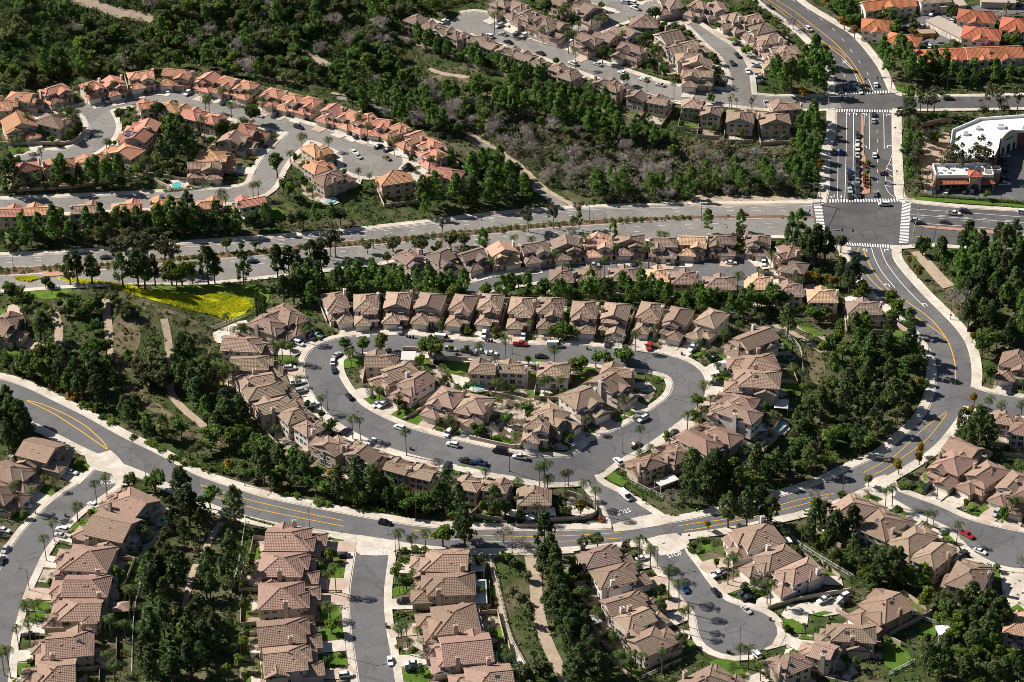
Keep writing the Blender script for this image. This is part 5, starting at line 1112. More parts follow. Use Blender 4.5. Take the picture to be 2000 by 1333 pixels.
for t, px, lb in (('C1', [(868, 545), (840, 690), (800, 860), (782, 1000), (772, 1300)], 'long white fence along the gully beside the lower left homes'), ('C1', [(690, 552), (780, 550), (868, 545)], 'short white fence between the shaded pool and the small lawn'), ('C2', [(862, 595), (900, 720), (940, 900), (985, 1060), (1080, 1240)], 'long white fence behind the lower middle stack of homes'),
    ('C3', [(570, 430), (700, 540), (860, 640), (1000, 720)], 'white fence down the slope behind the dead end homes'), ('C3', [(1080, 775), (1300, 880), (1420, 970), (1530, 1000)], 'white fence behind the dark walled house at lower right'), ('C3', [(1210, 1290), (1360, 1215)], 'white fence at the foot of the lower right lawn'),
    ('C2', [(1690, 160), (1790, 210), (1880, 250)], 'white fence beside the loop entrance street'), ('C2', [(1760, 1312), (1990, 1212)], 'white fence at the bottom by the dead end homes'), ('B3', [(540, 600), (640, 660), (690, 720), (708, 860)], 'curved white fence behind the homes right of the loop'), ('B3', [(340, 1330), (540, 1240), (590, 1180)], 'white fence below the turquoise pool'),
    ('B1', [(1240, 602), (1440, 520)], 'white fence between the flower field and the corner house'), ('B1', [(148, 490), (150, 660)], 'white fence at the left edge below the hill'), ('B3', [(240, 505), (400, 542)], 'white fence behind the last house of the long row'), ('B2', [(20, 400), (300, 405), (600, 410), (900, 425), (1200, 440)], 'long white fence behind the long loop street row'), ('C1', [(1440, 390), (1420, 520), (1395, 660), (1350, 830)], 'white fence along the right side of the lower gully'), ('A1', [(1160, 690), (1230, 720)], 'short white fence among the pink homes')):
    fence(T(t, px), lb)
def wall(px, label, h=1.8, m='wall_block', name='garden_wall', th=.2):
    c = resample(smooth(G(px), 3), step=3.0); nn = normals(c); b = MB()
    for i in range(len(c) - 1):
        A, B = c[i], c[i + 1]; za, zb = float(hgt(*A)), float(hgt(*B)); na, nb = nn[i] * th, nn[i + 1] * th; P = [(*(A - na), za - .6), (*(B - nb), zb - .6), (*(B + nb), zb - .6), (*(A + na), za - .6), (*(A - na), za + h), (*(B - nb), zb + h), (*(B + nb), zb + h), (*(A + na), za + h)]; i0 = len(b.v); b.v.extend(P)
        for q in ((4, 5, 6, 7), (0, 1, 5, 4), (2, 3, 7, 6)): b.f.append(tuple(i0 + e for e in q)); b.m.append(0)
    tag(b.obj(name, MT[m]), label, 'wall')
for t, px, lb, hh in (('A1', [(0, 855), (250, 850), (400, 850), (470, 810), (492, 770)], 'curving block wall below the pink hairpin homes', 1.8), ('A1', [(1260, 1090), (860, 1030), (1000, 1110)], 'block wall beside the blue pool', 1.5), ('A1', [(0, 1130), (400, 1105), (840, 1050)], 'long block wall on the bank above the lower pink street', 1.6), ('B3', [(1670, 610), (1690, 585), (1740, 570), (1850, 578), (1920, 590)], 'curved retaining wall in the wood by the big bend', 2.2), ('B3', [(1215, 548), (1330, 628)], 'block wall beside the big bend house', 1.8),
    ('C2', [(1330, 232), (1440, 270), (1500, 330), (1460, 372), (1330, 385), (1200, 392)], 'curving cream garden wall beside the loop entrance', 1.8), ('C2', [(740, 312), (808, 250)], 'sloping garden wall by the collector road homes', 1.8), ('B2', [(360, 722), (480, 728), (540, 800)], 'brown garden wall at the top of the loop island', 1.8), ('B2', [(590, 775), (740, 778)], 'low brown garden wall facing the loop street top', 1.8), ('B2', [(560, 872), (660, 962)], 'garden wall through the middle of the loop island', 1.8),
    ('B2', [(750, 1242), (900, 1275), (1030, 1302), (1060, 1270)], 'garden wall along the lower side of the loop island', 1.8), ('B2', [(365, 1130), (520, 1035)], 'slanting garden wall between two lawns of the loop island', 1.2), ('B2', [(880, 980), (1000, 1000), (1100, 1030)], 'hedge side garden wall in the middle of the loop island', 1.6), ('C3', [(500, 905), (700, 850), (990, 800)], 'garden wall beside the wide drive at lower right', 1.6), ('C3', [(900, 920), (1060, 1010), (1280, 1120)], 'long garden wall between the two lower right houses', 1.8), ('A3', [(1390, 750), (1500, 725), (1580, 720)], 'brown yard wall behind the sandy lot', 2.2), ('A3', [(1385, 830), (1378, 900), (1370, 960)], 'low brown wall along the sandy lot', 1.4), ('A3', [(1530, 470), (1700, 468), (1830, 450)], 'retaining wall under the apartment lawn', 1.5)):
    wall(T(t, px), lb, hh)
def hedge(px, label, h=1.6, w=1.0, m='leaf_broad'):
    c = resample(smooth(G(px), 3), step=.7); r_ = np.random.default_rng(len(label)); C = [(p[0] + r_.normal() * w * .15, p[1] + r_.normal() * w * .15, float(hgt(*p)) + z) for p in c for z in (h * .3, h * .72)]
    V, F = leaf_cloud(r_, C, np.full(len(C), w * .62), 24, .2, .8, .3, .9); tag(link('hedge', npmesh('hedge', V, F, MT[m])), label, 'hedge')
hedge(T('A3', [(1390, 1152), (1640, 1168), (1998, 1198)]), 'long clipped hedge along the shopping yard'); hedge(T('B2', [(1170, 1020), (1240, 985), (1310, 945)]), 'dark clipped hedge in the middle of the loop island'); hedge(T('C2', [(1700, 185), (1800, 235), (1860, 265)]), 'clipped hedge beside the loop entrance fence', 1.4, 1.6); hedge(T('A2', [(1240, 205), (1330, 160), (1340, 150)]), 'clipped hedge beside the top side street', 2.2, 1.6); hedge(T('A3', [(210, 95), (300, 60), (400, 45)]), 'bright clipped hedge by the top row of homes', 2, 1.4, 'leaf_bright'); hedge(T('A3', [(480, 80), (580, 130)]), 'bright hedge bank beside the top road', 2.2, 1.8, 'leaf_bright'); hedge(T('C1', [(1350, 850), (1342, 960), (1340, 1010)]), 'tall green hedge beside the lower gully lawn', 2.2, 1.0); hedge(T('A1', [(960, 1125), (1150, 1110), (1250, 1090)]), 'clipped hedge under the blue pool house', 1.4, 1.0); hedge(T('C1', [(1440, 370), (1540, 400), (1650, 425)]), 'row of small shrubs along the collector road pavement', .9, .7)
# lawns large enough to be told from the photograph
for t, px in (('B2', [(75, 960), (150, 945), (250, 1000), (230, 1025), (150, 1035)]), ('B2', [(215, 1080), (300, 1050), (440, 1045), (450, 1070), (370, 1130), (300, 1120)]), ('B2', [(370, 1135), (490, 1080), (495, 1110), (480, 1150), (420, 1180)]), ('B2', [(600, 770), (725, 780), (735, 850), (680, 860), (610, 830)]), ('B2', [(1110, 780), (1210, 785), (1195, 815), (1130, 820)]), ('B2', [(1580, 1050), (1720, 1020), (1820, 1040), (1800, 1080), (1720, 1110), (1620, 1080)]), ('B2', [(1590, 1085), (1670, 1120), (1670, 1160), (1610, 1120)]), ('B2', [(1815, 845), (1870, 850), (1900, 895), (1880, 905), (1815, 870)]), ('B2', [(0, 760), (120, 760), (120, 800), (20, 830)]), ('B2', [(1310, 1215), (1420, 1240), (1500, 1245), (1440, 1275)]), ('B2', [(1050, 1280), (1200, 1300), (1340, 1330), (1050, 1340)]), ('B2', [(850, 1240), (930, 1215), (1010, 1260), (1000, 1275)]), ('B2', [(1110, 960), (1170, 970), (1130, 1010), (1100, 1000)]), ('B2', [(410, 755), (470, 750), (530, 820), (480, 830)]), ('B2', [(1640, 690), (1745, 680), (1720, 720), (1660, 710)]), ('B2', [(1960, 700), (2060, 700), (2030, 730), (1980, 740)]),
    ('B3', [(515, 625), (600, 660), (650, 715), (570, 725), (530, 690)]), ('B3', [(590, 740), (660, 760), (690, 860), (620, 865), (640, 800)]), ('B3', [(575, 905), (690, 910), (690, 990), (620, 980)]), ('B3', [(430, 1240), (490, 1255), (440, 1280)]), ('B3', [(1210, 580), (1310, 630), (1300, 660), (1210, 620)]), ('B3', [(175, 868), (250, 872), (240, 890), (180, 890)]), ('B3', [(670, 575), (780, 600), (850, 640), (760, 630)]),
    ('C2', [(1515, 90), (1600, 100), (1680, 170), (1640, 190), (1560, 140)]), ('C2', [(650, 65), (740, 60), (750, 85), (660, 115)]), ('C2', [(770, 70), (850, 85), (850, 98), (790, 90)]), ('C2', [(840, 755), (900, 790), (900, 890), (860, 890)]), ('C2', [(890, 1020), (950, 1005), (975, 1090), (920, 1100)]), ('C2', [(285, 790), (395, 765), (400, 800), (300, 835)]), ('C2', [(305, 930), (400, 915), (395, 935), (310, 960)]), ('C2', [(335, 1170), (460, 1140), (440, 1190), (340, 1225)]), ('C2', [(1110, 0), (1330, 0), (1300, 18), (1200, 10)]),
    ('C3', [(100, 535), (185, 525), (190, 555), (110, 580)]), ('C3', [(145, 665), (240, 645), (255, 665), (160, 690)]), ('C3', [(220, 760), (370, 750), (300, 825), (240, 800)]), ('C3', [(570, 965), (640, 962), (725, 1015), (700, 1060), (600, 1020)]), ('C3', [(750, 935), (870, 910), (880, 925), (770, 955)]), ('C3', [(1170, 1110), (1220, 1090), (1350, 1200), (1230, 1270), (1170, 1200)]), ('C3', [(1390, 1000), (1480, 1000), (1490, 1060), (1400, 1110)]), ('C3', [(150, 1220), (320, 1170), (330, 1210), (320, 1270), (200, 1260)]), ('C3', [(1520, 480), (1640, 470), (1640, 500), (1600, 520)]), ('C3', [(1700, 340), (1800, 290), (1830, 330), (1760, 360)]), ('C3', [(610, 510), (660, 525), (680, 540), (620, 540)]), ('C3', [(1800, 690), (1850, 680), (1870, 760), (1820, 730)]), ('C3', [(1860, 390), (1930, 380), (1930, 410), (1880, 410)]),
    ('C1', [(690, 590), (845, 585), (835, 680), (740, 690), (760, 620)]), ('C1', [(690, 745), (800, 740), (790, 800), (700, 800)]), ('C1', [(175, 800), (250, 790), (245, 830), (180, 830)]), ('C1', [(0, 1260), (120, 1240), (90, 1265), (20, 1275)]), ('C1', [(1380, 870), (1470, 890), (1470, 940), (1390, 930)]), ('C1', [(1410, 770), (1490, 765), (1480, 810), (1420, 810)]), ('C1', [(1945, 490), (2040, 490), (2040, 560), (1980, 550)]), ('C1', [(470, 80), (550, 40), (555, 75), (500, 105)]), ('C1', [(80, 375), (140, 360), (140, 380), (90, 395)]),
    ('B1', [(0, 720), (130, 715), (135, 770), (40, 800), (0, 790)]), ('B1', [(40, 520), (130, 515), (130, 570), (60, 580)]), ('A1', [(1580, 1220), (1660, 1225), (1660, 1285), (1600, 1290)]), ('A2', [(1720, 370), (1810, 350), (1820, 380), (1750, 395)]), ('A3', [(225, 220), (310, 205), (320, 240), (260, 250)]), ('B2', [(0, 560), (90, 540), (100, 590), (40, 620)])):
    P = G(T(t, px)); 
    struct(sheet('lawn', smooth(P, 1.2, closed=True), .225, MT['lawn'], 4)); fill(LOTM, P); fill(BAREM, P)
for t, px, m in (('B2', [(100, 830), (190, 790), (430, 760), (560, 800), (720, 980), (1000, 1010), (1260, 960), (1500, 940), (1800, 900), (1860, 960), (1700, 1120), (1500, 1240), (1340, 1310), (1000, 1290), (700, 1230), (480, 1160), (250, 1080), (130, 960)], 'yard1'), ('B2', [(620, 760), (1180, 760), (1560, 790), (1680, 850), (1480, 950), (1250, 960), (1000, 990), (760, 960), (640, 900)], 'yard2'), ('B2', [(640, 860), (830, 900), (860, 960), (740, 955), (640, 900)], 'concrete'), ('B2', [(1130, 930), (1260, 960), (1200, 1020), (1120, 1010)], 'concrete'), ('B2', [(930, 1160), (1010, 1140), (1020, 1210), (940, 1200)], 'concrete'),
    ('B1', [(1245, 620), (1440, 530), (1480, 640), (1330, 690), (1250, 670)], 'concrete'), ('C3', [(620, 880), (980, 840), (900, 960), (740, 930), (730, 1000), (560, 960)], 'concrete'), ('C3', [(1860, 690), (2000, 690), (2080, 720), (2080, 960), (1940, 930), (1880, 840)], 'concrete'), ('C2', [(890, 1130), (1000, 1160), (1070, 1250), (1000, 1310), (880, 1290)], 'concrete'), ('C3', [(420, 1080), (560, 1020), (720, 1090), (470, 1150)], 'concrete'), ('C3', [(820, 690), (960, 730), (960, 770), (820, 760)], 'concrete'), ('C2', [(1340, 240), (1490, 330), (1440, 370), (1290, 340)], 'concrete'), ('A1', [(1000, 1060), (1110, 1050), (1110, 1110), (990, 1115)], 'concrete'), ('A3', [(100, 1140), (760, 1160), (830, 1180), (780, 1200), (0, 1215), (0, 1190)], 'path')):
    P = G(T(t, px)); struct(sheet('yard', P, .035 if m == 'yard1' else .043 if m == 'yard2' else .18, MT[m], 6)); fill(LOTM, P)
# ================================================================== shops and apartments
def prism(poly, z0, z1, mb, m=0, top=None):
    n = len(poly); i = len(mb.v); mb.v.extend([(p[0], p[1], z0) for p in poly]); mb.v.extend([(p[0], p[1], z1) for p in poly])
    for k in range(n): mb.f.append((i + k, i + (k + 1) % n, i + n + (k + 1) % n, i + n + k)); mb.m.append(m)
    mb.f.append(tuple(i + n + k for k in range(n))); mb.m.append(m if top is None else top)
def parapet(poly, z0, z1, th, mb, m=0):
    poly = np.asarray(poly); n = len(poly); c = poly.mean(0)
    for k in range(n):
        a, b = poly[k], poly[(k + 1) % n]; d = (b - a) / np.linalg.norm(b - a); nn = np.array([-d[1], d[0]])
        if (c - a) @ nn < 0: nn = -nn
        prism([a + d * .001, b, b + nn * th, a + nn * th] if True else 0, z0, z1, mb, m)
MT['arch_dark'] = mat('dark_entrance', (0.04, 0.045, 0.05), 0.3, 0.4); MT['sign_green'] = mat('green_sign', (0.06, 0.28, 0.03), 0.5, 0.3); MT['plaster_grey'] = mat('grey_plaster', (0.36, 0.36, 0.36), 0.9, 0.1); MT['brick_red'] = mat('red_brick', (0.25, 0.09, 0.055), 0.9, 0.1)
Hs = 7.5; zb = 0.0
roofp = G([(1859, 258), (1913, 235), (2000, 229), (2075, 226), (2075, 262), (1986, 259), (1953, 276), (1950, 293), (1940, 314), (1850, 314), (1857, 274)], Hs)
o = empty('shop_building', (*roofp.mean(0), 0)); loc = roofp - roofp.mean(0)
b = MB(); prism(loc, -1, Hs, b, 0, 1); b.obj('wall', [MT['brick_red'], MT['white_roof']], o); b = MB(); prism(loc * 0.996, Hs, Hs + .08, b, 0, 0); b.obj('roof', [MT['white_roof']], o); b = MB(); parapet(loc, Hs, Hs + 1.3, .4, b); b.obj('parapet', MT['white_roof'], o)
A_, B_ = loc[5], loc[6]; d_ = (B_ - A_); L_ = np.linalg.norm(d_); d_ /= L_; n_ = np.array([-d_[1], d_[0]]); n_ = n_ if n_[1] < 0 else -n_
b = MB(); pts = []
for k in range(13): t = k / 12; pts.append((A_ + d_ * L_ * t, Hs + .6 + 2.4 * math.sin(math.pi * t) ** .8))
for k in range(12):
    (p, z), (q, z2) = pts[k], pts[k + 1]; b.face([(*(p + n_ * .5), -1), (*(q + n_ * .5), -1), (*(q + n_ * .5), z2), (*(p + n_ * .5), z)], 0); b.face([(*(p + n_ * .5), z), (*(q + n_ * .5), z2), (*(q - n_ * .5), z2), (*(p - n_ * .5), z)], 0)
b.obj('entrance_gable', MT['stucco2'], o)
for k, (t, w) in enumerate(((.18, .14), (.5, .2), (.82, .14))):
    b = MB(); c = A_ + d_ * L_ * t + n_ * .56; pl = [(-w * L_ / 2, 0), (w * L_ / 2, 0)] + [(math.cos(a) * w * L_ / 2, 3.2 + math.sin(a) * w * L_ / 2) for a in np.linspace(0, math.pi, 9)]
    b.face([(*(c + d_ * u), v) for u, v in pl], 0); b.obj('arched_entrance', MT['arch_dark'], o)
b = MB(); c = A_ + d_ * L_ * .5 + n_ * .6
for k in range(9): u = (k - 4) * .62; b.box(c[0] + d_[0] * u - .22, c[0] + d_[0] * u + .22, c[1] + d_[1] * u - .06, c[1] + d_[1] * u + .06, 6.6 + .1 * (k % 2), 7.4, 0)
b.obj('shop_sign', MT['sign_green'], o)
for q, (sx, sy, w) in enumerate(((-14, 2, 1.3), (-8, 7, 1.2), (2, 8, 1.8), (12, 6, 1.6))): b = MB(); b.box(sx - w, sx + w, sy - w * .8, sy + w * .8, Hs + .1, Hs + 1.3, 0); b.box(sx - w * .6, sx + w * .6, sy - w * .5, sy + w * .5, Hs + 1.3, Hs + 1.5, 1); b.obj('roof_unit', [MT['white_wood'], MT['steel']], o)
tag(o, 'large white roofed shop building with an arched entrance gable', 'shop building')
# the small bank-like shop
c = G([(1881, 333)], 6.2)[0]; o = empty('corner_shop', (c[0], c[1], 0), -.015); w2, d2 = 12.2, 5.4; rb, wb = MB(), MB()
wb.box(-w2, w2, -d2, d2, -1, 5.6, 0, 1); wb.obj('wall', [MT['stucco5'], MT['white_roof']], o); b = MB(); parapet([(-w2, -d2), (w2, -d2), (w2, d2), (-w2, d2)], 5.6, 6.9, .35, b); b.obj('parapet', MT['white_roof'], o)
roof_volume(rb, MB(), -w2 + 1, 1.6, -d2 - 2.4, -d2 + .2, 3.9, 'hip', 'x', pitch=.5, ov=.3, zbase=3.8); roof_volume(rb, MB(), 6.6, w2 + .1, -d2 - 2.4, -d2 + .2, 3.9, 'hip', 'x', pitch=.5, ov=.3, zbase=3.8); rb.obj('awning_roof', [MT['roof_red'], MT['trim'], MT['roof_red']], o)
tb, tr_ = MB(), MB(); roof_volume(tr_, tb, 1.8, 6.6, -d2 - 2.0, -d2 + 2.4, 7.2, 'hip', 'x', pitch=.6, ov=.5); tb.obj('tower', MT['stucco4'], o); tr_.obj('tower_roof', [MT['roof_red'], MT['trim'], MT['roof_red']], o)
b = MB(); cx = 4.2; yy = -d2 - 2.04; b.face([(cx + u, yy, v) for u, v in [(-1.7, 0), (1.7, 0)] + [(math.cos(a) * 1.7, 2.4 + math.sin(a) * 1.2) for a in np.linspace(0, math.pi, 9)]], 0); b.obj('arched_entrance', MT['arch_dark'], o)
b = MB(); b.box(2.5, 4.9, yy - .08, yy - .02, 5.2, 5.8, 0); b.obj('shop_sign', MT['stucco2'], o); b = MB(); b.bar((5.6, yy - .02, 5.5), (5.6, yy - .1, 5.5), .42, 0, n=8); b.obj('round_sign', MT['sign_blue'], o)
for u in (-10, -7, -4, -1, 8.2, 10.6): b = MB(); b.box(u - 1.2, u + 1.2, -d2 - .06, -d2, .6, 3.2, 0); b.obj('shop_window', MT['glass'], o)
for sx in (-w2 + 1.2, 1.4, w2 - .2): b = MB(); b.box(sx - .3, sx + .3, -d2 - 2.3, -d2 - 1.7, -.5, 3.75, 0); b.obj('pillar', MT['stucco5'], o)
for q in range(4): b = MB(); b.box(-10.5 + q * 1.8, -9.4 + q * 1.8, -1.5 + (q % 2) * 2, -.2 + (q % 2) * 2, 5.6, 6.5, 0); b.obj('roof_unit', MT['white_wood'], o)
b = MB(); parapet([(w2 - 3.4, -d2 + 3.6), (w2 + 3.6, -d2 + 3.6), (w2 + 3.6, -d2 + 7.6), (w2 - 3.4, -d2 + 7.6)], 5.8, 7.2, .4, b); b.box(w2 - 2.8, w2 + 3.2, -d2 + 4, -d2 + 7.2, -1, 5.6, 1); b.obj('side_block', [MT['stucco2'], MT['stucco5']], o)
tag(o, 'low shop with white roof, red tiled awnings and small tower', 'shop building')
def block(px, w, d, ang, eave, axis, label, roof='roof_red', hips=(True, True), wm='stucco2', bump=True, floors=2):
    p = G([px], eave)[0]; o = empty('apartment_block', (p[0], p[1], float(hgt(*p))), ang); rb, wb = MB(), MB()
    roof_volume(rb, wb, -w / 2, w / 2, -d / 2, d / 2, eave, 'hip', axis, hip0=hips[0], hip1=hips[1], pitch=.42)
    if bump: roof_volume(rb, wb, -w * .18, w * .18, -d / 2 - 2, -d / 2 + 3, eave - .3, 'gable', 'y', pitch=.5)
    wb.obj('wall', MT[wm], o); rb.obj('roof', [MT[roof], MT['trim_white'], MT[roof]], o)
    for f in range(floors):
        for k in range(int(w / 4)): add_window(o, -w / 2 + 2 + k * 4, -d / 2 - .03 - (2.0 if bump and abs(-w / 2 + 2 + k * 4) < w * .18 else 0), 1.6 + f * 2.8, 0, 1.6, 1.3)
        for sx in (-1, 1): add_window(o, sx * (w / 2 + .02), 0, 1.6 + f * 2.8, sx * math.pi / 2, 1.4, 1.2)
    tag(o, label, 'apartment block', 'red roofed apartment blocks'); P_ = [np.array([p[0] + math.cos(ang) * a - math.sin(ang) * b_, p[1] + math.sin(ang) * a + math.cos(ang) * b_]) for a, b_ in ((-w / 2, -d / 2), (w / 2, -d / 2), (w / 2, d / 2), (-w / 2, d / 2))]; fill(BUILTM, P_)
zz = lambda x, y: (1640 + x / 5.556, y / 5.556)
block(zz(520, 45), 25, 10, .22, 6.4, 'x', 'long white walled apartment block with red roof at the top', hips=(False, False)); block(zz(410, 275), 14, 12, -.15, 6, 'x', 'red roofed block beside the top road trees'); block(zz(690, 430), 15, 10, -.4, 5.6, 'x', 'red roofed block half hidden behind the tall pines')
block(zz(990, 600), 13, 11, .03, 5.6, 'x', 'leftmost block of the bright orange roofed row'); block(zz(1240, 590), 13, 11, .03, 5.6, 'x', 'second block of the bright orange roofed row', hips=(False, False)); block(zz(1530, 580), 13, 12, .03, 5.8, 'x', 'third block of the bright orange roofed row', hips=(False, False)); block(zz(1790, 570), 15, 12, .03, 5.8, 'x', 'rightmost block of the bright orange roofed row', hips=(False, False))
block(zz(1540, 365), 17, 12, -.25, 6, 'x', 'red roofed block below the white garages'); block(zz(1490, 180), 17, 12, -.25, 6, 'x', 'red roofed block behind bare trees at the top right'); block(zz(1920, 270), 14, 13, -.25, 6, 'x', 'red roofed block at the right edge'); block(zz(1020, -20), 14, 10, .1, 6, 'x', 'white block cut by the top edge', roof='roof_tan', bump=False)
def flat(px, w, d, ang, h, label, doors=0, m='stucco7', top='stucco3', name='garage_block'):
    p = G([px], h)[0]; o = empty(name, (p[0], p[1], float(hgt(*p))), ang); b = MB(); b.box(-w / 2, w / 2, -d / 2, d / 2, -.8, h, 0); b.obj('wall', MT[m], o); b = MB(); b.box(-w / 2 - .3, w / 2 + .3, -d / 2 - .3, d / 2 + .3, h, h + .35, 0); b.obj('roof', MT[top], o)
    for k in range(doors): b = MB(); y = -w / 2 + (k + .5) * w / doors; b.box(y - w / doors * .42, y + w / doors * .42, -d / 2 - .07, -d / 2, 0, 2.3, 0); b.obj('garage_door', MT['garage'], o)
    tag(o, label, 'garage block')
flat(zz(1210, 310), 26, 8, -.98, 3, 'long flat roofed row of white garages in the apartment yard', 9); flat(zz(1215, 35), 12, 8, .12, 3.4, 'small flat roofed utility block at the top of the yard'); flat(zz(1720, 5), 16, 6, -.1, 3, 'flat roofed carport block at the top right edge'); flat(zz(935, 350), 8, 4, .05, 2.2, 'low brown bin enclosure in the apartment yard', m='stucco5', top='stucco5')
KEEP = ROADM | BUILTM
# ------------------------------------------------------------------ single trees that can be told apart
trees_px('pine', 'C1', [(1060, 190, 15), (1100, 280, 13), (1000, 330, 11), (1370, 290, 13), (1180, 330, 11)], 'beside the collector road above the left lower homes')
trees_px('dark', 'C1', [(755, 150, 7)], 'on the corner above the lower left street')
trees_px('broad', 'C1', [(900, 140, 8), (1225, 240, 8)], 'beside the tall pines on the lower left bank')
trees_px('pine', 'C1', [(930, 680, 12), (880, 740, 12), (1020, 700, 13), (1060, 640, 9), (1200, 720, 11), (1330, 600, 13), (1350, 530, 11), (880, 1000, 13), (950, 950, 11), (860, 1130, 12), (1130, 980, 14), (1160, 900, 10), (1080, 1060, 12), (1110, 1180, 12), (870, 1260, 12), (1000, 1230, 10), (960, 800, 10), (1180, 1060, 11), (1260, 1000, 9)], 'in the gully grove between the two lower stacks of homes')
trees_px('bright', 'C1', [(1390, 1210, 6), (1330, 1260, 6), (1420, 1100, 6)], 'at the foot of the lower gully')
trees_px('olive', 'C1', [(960, 470, 6), (1000, 560, 5), (1370, 1130, 6), (1590, 1290, 6)], 'on the bank of the lower gully')
trees_px('palm', 'C1', [(555, 170, 8.5), (615, 130, 8.5), (445, 300, 6), (305, 400, 7), (255, 490, 8.5), (85, 180, 9), (190, 210, 9), (150, 870, 7), (200, 880, 8), (95, 1020, 7), (165, 985, 9), (40, 1150, 10), (5, 1150, 9), (755, 790, 7), (790, 790, 7), (640, 960, 7), (725, 990, 7), (615, 1170, 6), (660, 1230, 6), (700, 1240, 5), (310, 150, 4), (1960, 660, 9), (1920, 700, 7), (1410, 560, 7), (1570, 680, 5), (390, 980, 4)], 'among the lower left homes')
trees_px('palm', 'C2', [(335, 460, 10), (410, 490, 8), (490, 460, 9), (335, 730, 5), (360, 740, 4), (415, 690, 5), (350, 1020, 9), (330, 1010, 8), (380, 1000, 8), (395, 1100, 4), (1160, 70, 9), (1190, 60, 10), (1205, 140, 6), (1310, 110, 8), (1330, 105, 8), (1420, 170, 8), (1490, 210, 9), (1140, 300, 6), (1745, 500, 9), (1810, 560, 9), (1920, 680, 10), (1980, 760, 10), (1600, 1060, 6), (1630, 1170, 7), (1700, 1170, 8), (1760, 1180, 8), (1880, 1160, 8)], 'on the lower middle streets')
trees_px('pine', 'C2', [(100, 110, 13), (180, 150, 12), (900, 260, 10), (680, 250, 10), (590, 230, 9), (720, 430, 12), (700, 390, 10), (1190, 440, 14), (1220, 560, 12), (1250, 610, 11), (1290, 870, 13), (1250, 900, 12), (1300, 950, 12), (1350, 1000, 11), (1230, 830, 10), (1400, 1200, 12), (1380, 1290, 11), (1540, 1250, 10), (1480, 1220, 9), (1100, 920, 7)], 'along the lower middle walking path')
trees_px('bright', 'C2', [(290, 240, 6.5), (360, 210, 6), (590, 460, 8), (950, 590, 4), (980, 600, 4), (1420, 660, 5), (1440, 710, 5), (1250, 720, 7)], 'beside the lower middle road')
trees_px('yellow', 'C2', [(1400, 300, 6), (480, 310, 4)], 'behind the curving garden wall')
trees_px('olive', 'C2', [(1310, 320, 5), (1410, 510, 6), (1500, 490, 6), (1040, 270, 5), (1180, 1240, 7), (1070, 1280, 7), (1010, 640, 4), (1080, 700, 4), (1000, 800, 4), (1060, 830, 4)], 'on the bank beside the walking path')
trees_px('bare', 'C2', [(950, 460, 7), (1050, 510, 5), (810, 510, 4.5), (1930, 240, 5), (1490, 1080, 7)], 'beside the lower middle road')
trees_px('palm', 'C3', [(300, 600, 9), (270, 620, 9), (500, 750, 8), (520, 770, 7), (10, 920, 8), (35, 900, 7), (1195, 210, 7), (1235, 195, 7), (1440, 340, 5), (1475, 345, 5), (1615, 410, 7), (1930, 280, 6), (1960, 270, 6), (340, 1130, 7), (390, 1140, 7), (460, 1230, 6), (1040, 610, 7), (880, 570, 6), (700, 430, 7), (990, 730, 5)], 'among the lower right homes')
trees_px('pine', 'C3', [(270, 310, 11), (380, 290, 12), (460, 270, 12), (520, 320, 11), (130, 130, 13), (60, 60, 13), (200, 60, 12), (780, 340, 11), (840, 360, 11), (900, 400, 10), (1000, 380, 10), (870, 460, 9), (1170, 640, 11), (1230, 640, 12), (1700, 830, 11), (1780, 880, 11), (1860, 920, 11), (1620, 880, 10), (1450, 1180, 10), (1540, 1130, 10), (1660, 1240, 9), (1800, 1010, 11), (1900, 960, 9)], 'on the lower right slope')
trees_px('bright', 'C3', [(750, 450, 6), (960, 450, 6), (820, 500, 6), (1350, 700, 7), (1420, 690, 6.5), (1640, 960, 7), (600, 1010, 3), (200, 630, 3.5), (1840, 1150, 6)], 'on the lower right slope')
trees_px('yellow', 'C3', [(1270, 60, 7), (1390, 15, 6), (150, 410, 5)], 'beside the right hand bend of the road')
trees_px('olive', 'C3', [(1760, 1260, 7), (1700, 1090, 7), (1520, 860, 6), (940, 240, 4.5), (1090, 140, 5)], 'on the lower right slope')
trees_px('bare', 'C3', [(1220, 680, 7), (770, 240, 5), (1080, 220, 3.5), (1970, 1090, 5), (1990, 620, 5)], 'on the lower right slope')
trees_px('palm', 'B3', [(120, 920, 6), (30, 1100, 6), (110, 1070, 6), (715, 930, 8), (700, 850, 6), (240, 620, 6), (325, 280, 6), (330, 560, 4), (1800, 1010, 7), (1870, 1040, 7), (1990, 1040, 7), (145, 410, 6), (520, 160, 6), (110, 470, 6), (460, 520, 5)], 'around the right side of the loop street')
trees_px('palm', 'B2', [(60, 1120, 8), (105, 1130, 7.5), (375, 1200, 9), (960, 660, 8), (810, 690, 6), (1245, 710, 6), (55, 740, 7), (1750, 1180, 8), (900, 910, 7), (1190, 890, 8), (1215, 890, 8), (1280, 890, 7), (1725, 620, 7), (185, 950, 4.5), (220, 950, 4.5), (1020, 1220, 5), (1010, 60, 6), (1260, 150, 7), (1610, 110, 8), (1800, 110, 9), (1540, 190, 7), (1430, 60, 7), (890, 190, 7), (1750, 200, 7), (450, 350, 6), (1780, 380, 6), (570, 560, 3.5)], 'around the loop street and the row above it')
trees_px('broad', 'B2', [(120, 680, 7), (545, 700, 9), (520, 680, 8), (1225, 610, 5), (1660, 740, 7), (1490, 760, 6.5), (1320, 250, 5), (780, 1170, 5), (830, 1190, 5), (1090, 1050, 5), (960, 1110, 5), (1320, 600, 6), (1270, 610, 5), (1640, 730, 6), (730, 930, 4)], 'in the gardens of the loop street')
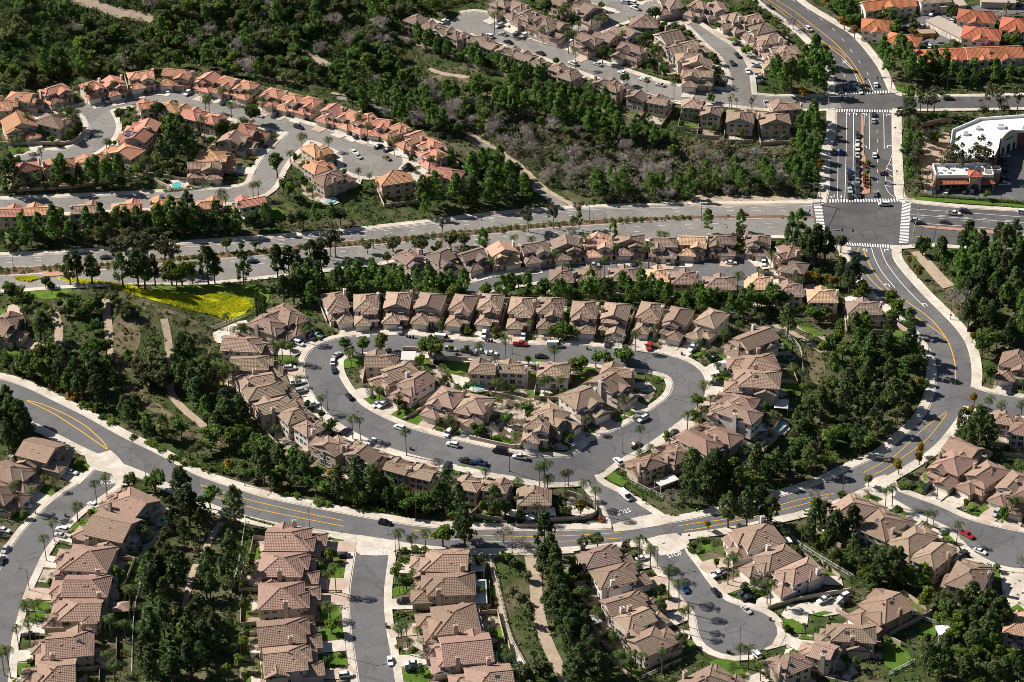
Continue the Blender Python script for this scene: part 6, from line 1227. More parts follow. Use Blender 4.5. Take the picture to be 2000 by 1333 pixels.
trees_px('bright', 'B2', [(235, 670, 6.5), (1380, 800, 6), (1400, 790, 6), (790, 1200, 4), (640, 710, 3.5), (735, 710, 3.5), (460, 770, 4), (610, 330, 9), (840, 370, 8), (660, 370, 8)], 'on the island of the loop street')
trees_px('dark', 'B2', [(45, 720, 6.5), (20, 690, 6), (1560, 770, 6), (1400, 860, 4)], 'on the corner of the loop street island')
trees_px('bare', 'B2', [(1620, 650, 5), (1660, 1060, 6.5), (880, 1190, 5), (630, 60, 7), (1340, 30, 6)], 'beside the loop street')
trees_px('pine', 'B2', [(830, 60, 8), (1560, 370, 10), (1590, 30, 8)], 'above the row behind the boulevard')
trees_px('olive', 'B2', [(470, 90, 8), (640, 60, 9), (270, 170, 5), (170, 370, 6)], 'beside the boulevard median')
trees_px('cypress', 'B1', [(1505, 450), (1522, 460), (1540, 460), (1553, 465)], 'in the clump at the corner of the flower field', h=11)
trees_px('palm', 'B1', [(1190, 650, 8), (1180, 720, 8), (1200, 760, 7), (1270, 790, 9), (1300, 800, 9), (1330, 810, 10), (1370, 830, 9), (1380, 600, 4), (1410, 620, 4), (1600, 670, 7), (1650, 680, 7), (1700, 690, 7), (1620, 700, 6), (1780, 590, 6), (1470, 580, 5), (1325, 520, 6), (1680, 790, 5), (1880, 1000, 6), (1350, 720, 6), (140, 470, 6)], 'by the left side of the loop street')
trees_px('pine', 'B1', [(445, 220, 11), (400, 235, 10), (530, 230, 10), (710, 235, 12), (800, 225, 13), (840, 245, 12), (900, 240, 11), (1210, 200, 13.5), (1250, 220, 11), (1420, 220, 12), (1620, 190, 12), (1690, 190, 12), (1820, 170, 13), (1880, 170, 12), (1740, 210, 11)], 'along the near side of the boulevard above the flower field')
trees_px('bright', 'B1', [(1000, 260, 9), (1060, 260, 9), (1120, 250, 9), (1030, 280, 8)], 'beside the boulevard above the flower field')
trees_px('gum', 'B1', [(700, 100, 14), (800, 100, 15), (860, 90, 15), (960, 100, 15), (1010, 120, 13), (660, 120, 12), (1880, 50, 13), (1960, 40, 13), (1930, 60, 11)], 'on the boulevard median')
trees_px('broad', 'B1', [(1325, 90, 6), (1415, 110, 4), (1495, 100, 4), (440, 420, 5.5), (420, 450, 6), (480, 490, 6), (520, 450, 6), (620, 690, 8), (560, 700, 8), (510, 720, 7), (750, 760, 6.5), (540, 570, 5), (60, 360, 8), (100, 400, 7), (180, 410, 5)], 'on the flowering hill')
trees_px('dark', 'B1', [(265, 315, 5), (300, 345, 5), (70, 380, 8), (400, 420, 5)], 'on the crest of the flowering hill')
trees_px('olive', 'B1', [(580, 395, 6), (660, 405, 6), (560, 425, 6), (690, 440, 5.5), (750, 465, 5.5), (760, 490, 5), (1080, 560, 6), (900, 700, 9), (850, 850, 9), (930, 860, 9), (810, 820, 8), (890, 780, 9), (970, 900, 7), (1020, 880, 6), (1070, 880, 6), (960, 1180, 8), (1150, 1290, 6)], 'on the trail slope left of the loop street')
trees_px('pine', 'B1', [(440, 850, 12), (500, 830, 12), (560, 860, 12), (380, 800, 11), (610, 870, 11), (470, 920, 11), (560, 950, 11), (230, 600, 11), (250, 560, 10), (1070, 690, 11), (1120, 720, 11), (1040, 750, 10), (1180, 890, 11), (1130, 910, 11), (1200, 950, 10), (1330, 1080, 10), (1400, 1060, 11), (1150, 960, 10), (750, 1080, 9), (800, 1050, 10), (720, 1050, 9), (860, 1140, 8), (950, 1150, 8), (60, 1080, 13), (110, 1100, 13), (40, 1020, 12), (150, 1150, 10), (1170, 840, 9)], 'on the trail slope left of the loop street')
trees_px('broad', 'B1', [(200, 740, 9), (260, 750, 9), (180, 800, 9), (310, 720, 8), (240, 820, 9), (1060, 1170, 7), (1230, 1210, 8), (1290, 1190, 7), (1340, 1230, 8), (1420, 1210, 8), (1480, 1270, 8), (1230, 1240, 7), (1550, 1280, 8), (1200, 800, 7)], 'on the slope below the left side of the loop street')
trees_px('palm', 'A1', [(455, 490, 8), (510, 520, 6), (665, 490, 8), (820, 480, 6), (715, 600, 5), (1165, 605, 5), (1220, 585, 6), (1290, 530, 6), (1350, 615, 6), (1535, 580, 6), (1465, 540, 7), (1820, 800, 5), (1870, 790, 5), (1840, 800, 5), (1765, 800, 6), (1920, 820, 5), (1700, 900, 6), (1480, 1085, 6), (1510, 1080, 6), (620, 830, 5), (550, 1000, 4), (650, 800, 4), (160, 680, 7), (390, 640, 8), (420, 640, 8), (450, 660, 7), (360, 650, 7), (920, 330, 8), (980, 300, 8), (1200, 580, 6), (240, 880, 6), (110, 880, 5), (1290, 1130, 6), (1320, 1160, 6), (680, 360, 7), (1750, 1080, 7), (1830, 1100, 7)], 'among the pink roofed homes')
trees_px('dark', 'A1', [(700, 660, 7), (460, 730, 6), (400, 790, 6), (1300, 760, 9), (920, 650, 8), (1470, 660, 9), (1620, 960, 10)], 'among the pink roofed homes')
trees_px('pine', 'A1', [(1050, 770, 14), (1010, 830, 14), (1090, 820, 13), (1000, 740, 11), (940, 900, 12), (1120, 880, 10), (360, 980, 11), (330, 1010, 11), (560, 980, 11), (620, 1010, 11), (690, 970, 10), (520, 1000, 10), (60, 980, 12), (30, 1020, 12), (1000, 1220, 10), (1060, 1260, 11), (1100, 1200, 11), (740, 1280, 10), (930, 1260, 10), (800, 1270, 9)], 'among the pink roofed homes')
trees_px('bright', 'A1', [(1690, 1110, 8), (1660, 1090, 7), (520, 340, 8), (440, 330, 7), (200, 390, 6), (330, 1270, 8), (350, 1250, 7), (1220, 1280, 6), (1310, 1290, 6), (1090, 40, 9), (990, 160, 8), (1080, 280, 7), (960, 760, 6), (800, 990, 6), (410, 790, 5)], 'around the edge of the pink roofed homes')
trees_px('palm', 'A2', [(645, 110, 6), (715, 110, 7), (895, 90, 9), (905, 320, 7), (985, 350, 8), (1330, 200, 9), (1360, 200, 9), (1180, 170, 7), (1390, 140, 8), (1500, 110, 8), (1540, 110, 8), (1520, 120, 7), (1410, 340, 6), (1370, 300, 8), (1290, 60, 9), (1790, 470, 7), (1300, 350, 5), (100, 680, 7), (150, 740, 8), (305, 820, 7), (580, 920, 8), (525, 930, 5), (100, 1000, 5), (550, 720, 6), (590, 200, 7), (1510, 10, 7), (1950, 490, 8)], 'around the top streets')
trees_px('cypress', 'A2', [(1083, 400), (1147, 420)], 'behind the top brown row', h=8)
trees_px('dark', 'A2', [(1655, 460, 5.5), (60, 570, 8), (1350, 120, 8), (1310, 40, 8), (1200, 40, 8), (1840, 80, 9), (1530, 310, 8), (1890, 400, 8)], 'around the top streets')
trees_px('pine', 'A3', [(550, 400, 12), (640, 430, 13), (600, 450, 12), (700, 430, 12), (780, 280, 12), (830, 350, 13), (770, 380, 13), (860, 390, 12), (720, 340, 11), (800, 450, 12), (770, 640, 9), (745, 690, 9), (780, 720, 9), (725, 740, 8.5), (690, 820, 8.5), (745, 860, 8.5), (710, 900, 8), (670, 960, 8), (1180, 290, 12), (1280, 270, 12), (1330, 330, 13), (1210, 350, 11), (1480, 340, 11), (1540, 360, 11), (1340, 390, 11), (150, 1285, 9), (340, 1285, 8), (690, 1290, 9), (640, 1290, 7)], 'beside the right hand crossroads')
trees_px('yellow', 'A3', [(950, 130, 7), (1010, 180, 7), (800, 960, 6), (1360, 190, 6), (1400, 220, 5), (1470, 220, 5), (715, 540, 6)], 'beside the apartment grounds')
for q_, h_ in (((1868, 346), 18), ((1853, 344), 17), ((1920, 345), 18), ((1903, 345), 15)): plant('gum', G([q_])[0], h_, 'between the two white roofed shops')
trees_px('gum', 'A3', [(1440, 580, 12), (1480, 560, 12), (1400, 560, 11), (1330, 600, 11), (1300, 650, 12), (1800, 540, 12), (1860, 580, 12), (1900, 610, 11), (1970, 560, 12), (1760, 620, 9)], 'beside the shopping yard')
trees_px('fan', 'A3', [(1360, 1000, 9), (1385, 990, 10), (1410, 985, 10), (1435, 1020, 8), (1300, 560, 8), (1350, 560, 8), (405, 600, 7), (415, 580, 8), (290, 570, 7), (275, 590, 7), (315, 590, 6)], 'lining the lane by the shopping yard')
trees_px('broad', 'A3', [(1080, 1010, 3.6), (1090, 950, 2.6), (1780, 1140, 4), (1230, 110, 8), (1240, 170, 9), (1700, 380, 8), (1930, 220, 8), (380, 290, 5), (1480, 800, 5), (170, 570, 4)], 'around the shopping and apartment yards')
trees_px('olive', 'A3', [(1600, 260, 6), (1170, 80, 7), (1580, 60, 7), (1900, 40, 7), (1350, 130, 7), (1800, 350, 7)], 'in the apartment grounds')
trees_px('bare', 'A3', [(650, 130, 7), (1780, 230, 8), (1660, 120, 7), (1860, 110, 8), (230, 470, 5), (180, 470, 4)], 'around the apartments')
trees_px('olive', 'B3', [(930, 80, 8), (330, 30, 6)], 'by the near corner of the crossroads')
trees_px('bright', 'B3', [(1060, 360, 7), (1230, 420, 7), (1270, 470, 8), (900, 650, 8), (830, 700, 7), (1080, 920, 7), (850, 1230, 8), (900, 1200, 8), (310, 120, 5)], 'on the slope inside the big right hand bend')
trees_px('yellow', 'B3', [(740, 285, 6), (790, 290, 6), (850, 300, 6), (880, 310, 6), (1390, 910, 7), (1260, 1090, 6), (1330, 190, 5), (1380, 260, 5.5), (1700, 640, 5), (1390, 1290, 6), (1710, 1000, 7), (1690, 1070, 6)], 'on the slope inside the big right hand bend')
trees_px('pine', 'B3', [(640, 50, 12), (690, 60, 12), (730, 90, 12), (790, 70, 13), (840, 90, 12), (760, 130, 11), (930, 240, 10), (1010, 250, 11), (980, 290, 10), (1330, 540, 9), (1340, 660, 11), (1310, 690, 11), (1860, 50, 11), (1950, 40, 12), (1680, 500, 11), (1760, 500, 11), (1650, 1150, 12), (1740, 1130, 12), (1800, 1180, 11), (1680, 1210, 11), (620, 530, 11)], 'around the big right hand bend')
trees_px('broad', 'B3', [(750, 500, 6), (800, 510, 6), (570, 400, 8), (530, 400, 8), (440, 420, 8), (1250, 480, 7), (90, 1010, 5), (490, 1060, 5), (1410, 100, 7), (1810, 850, 7), (1760, 680, 9), (1800, 640, 9), (1930, 610, 9), (470, 480, 5)], 'around the big right hand bend')
# ------------------------------------------------------------------ groves
W_ = [(0, 0), (930, 0), (790, 42), (760, 130), (830, 180), (760, 205), (690, 190), (620, 165), (540, 148), (420, 128), (330, 118), (240, 128), (170, 145), (80, 155), (0, 185)]
grove(None, W_, 215, dict(broad=4, dark=2.5, olive=4, pine=1.2, bright=1.6, bare=1.6), (7, 13), 'on the wooded hillside at the top left', 1, 3.6)
grove(None, [(690, 200), (760, 130), (830, 150), (930, 200), (1000, 215), (960, 260), (860, 245), (760, 225)], 46, dict(bare=4, olive=2, broad=2, pine=2), (7, 11), 'in the scrubby valley below the top brown row', 2, 3.4)
grove(None, [(900, 150), (960, 165), (1080, 190), (1200, 240), (1330, 255), (1330, 285), (1200, 270), (1050, 220), (930, 200)], 40, dict(pine=5, dark=2, broad=1), (9, 13), 'in the dark belt below the top brown row', 3, 3.4)
grove(None, [(930, 250), (1060, 225), (1200, 262), (1330, 290), (1480, 290), (1540, 320), (1550, 350), (1480, 380), (1180, 385), (1090, 360), (1010, 320)], 84, dict(bare=6, olive=2, broad=1.4, bright=.8), (6, 10), 'in the grey brush valley above the boulevard', 4, 3.4)
grove('A2', [(1480, 1070), (1600, 1040), (1700, 1090), (1850, 1060), (2080, 1060), (2080, 1150), (1500, 1160)], 12, dict(pine=5, dark=1), (9, 12), 'along the top of the boulevard below the brush valley', 5, 4, keep=.3)
grove('A3', [(0, 1050), (250, 1030), (420, 1010), (560, 1040), (560, 1150), (0, 1160)], 16, dict(pine=5, dark=2), (9, 12), 'along the top of the boulevard below the brush valley', 6, 4, keep=.3)
grove('A3', [(600, 800), (720, 660), (830, 640), (830, 760), (790, 1000), (800, 1100), (560, 1130), (600, 980)], 26, dict(pine=6, broad=2, dark=2), (7, 9.5), 'on the left bank of the crossroads approach', 7, 3.2, keep=.4)
grove('A2', [(560, 1050), (760, 980), (860, 900), (960, 930), (1070, 1010), (1110, 1120), (900, 1230), (600, 1260), (420, 1200), (500, 1130)], 34, dict(pine=7, bright=1, dark=2), (9, 13), 'between the pink roofed cul de sac and the boulevard', 8, 3.4, keep=.5)
grove('A1', [(0, 1100), (300, 1060), (860, 1060), (900, 1080), (930, 1130), (0, 1150)], 14, dict(dark=3, broad=3, olive=2), (6, 9), 'on the bank above the lower pink street', 9, 3.4)
grove('A1', [(0, 1270), (500, 1290), (1000, 1240), (1250, 1260), (1700, 1290), (1998, 1240), (1998, 1333), (0, 1333)], 30, dict(pine=5, dark=3, olive=1), (9, 13), 'on the dark bank above the boulevard at left', 10, 3.6, keep=.3)
grove('B1', [(0, 20), (600, 10), (1500, 0), (1700, 0), (1680, 20), (1100, 70), (620, 110), (200, 130), (0, 140)], 30, dict(pine=3, dark=4, olive=2), (8, 12), 'on the dark bank above the boulevard at left', 11, 3.6, keep=.2)
grove('B2', [(0, 215), (150, 220), (300, 260), (700, 280), (960, 300), (1280, 320), (1700, 330), (2000, 330), (2000, 430), (1500, 400), (900, 380), (400, 370), (0, 370)], 84, dict(pine=8, broad=2, dark=2, bright=.6), (8, 11.5), 'in the dark belt behind the long loop street row', 12, 2.9, keep=.15, lots=True)
grove('B3', [(0, 330), (300, 340), (560, 390), (620, 400), (640, 460), (400, 480), (0, 470)], 26, dict(pine=6, broad=3, dark=2), (8, 11), 'in the dark belt behind the long loop street row', 13, 3.0, keep=.15, lots=True)
grove('B1', [(1640, 300), (1990, 290), (1990, 400), (1870, 410), (1640, 440)], 18, dict(pine=7, dark=2), (9, 12), 'in the dark belt behind the long loop street row', 14, 3.0, keep=.3)
grove('B3', [(880, 600), (1080, 560), (1200, 620), (1390, 700), (1430, 800), (1420, 950), (1330, 1100), (1200, 1210), (1000, 1300), (700, 1330), (620, 1180), (660, 1050), (830, 960), (840, 840)], 74, dict(pine=5, broad=3, dark=2, olive=1.5), (8, 12.5), 'on the wooded slope inside the big right hand bend', 15, 3.2, keep=.3)
grove('C3', [(0, 20), (300, 0), (900, 0), (850, 60), (640, 150), (400, 240), (200, 300), (0, 330)], 30, dict(pine=5, broad=2, dark=2), (8, 12), 'on the wooded slope inside the big right hand bend', 16, 3.2, keep=.35)
grove('B3', [(1480, 180), (1700, 60), (1830, 80), (2000, 130), (2000, 700), (1880, 680), (1660, 540), (1560, 420), (1540, 300)], 58, dict(pine=6, broad=2, dark=2, bare=1), (9, 13), 'in the wood on the right outside the big bend', 17, 3.4, keep=.3)
grove('A3', [(1260, 570), (1340, 560), (1380, 760), (1380, 900), (1300, 1100), (1240, 900), (1250, 700)], 18, dict(pine=3, gum=2, broad=2, dark=2), (8, 12), 'on the strip between the crossroads and the sandy yard', 18, 3.2, keep=.4)
grove('A3', [(760, 0), (1030, 0), (1040, 110), (1050, 200), (1150, 280), (1150, 350), (1050, 230), (940, 160), (860, 80)], 20, dict(pine=3, broad=3, dark=2, yellow=1), (8, 11), 'on the bank by the top right road', 19, 3.4, keep=.4)
grove('A3', [(1250, 440), (1400, 400), (1700, 390), (2000, 370), (2000, 430), (1850, 470), (1600, 470), (1300, 470)], 22, dict(pine=3, broad=3, dark=3, bare=1), (8, 11), 'below the red roofed apartments', 20, 3.4, keep=.5)
grove('B1', [(140, 700), (330, 700), (600, 790), (690, 900), (660, 990), (430, 950), (200, 870), (140, 800)], 22, dict(pine=4, broad=3, dark=2), (8, 12), 'on the slope above the left bend of the collector road', 21, 3.4)
grove('B1', [(1000, 850), (1260, 850), (1280, 1000), (1480, 1060), (1500, 1130), (1300, 1180), (1230, 1160), (1100, 1020)], 20, dict(pine=4, dark=2, olive=2), (8, 11), 'on the slope below the left side of the loop street', 22, 3.2)
grove('C1', [(1330, 60), (1600, 40), (1800, 0), (1990, 60), (1990, 270), (1700, 210), (1450, 130)], 28, dict(pine=4, broad=4, olive=2, yellow=.5), (7, 11), 'on the slope between the loop street homes and the collector road', 23, 3.2, keep=.4)
grove('C2', [(0, 160), (260, 180), (560, 170), (800, 230), (1000, 330), (900, 380), (500, 350), (200, 300), (0, 260)], 26, dict(pine=4, broad=3, olive=2, bright=1), (7, 11), 'on the slope between the loop street homes and the collector road', 24, 3.2, keep=.5)
grove('C1', [(840, 500), (1000, 430), (1260, 420), (1420, 640), (1400, 900), (1280, 1000), (1250, 1333), (800, 1333), (840, 900)], 26, dict(pine=6, dark=2, olive=2), (8, 12), 'in the gully grove between the two lower stacks of homes', 25, 3.6)
grove('C2', [(1150, 480), (1330, 560), (1400, 800), (1420, 1000), (1560, 1180), (1560, 1333), (1340, 1333), (1230, 1100), (1170, 800)], 24, dict(pine=6, dark=1, bright=1), (8, 12), 'along the lower middle walking path', 26, 3.2, keep=.4)
grove('C3', [(600, 380), (1040, 420), (1060, 560), (1150, 600), (1500, 760), (1640, 800), (1900, 900), (1990, 1000), (1990, 1333), (1500, 1333), (1400, 1150), (1600, 1100), (1450, 880), (1050, 720), (800, 520)], 50, dict(pine=5, bright=2, broad=2, olive=2), (7, 11), 'on the lower right slope', 27, 3.4, keep=.4)
grove('B1', [(0, 720), (130, 700), (150, 850), (60, 880), (0, 850)], 5, dict(broad=2, olive=1), (7, 10), 'at the left edge by the collector road', 28, 3.4)
grove('B1', [(0, 1000), (120, 1000), (180, 1160), (120, 1260), (0, 1290)], 8, dict(pine=5), (11, 14), 'at the left edge below the collector road', 29, 3.4)
grove('B1', [(60, 400), (340, 430), (560, 450), (760, 490), (800, 520), (640, 530), (330, 540), (60, 480)], 12, dict(olive=3, broad=3, dark=2), (6, 8), 'on the flowering hill', 30, 3.6)
grove('A1', [(0, 420), (300, 440), (560, 440), (760, 400), (940, 380), (940, 360), (500, 350), (0, 420)], 18, dict(broad=2, dark=2, palm=1, bright=1), (7, 10), 'just above the pink roofed homes', 31, 3.2)
grove('A2', [(0, 560), (120, 640), (330, 690), (530, 760), (720, 790), (640, 700), (400, 620), (150, 540)], 18, dict(pine=3, broad=2, dark=2), (8, 11), 'between the pink roofed row and the brush valley', 32, 3.2, keep=.4)
grove('A1', [(0, 600), (450, 640), (760, 620), (1200, 620), (1500, 720), (1600, 860), (1450, 1090), (900, 1060), (0, 1080)], 60, dict(palm=3, broad=3, dark=3, bright=1), (5, 8.5), 'in the gardens inside the pink curving street', 41, 3.0, lots=True, keep=.5)
grove('A2', [(560, 220), (1350, 440), (1900, 600), (1998, 560), (1998, 640), (1500, 540), (1000, 400), (500, 240)], 24, dict(palm=2, broad=3, dark=3), (5, 8), 'behind the top brown row', 42, 3.0, lots=True, keep=.5)
grove('A2', [(1100, 0), (1998, 0), (1998, 480), (1300, 280), (900, 20)], 40, dict(palm=3, broad=3, dark=3, olive=1), (5, 8.5), 'in the gardens of the top streets', 43, 3.0, lots=True, keep=.4)
grove('A3', [(0, 0), (420, 0), (640, 200), (620, 420), (300, 420), (0, 480)], 40, dict(palm=3, broad=3, dark=2, olive=1), (5, 8), 'in the gardens of the top right homes', 44, 3.0, lots=True, keep=.4)
grove('A2', [(0, 700), (420, 760), (640, 930), (640, 1080), (250, 1100), (0, 1090)], 14, dict(palm=3, broad=2, dark=2), (5, 8), 'by the pink homes at the dead end', 45, 3.0, lots=True, keep=.4)
trees_px('gum', 'A2', [(1090, 1250, 11), (1240, 1230, 11), (1390, 1240, 11), (590, 1300, 8)], 'beside the boulevard below the valley path')
trees_px('olive', 'B2', [(560, 110, 5), (720, 70, 6), (300, 90, 6), (150, 110, 5)], 'on the boulevard median')
grove('A2', [(440, 190), (700, 260), (980, 350), (1350, 500), (1620, 580), (1600, 640), (1300, 560), (950, 430), (640, 310), (430, 240)], 46, dict(pine=4, broad=3, dark=2, olive=1), (7.5, 10), 'on the slope edge behind the top brown row', 46, 2.9, lots=True, keep=.25)
# garden trees and palms
for i, h in enumerate(HOUSES):
    rng = random.Random(7000 + i); W2, D2 = h['w'] / 2, h['d'] / 2
    if h['front'] - D2 > 3 and rng.random() < .75:
        p = local(h, rng.uniform(h['xa'] + .4, h['xb'] - .4) if h['xb'] - h['xa'] > 1.2 else h['xa'], rng.uniform(D2 + .5, h['front'] - .8))
        if not at(ROADM, *p): plant(rng.choices(['palm', 'broad', 'bright', 'olive', 'dark'], [5, 2, 1.5, 1, 1])[0], p, rng.uniform(3.5, 6.5), 'house:' + h['ph2'])
    for q in range(rng.choice((1, 1, 2, 3))):
        if h['back'] - D2 > 2.5:
            p = local(h, rng.uniform(-W2, W2), -rng.uniform(D2 + 2, h['back'] - .6))
            if not at(KEEP, *p): plant(rng.choices(['palm', 'broad', 'bright', 'olive', 'dark'], [3, 2, 1.5, 1, 2])[0], p, rng.uniform(3.2, 6), 'behind:' + h['ph2'])
SHORTW = {'palm': 'palm', 'broad': 'green tree', 'bright': 'bright tree', 'olive': 'olive tree', 'dark': 'dark tree'}
# ------------------------------------------------------------------ build them
CAPK = defaultdict(int); cand = sorted(range(len(TREES)), key=lambda i: TREES[i][2] - 40 * TREES[i][3])
VIEW = proj(np.array([(t[1], t[2], float(hgt(t[1], t[2])) + t[3] * .5) for t in TREES]))
ok_ = (VIEW[:, 0] > -25) & (VIEW[:, 0] < 2025) & (VIEW[:, 1] > -25) & (VIEW[:, 1] < 1375)
places = defaultdict(list)
LIM = defaultdict(lambda: 298)
keep_, rest_ = [], []
for i in cand:
    if not ok_[i]: continue
    k = TREES[i][0]
    if CAPK[k] >= LIM[k]: rest_.append(i); continue
    CAPK[k] += 1; keep_.append(i)
    places[(k, TREES[i][4])].append(i)
print('TREES', dict(CAPK), 'rest', len(rest_))
for (k, place), ids in places.items():
    ids.sort(key=lambda i: VIEW[i, 0])
    for n_, i in enumerate(ids):
        _, x, y, hh, _ = TREES[i]; rng = random.Random(i * 13 + 5); cr, tk, h0 = PROTO[k][rng.randrange(len(PROTO[k]))]
        if k == 'palm': 
            best = sorted(PROTO[k], key=lambda q: abs(q[2] - hh))[:2]; cr, tk, h0 = rng.choice(best)
        s = hh / h0; r_ = empty(KIND[k][0], (x, y, float(hgt(x, y))), rng.uniform(0, 6.28) if k != 'palm' else rng.uniform(-.4, .4)); r_.scale = (s * rng.uniform(.9, 1.15), s * rng.uniform(.9, 1.15), s)
        if k in ('palm',): r_.scale = (max(s, .8), max(s, .8), s)
        link('crown', cr, r_); link('trunk', tk, r_)
        if place.startswith('house:'): lb, g_ = f"{SHORTW.get(k, WORD[k])} before house {place[6:]}", None
        elif place.startswith('behind:'): lb, g_ = f"{SHORTW.get(k, WORD[k])} behind house {place[7:]}", None
        elif len(ids) <= 20: lb, g_ = (f"{WORD[k]} {place}" if len(ids) == 1 else f"{WORD[k]} {place}, {ordinal(n_)} from left"), None
        else: lb, g_ = f"{WORD[k]} {place}", 1
        w_ = lb.split(); 
        if len(w_) > 16: lb = lb.replace(' in the ', ' in ').replace(' of the ', ' of ').replace('feather palm', 'palm').replace('green leafy tree', 'tree')
        if place.startswith('behind:') and len(ids) > 1: g_ = 1
        tag(r_, lb, KIND[k][1], None if g_ is None else f"{WORD[k]}s {place.replace('behind:', 'behind house ')}")
# what is left over of a kind stands as one far mass
if rest_:
    VV, QQ, o_ = [], [], 0
    for i in rest_:
        k, x, y, hh, _ = TREES[i]; rng = random.Random(i); k = 'olive' if k == 'bare' else k
        if k not in ('pine', 'broad', 'bright', 'olive', 'dark', 'yellow', 'gum'): continue
        cr, tk, h0 = PROTO[k][rng.randrange(len(PROTO[k]))]
        nV = len(cr.vertices); co = np.empty(nV * 3, np.float32); cr.vertices.foreach_get('co', co); co = co.reshape(-1, 3) * (hh / h0)
        if cr.polygons[0].loop_total != 4: continue
        a = rng.uniform(0, 6.28); ca, sa = math.cos(a), math.sin(a); co = np.stack([co[:, 0] * ca - co[:, 1] * sa + x, co[:, 0] * sa + co[:, 1] * ca + y, co[:, 2] + float(hgt(x, y))], 1)
        VV.append(co); QQ.append(np.arange(o_, o_ + nV).reshape(-1, 4)); o_ += nV
    if VV: stuff(link('woodland', npmesh('woodland', np.concatenate(VV), np.concatenate(QQ), MT['leaf_broad'])))['label'] = 'mass of smaller trees filling the woods'
# ------------------------------------------------------------------ scrub and ground cover (nobody could count it)
NOGO = ROADM | BUILTM | LOTM | BAREM
def scrub(name, material, poly, n, rr, per, size, seed, z=.35, lots=False, label='', only=None):
    rng = np.random.default_rng(seed); P = G(poly); a, b = P.min(0), P.max(0)
    X = rng.uniform(a[0], b[0], n * 3); Yv = rng.uniform(a[1], b[1], n * 3); Q = np.stack([X, Yv], 1)
    m = inpoly(Q, P) & ~at(NOGO, X, Yv)
    if only is not None: m &= only(X, Yv)
    Q = Q[m][:n]
    if not len(Q): return
    rad = rng.uniform(*rr, len(Q)); C = np.stack([Q[:, 0], Q[:, 1], hgt(Q[:, 0], Q[:, 1]) + rad * z], 1)
    V, F = leaf_cloud(rng, C, rad, per, size, .6, .35, .75)
    o = stuff(link(name, npmesh(name, V, F, MT[material]))); o['label'] = label; return o
def clump(seed, thr, sc=18.0):
    r = np.random.default_rng(seed); ph = r.uniform(0, 6.28, (6,)); k = r.normal(size=(6, 2)) / sc
    def f(x, y): return sum(np.sin(x * k[i, 0] * 3 + y * k[i, 1] * 3 + ph[i]) for i in range(6)) > thr
    return f
ALLA = [(-160, -60), (2160, -60), (2160, 1460), (-160, 1460)]
scrub('ground_cover', 'scrub', ALLA, 15000, (.6, 1.5), 18, .32, 1, label='low green ground cover on the banks and slopes')
scrub('ground_cover', 'leaf_olive', ALLA, 5000, (.5, 1.2), 16, .28, 2, only=clump(3, .2), label='olive green ground cover on the banks')
scrub('ground_cover', 'dry_scrub', ALLA, 3800, (.4, 1.0), 14, .26, 4, only=clump(5, .5), label='dry brown ground cover on the slopes')
scrub('hillside_scrub', 'scrub', W_, 4200, (1.4, 3.2), 44, .40, 6, label='dense dark scrub covering the top left hillside')
scrub('hillside_scrub', 'leaf_olive', W_, 1500, (1.2, 3.0), 44, .38, 7, only=clump(8, .3), label='olive scrub on the top left hillside')
VAL = [(700, 205), (830, 150), (940, 200), (1050, 215), (1220, 262), (1480, 285), (1560, 330), (1580, 380), (1180, 392), (1090, 366), (1010, 320), (920, 262), (830, 240)]
scrub('valley_brush', 'dry_scrub', VAL, 2100, (.9, 2.1), 48, .30, 9, label='dry grey brush filling the valley')
scrub('valley_brush', 'leaf_broad', VAL, 800, (.9, 2.0), 44, .30, 10, only=clump(11, .4, 12), label='green brush in the valley')
NG0 = NOGO.copy(); NOGO = ~(LOTM & ~ROADM & ~BUILTM & ~BAREM)
scrub('garden_plants', 'leaf_broad', ALLA, 4600, (.35, .9), 22, .22, 21, label='small green plants filling the garden beds')
scrub('garden_plants', 'leaf_olive', ALLA, 1800, (.3, .8), 20, .2, 22, label='olive green plants in the garden beds')
scrub('garden_plants', 'leaf_bright', ALLA, 1600, (.3, .8), 20, .2, 23, label='bright green plants in the garden beds')
NOGO = NG0
# the yellow field: flower heads standing over the grass
FLW = G(T('B1', [(320, 292), (480, 305), (640, 322), (760, 335), (900, 370), (1000, 392), (1150, 400), (1300, 385), (1440, 420), (1480, 460), (1420, 510), (1330, 545), (1250, 510), (1100, 480), (950, 440), (800, 400), (640, 340), (420, 322)]))
rng_ = np.random.default_rng(77); a, b = FLW.min(0) - 8, FLW.max(0) + 8; Q = np.stack([rng_.uniform(a[0], b[0], 60000), rng_.uniform(a[1], b[1], 60000)], 1); Q = Q[inpoly(Q, FLW) | (inpoly(Q, FLW.mean(0) + (FLW - FLW.mean(0)) * 1.10) & (rng_.random(len(Q)) < .22) & ~at(ROADM | BUILTM | LOTM, Q[:, 0], Q[:, 1]))]
cl = clump(5, -2.2, 6)(Q[:, 0], Q[:, 1]); Q = Q[cl]
V, F = leaf_cloud(rng_, np.stack([Q[:, 0], Q[:, 1], hgt(Q[:, 0], Q[:, 1]) + .35], 1), np.full(len(Q), .35), 3, .17, .2, .7)
o = stuff(link('yellow_flowers', npmesh('yellow_flowers', V, F, MT['flower']))); o['label'] = 'yellow wild flowers covering the field on the hill'
P2 = G(T('B1', [(90, 294), (210, 292), (240, 300), (180, 320), (100, 310)])); Q = np.stack([rng_.uniform(P2[:, 0].min(), P2[:, 0].max(), 1500), rng_.uniform(P2[:, 1].min(), P2[:, 1].max(), 1500)], 1); Q = Q[inpoly(Q, P2)]
V, F = leaf_cloud(rng_, np.stack([Q[:, 0], Q[:, 1], hgt(Q[:, 0], Q[:, 1]) + .4], 1), np.full(len(Q), .4), 3, .30, .2, .7)
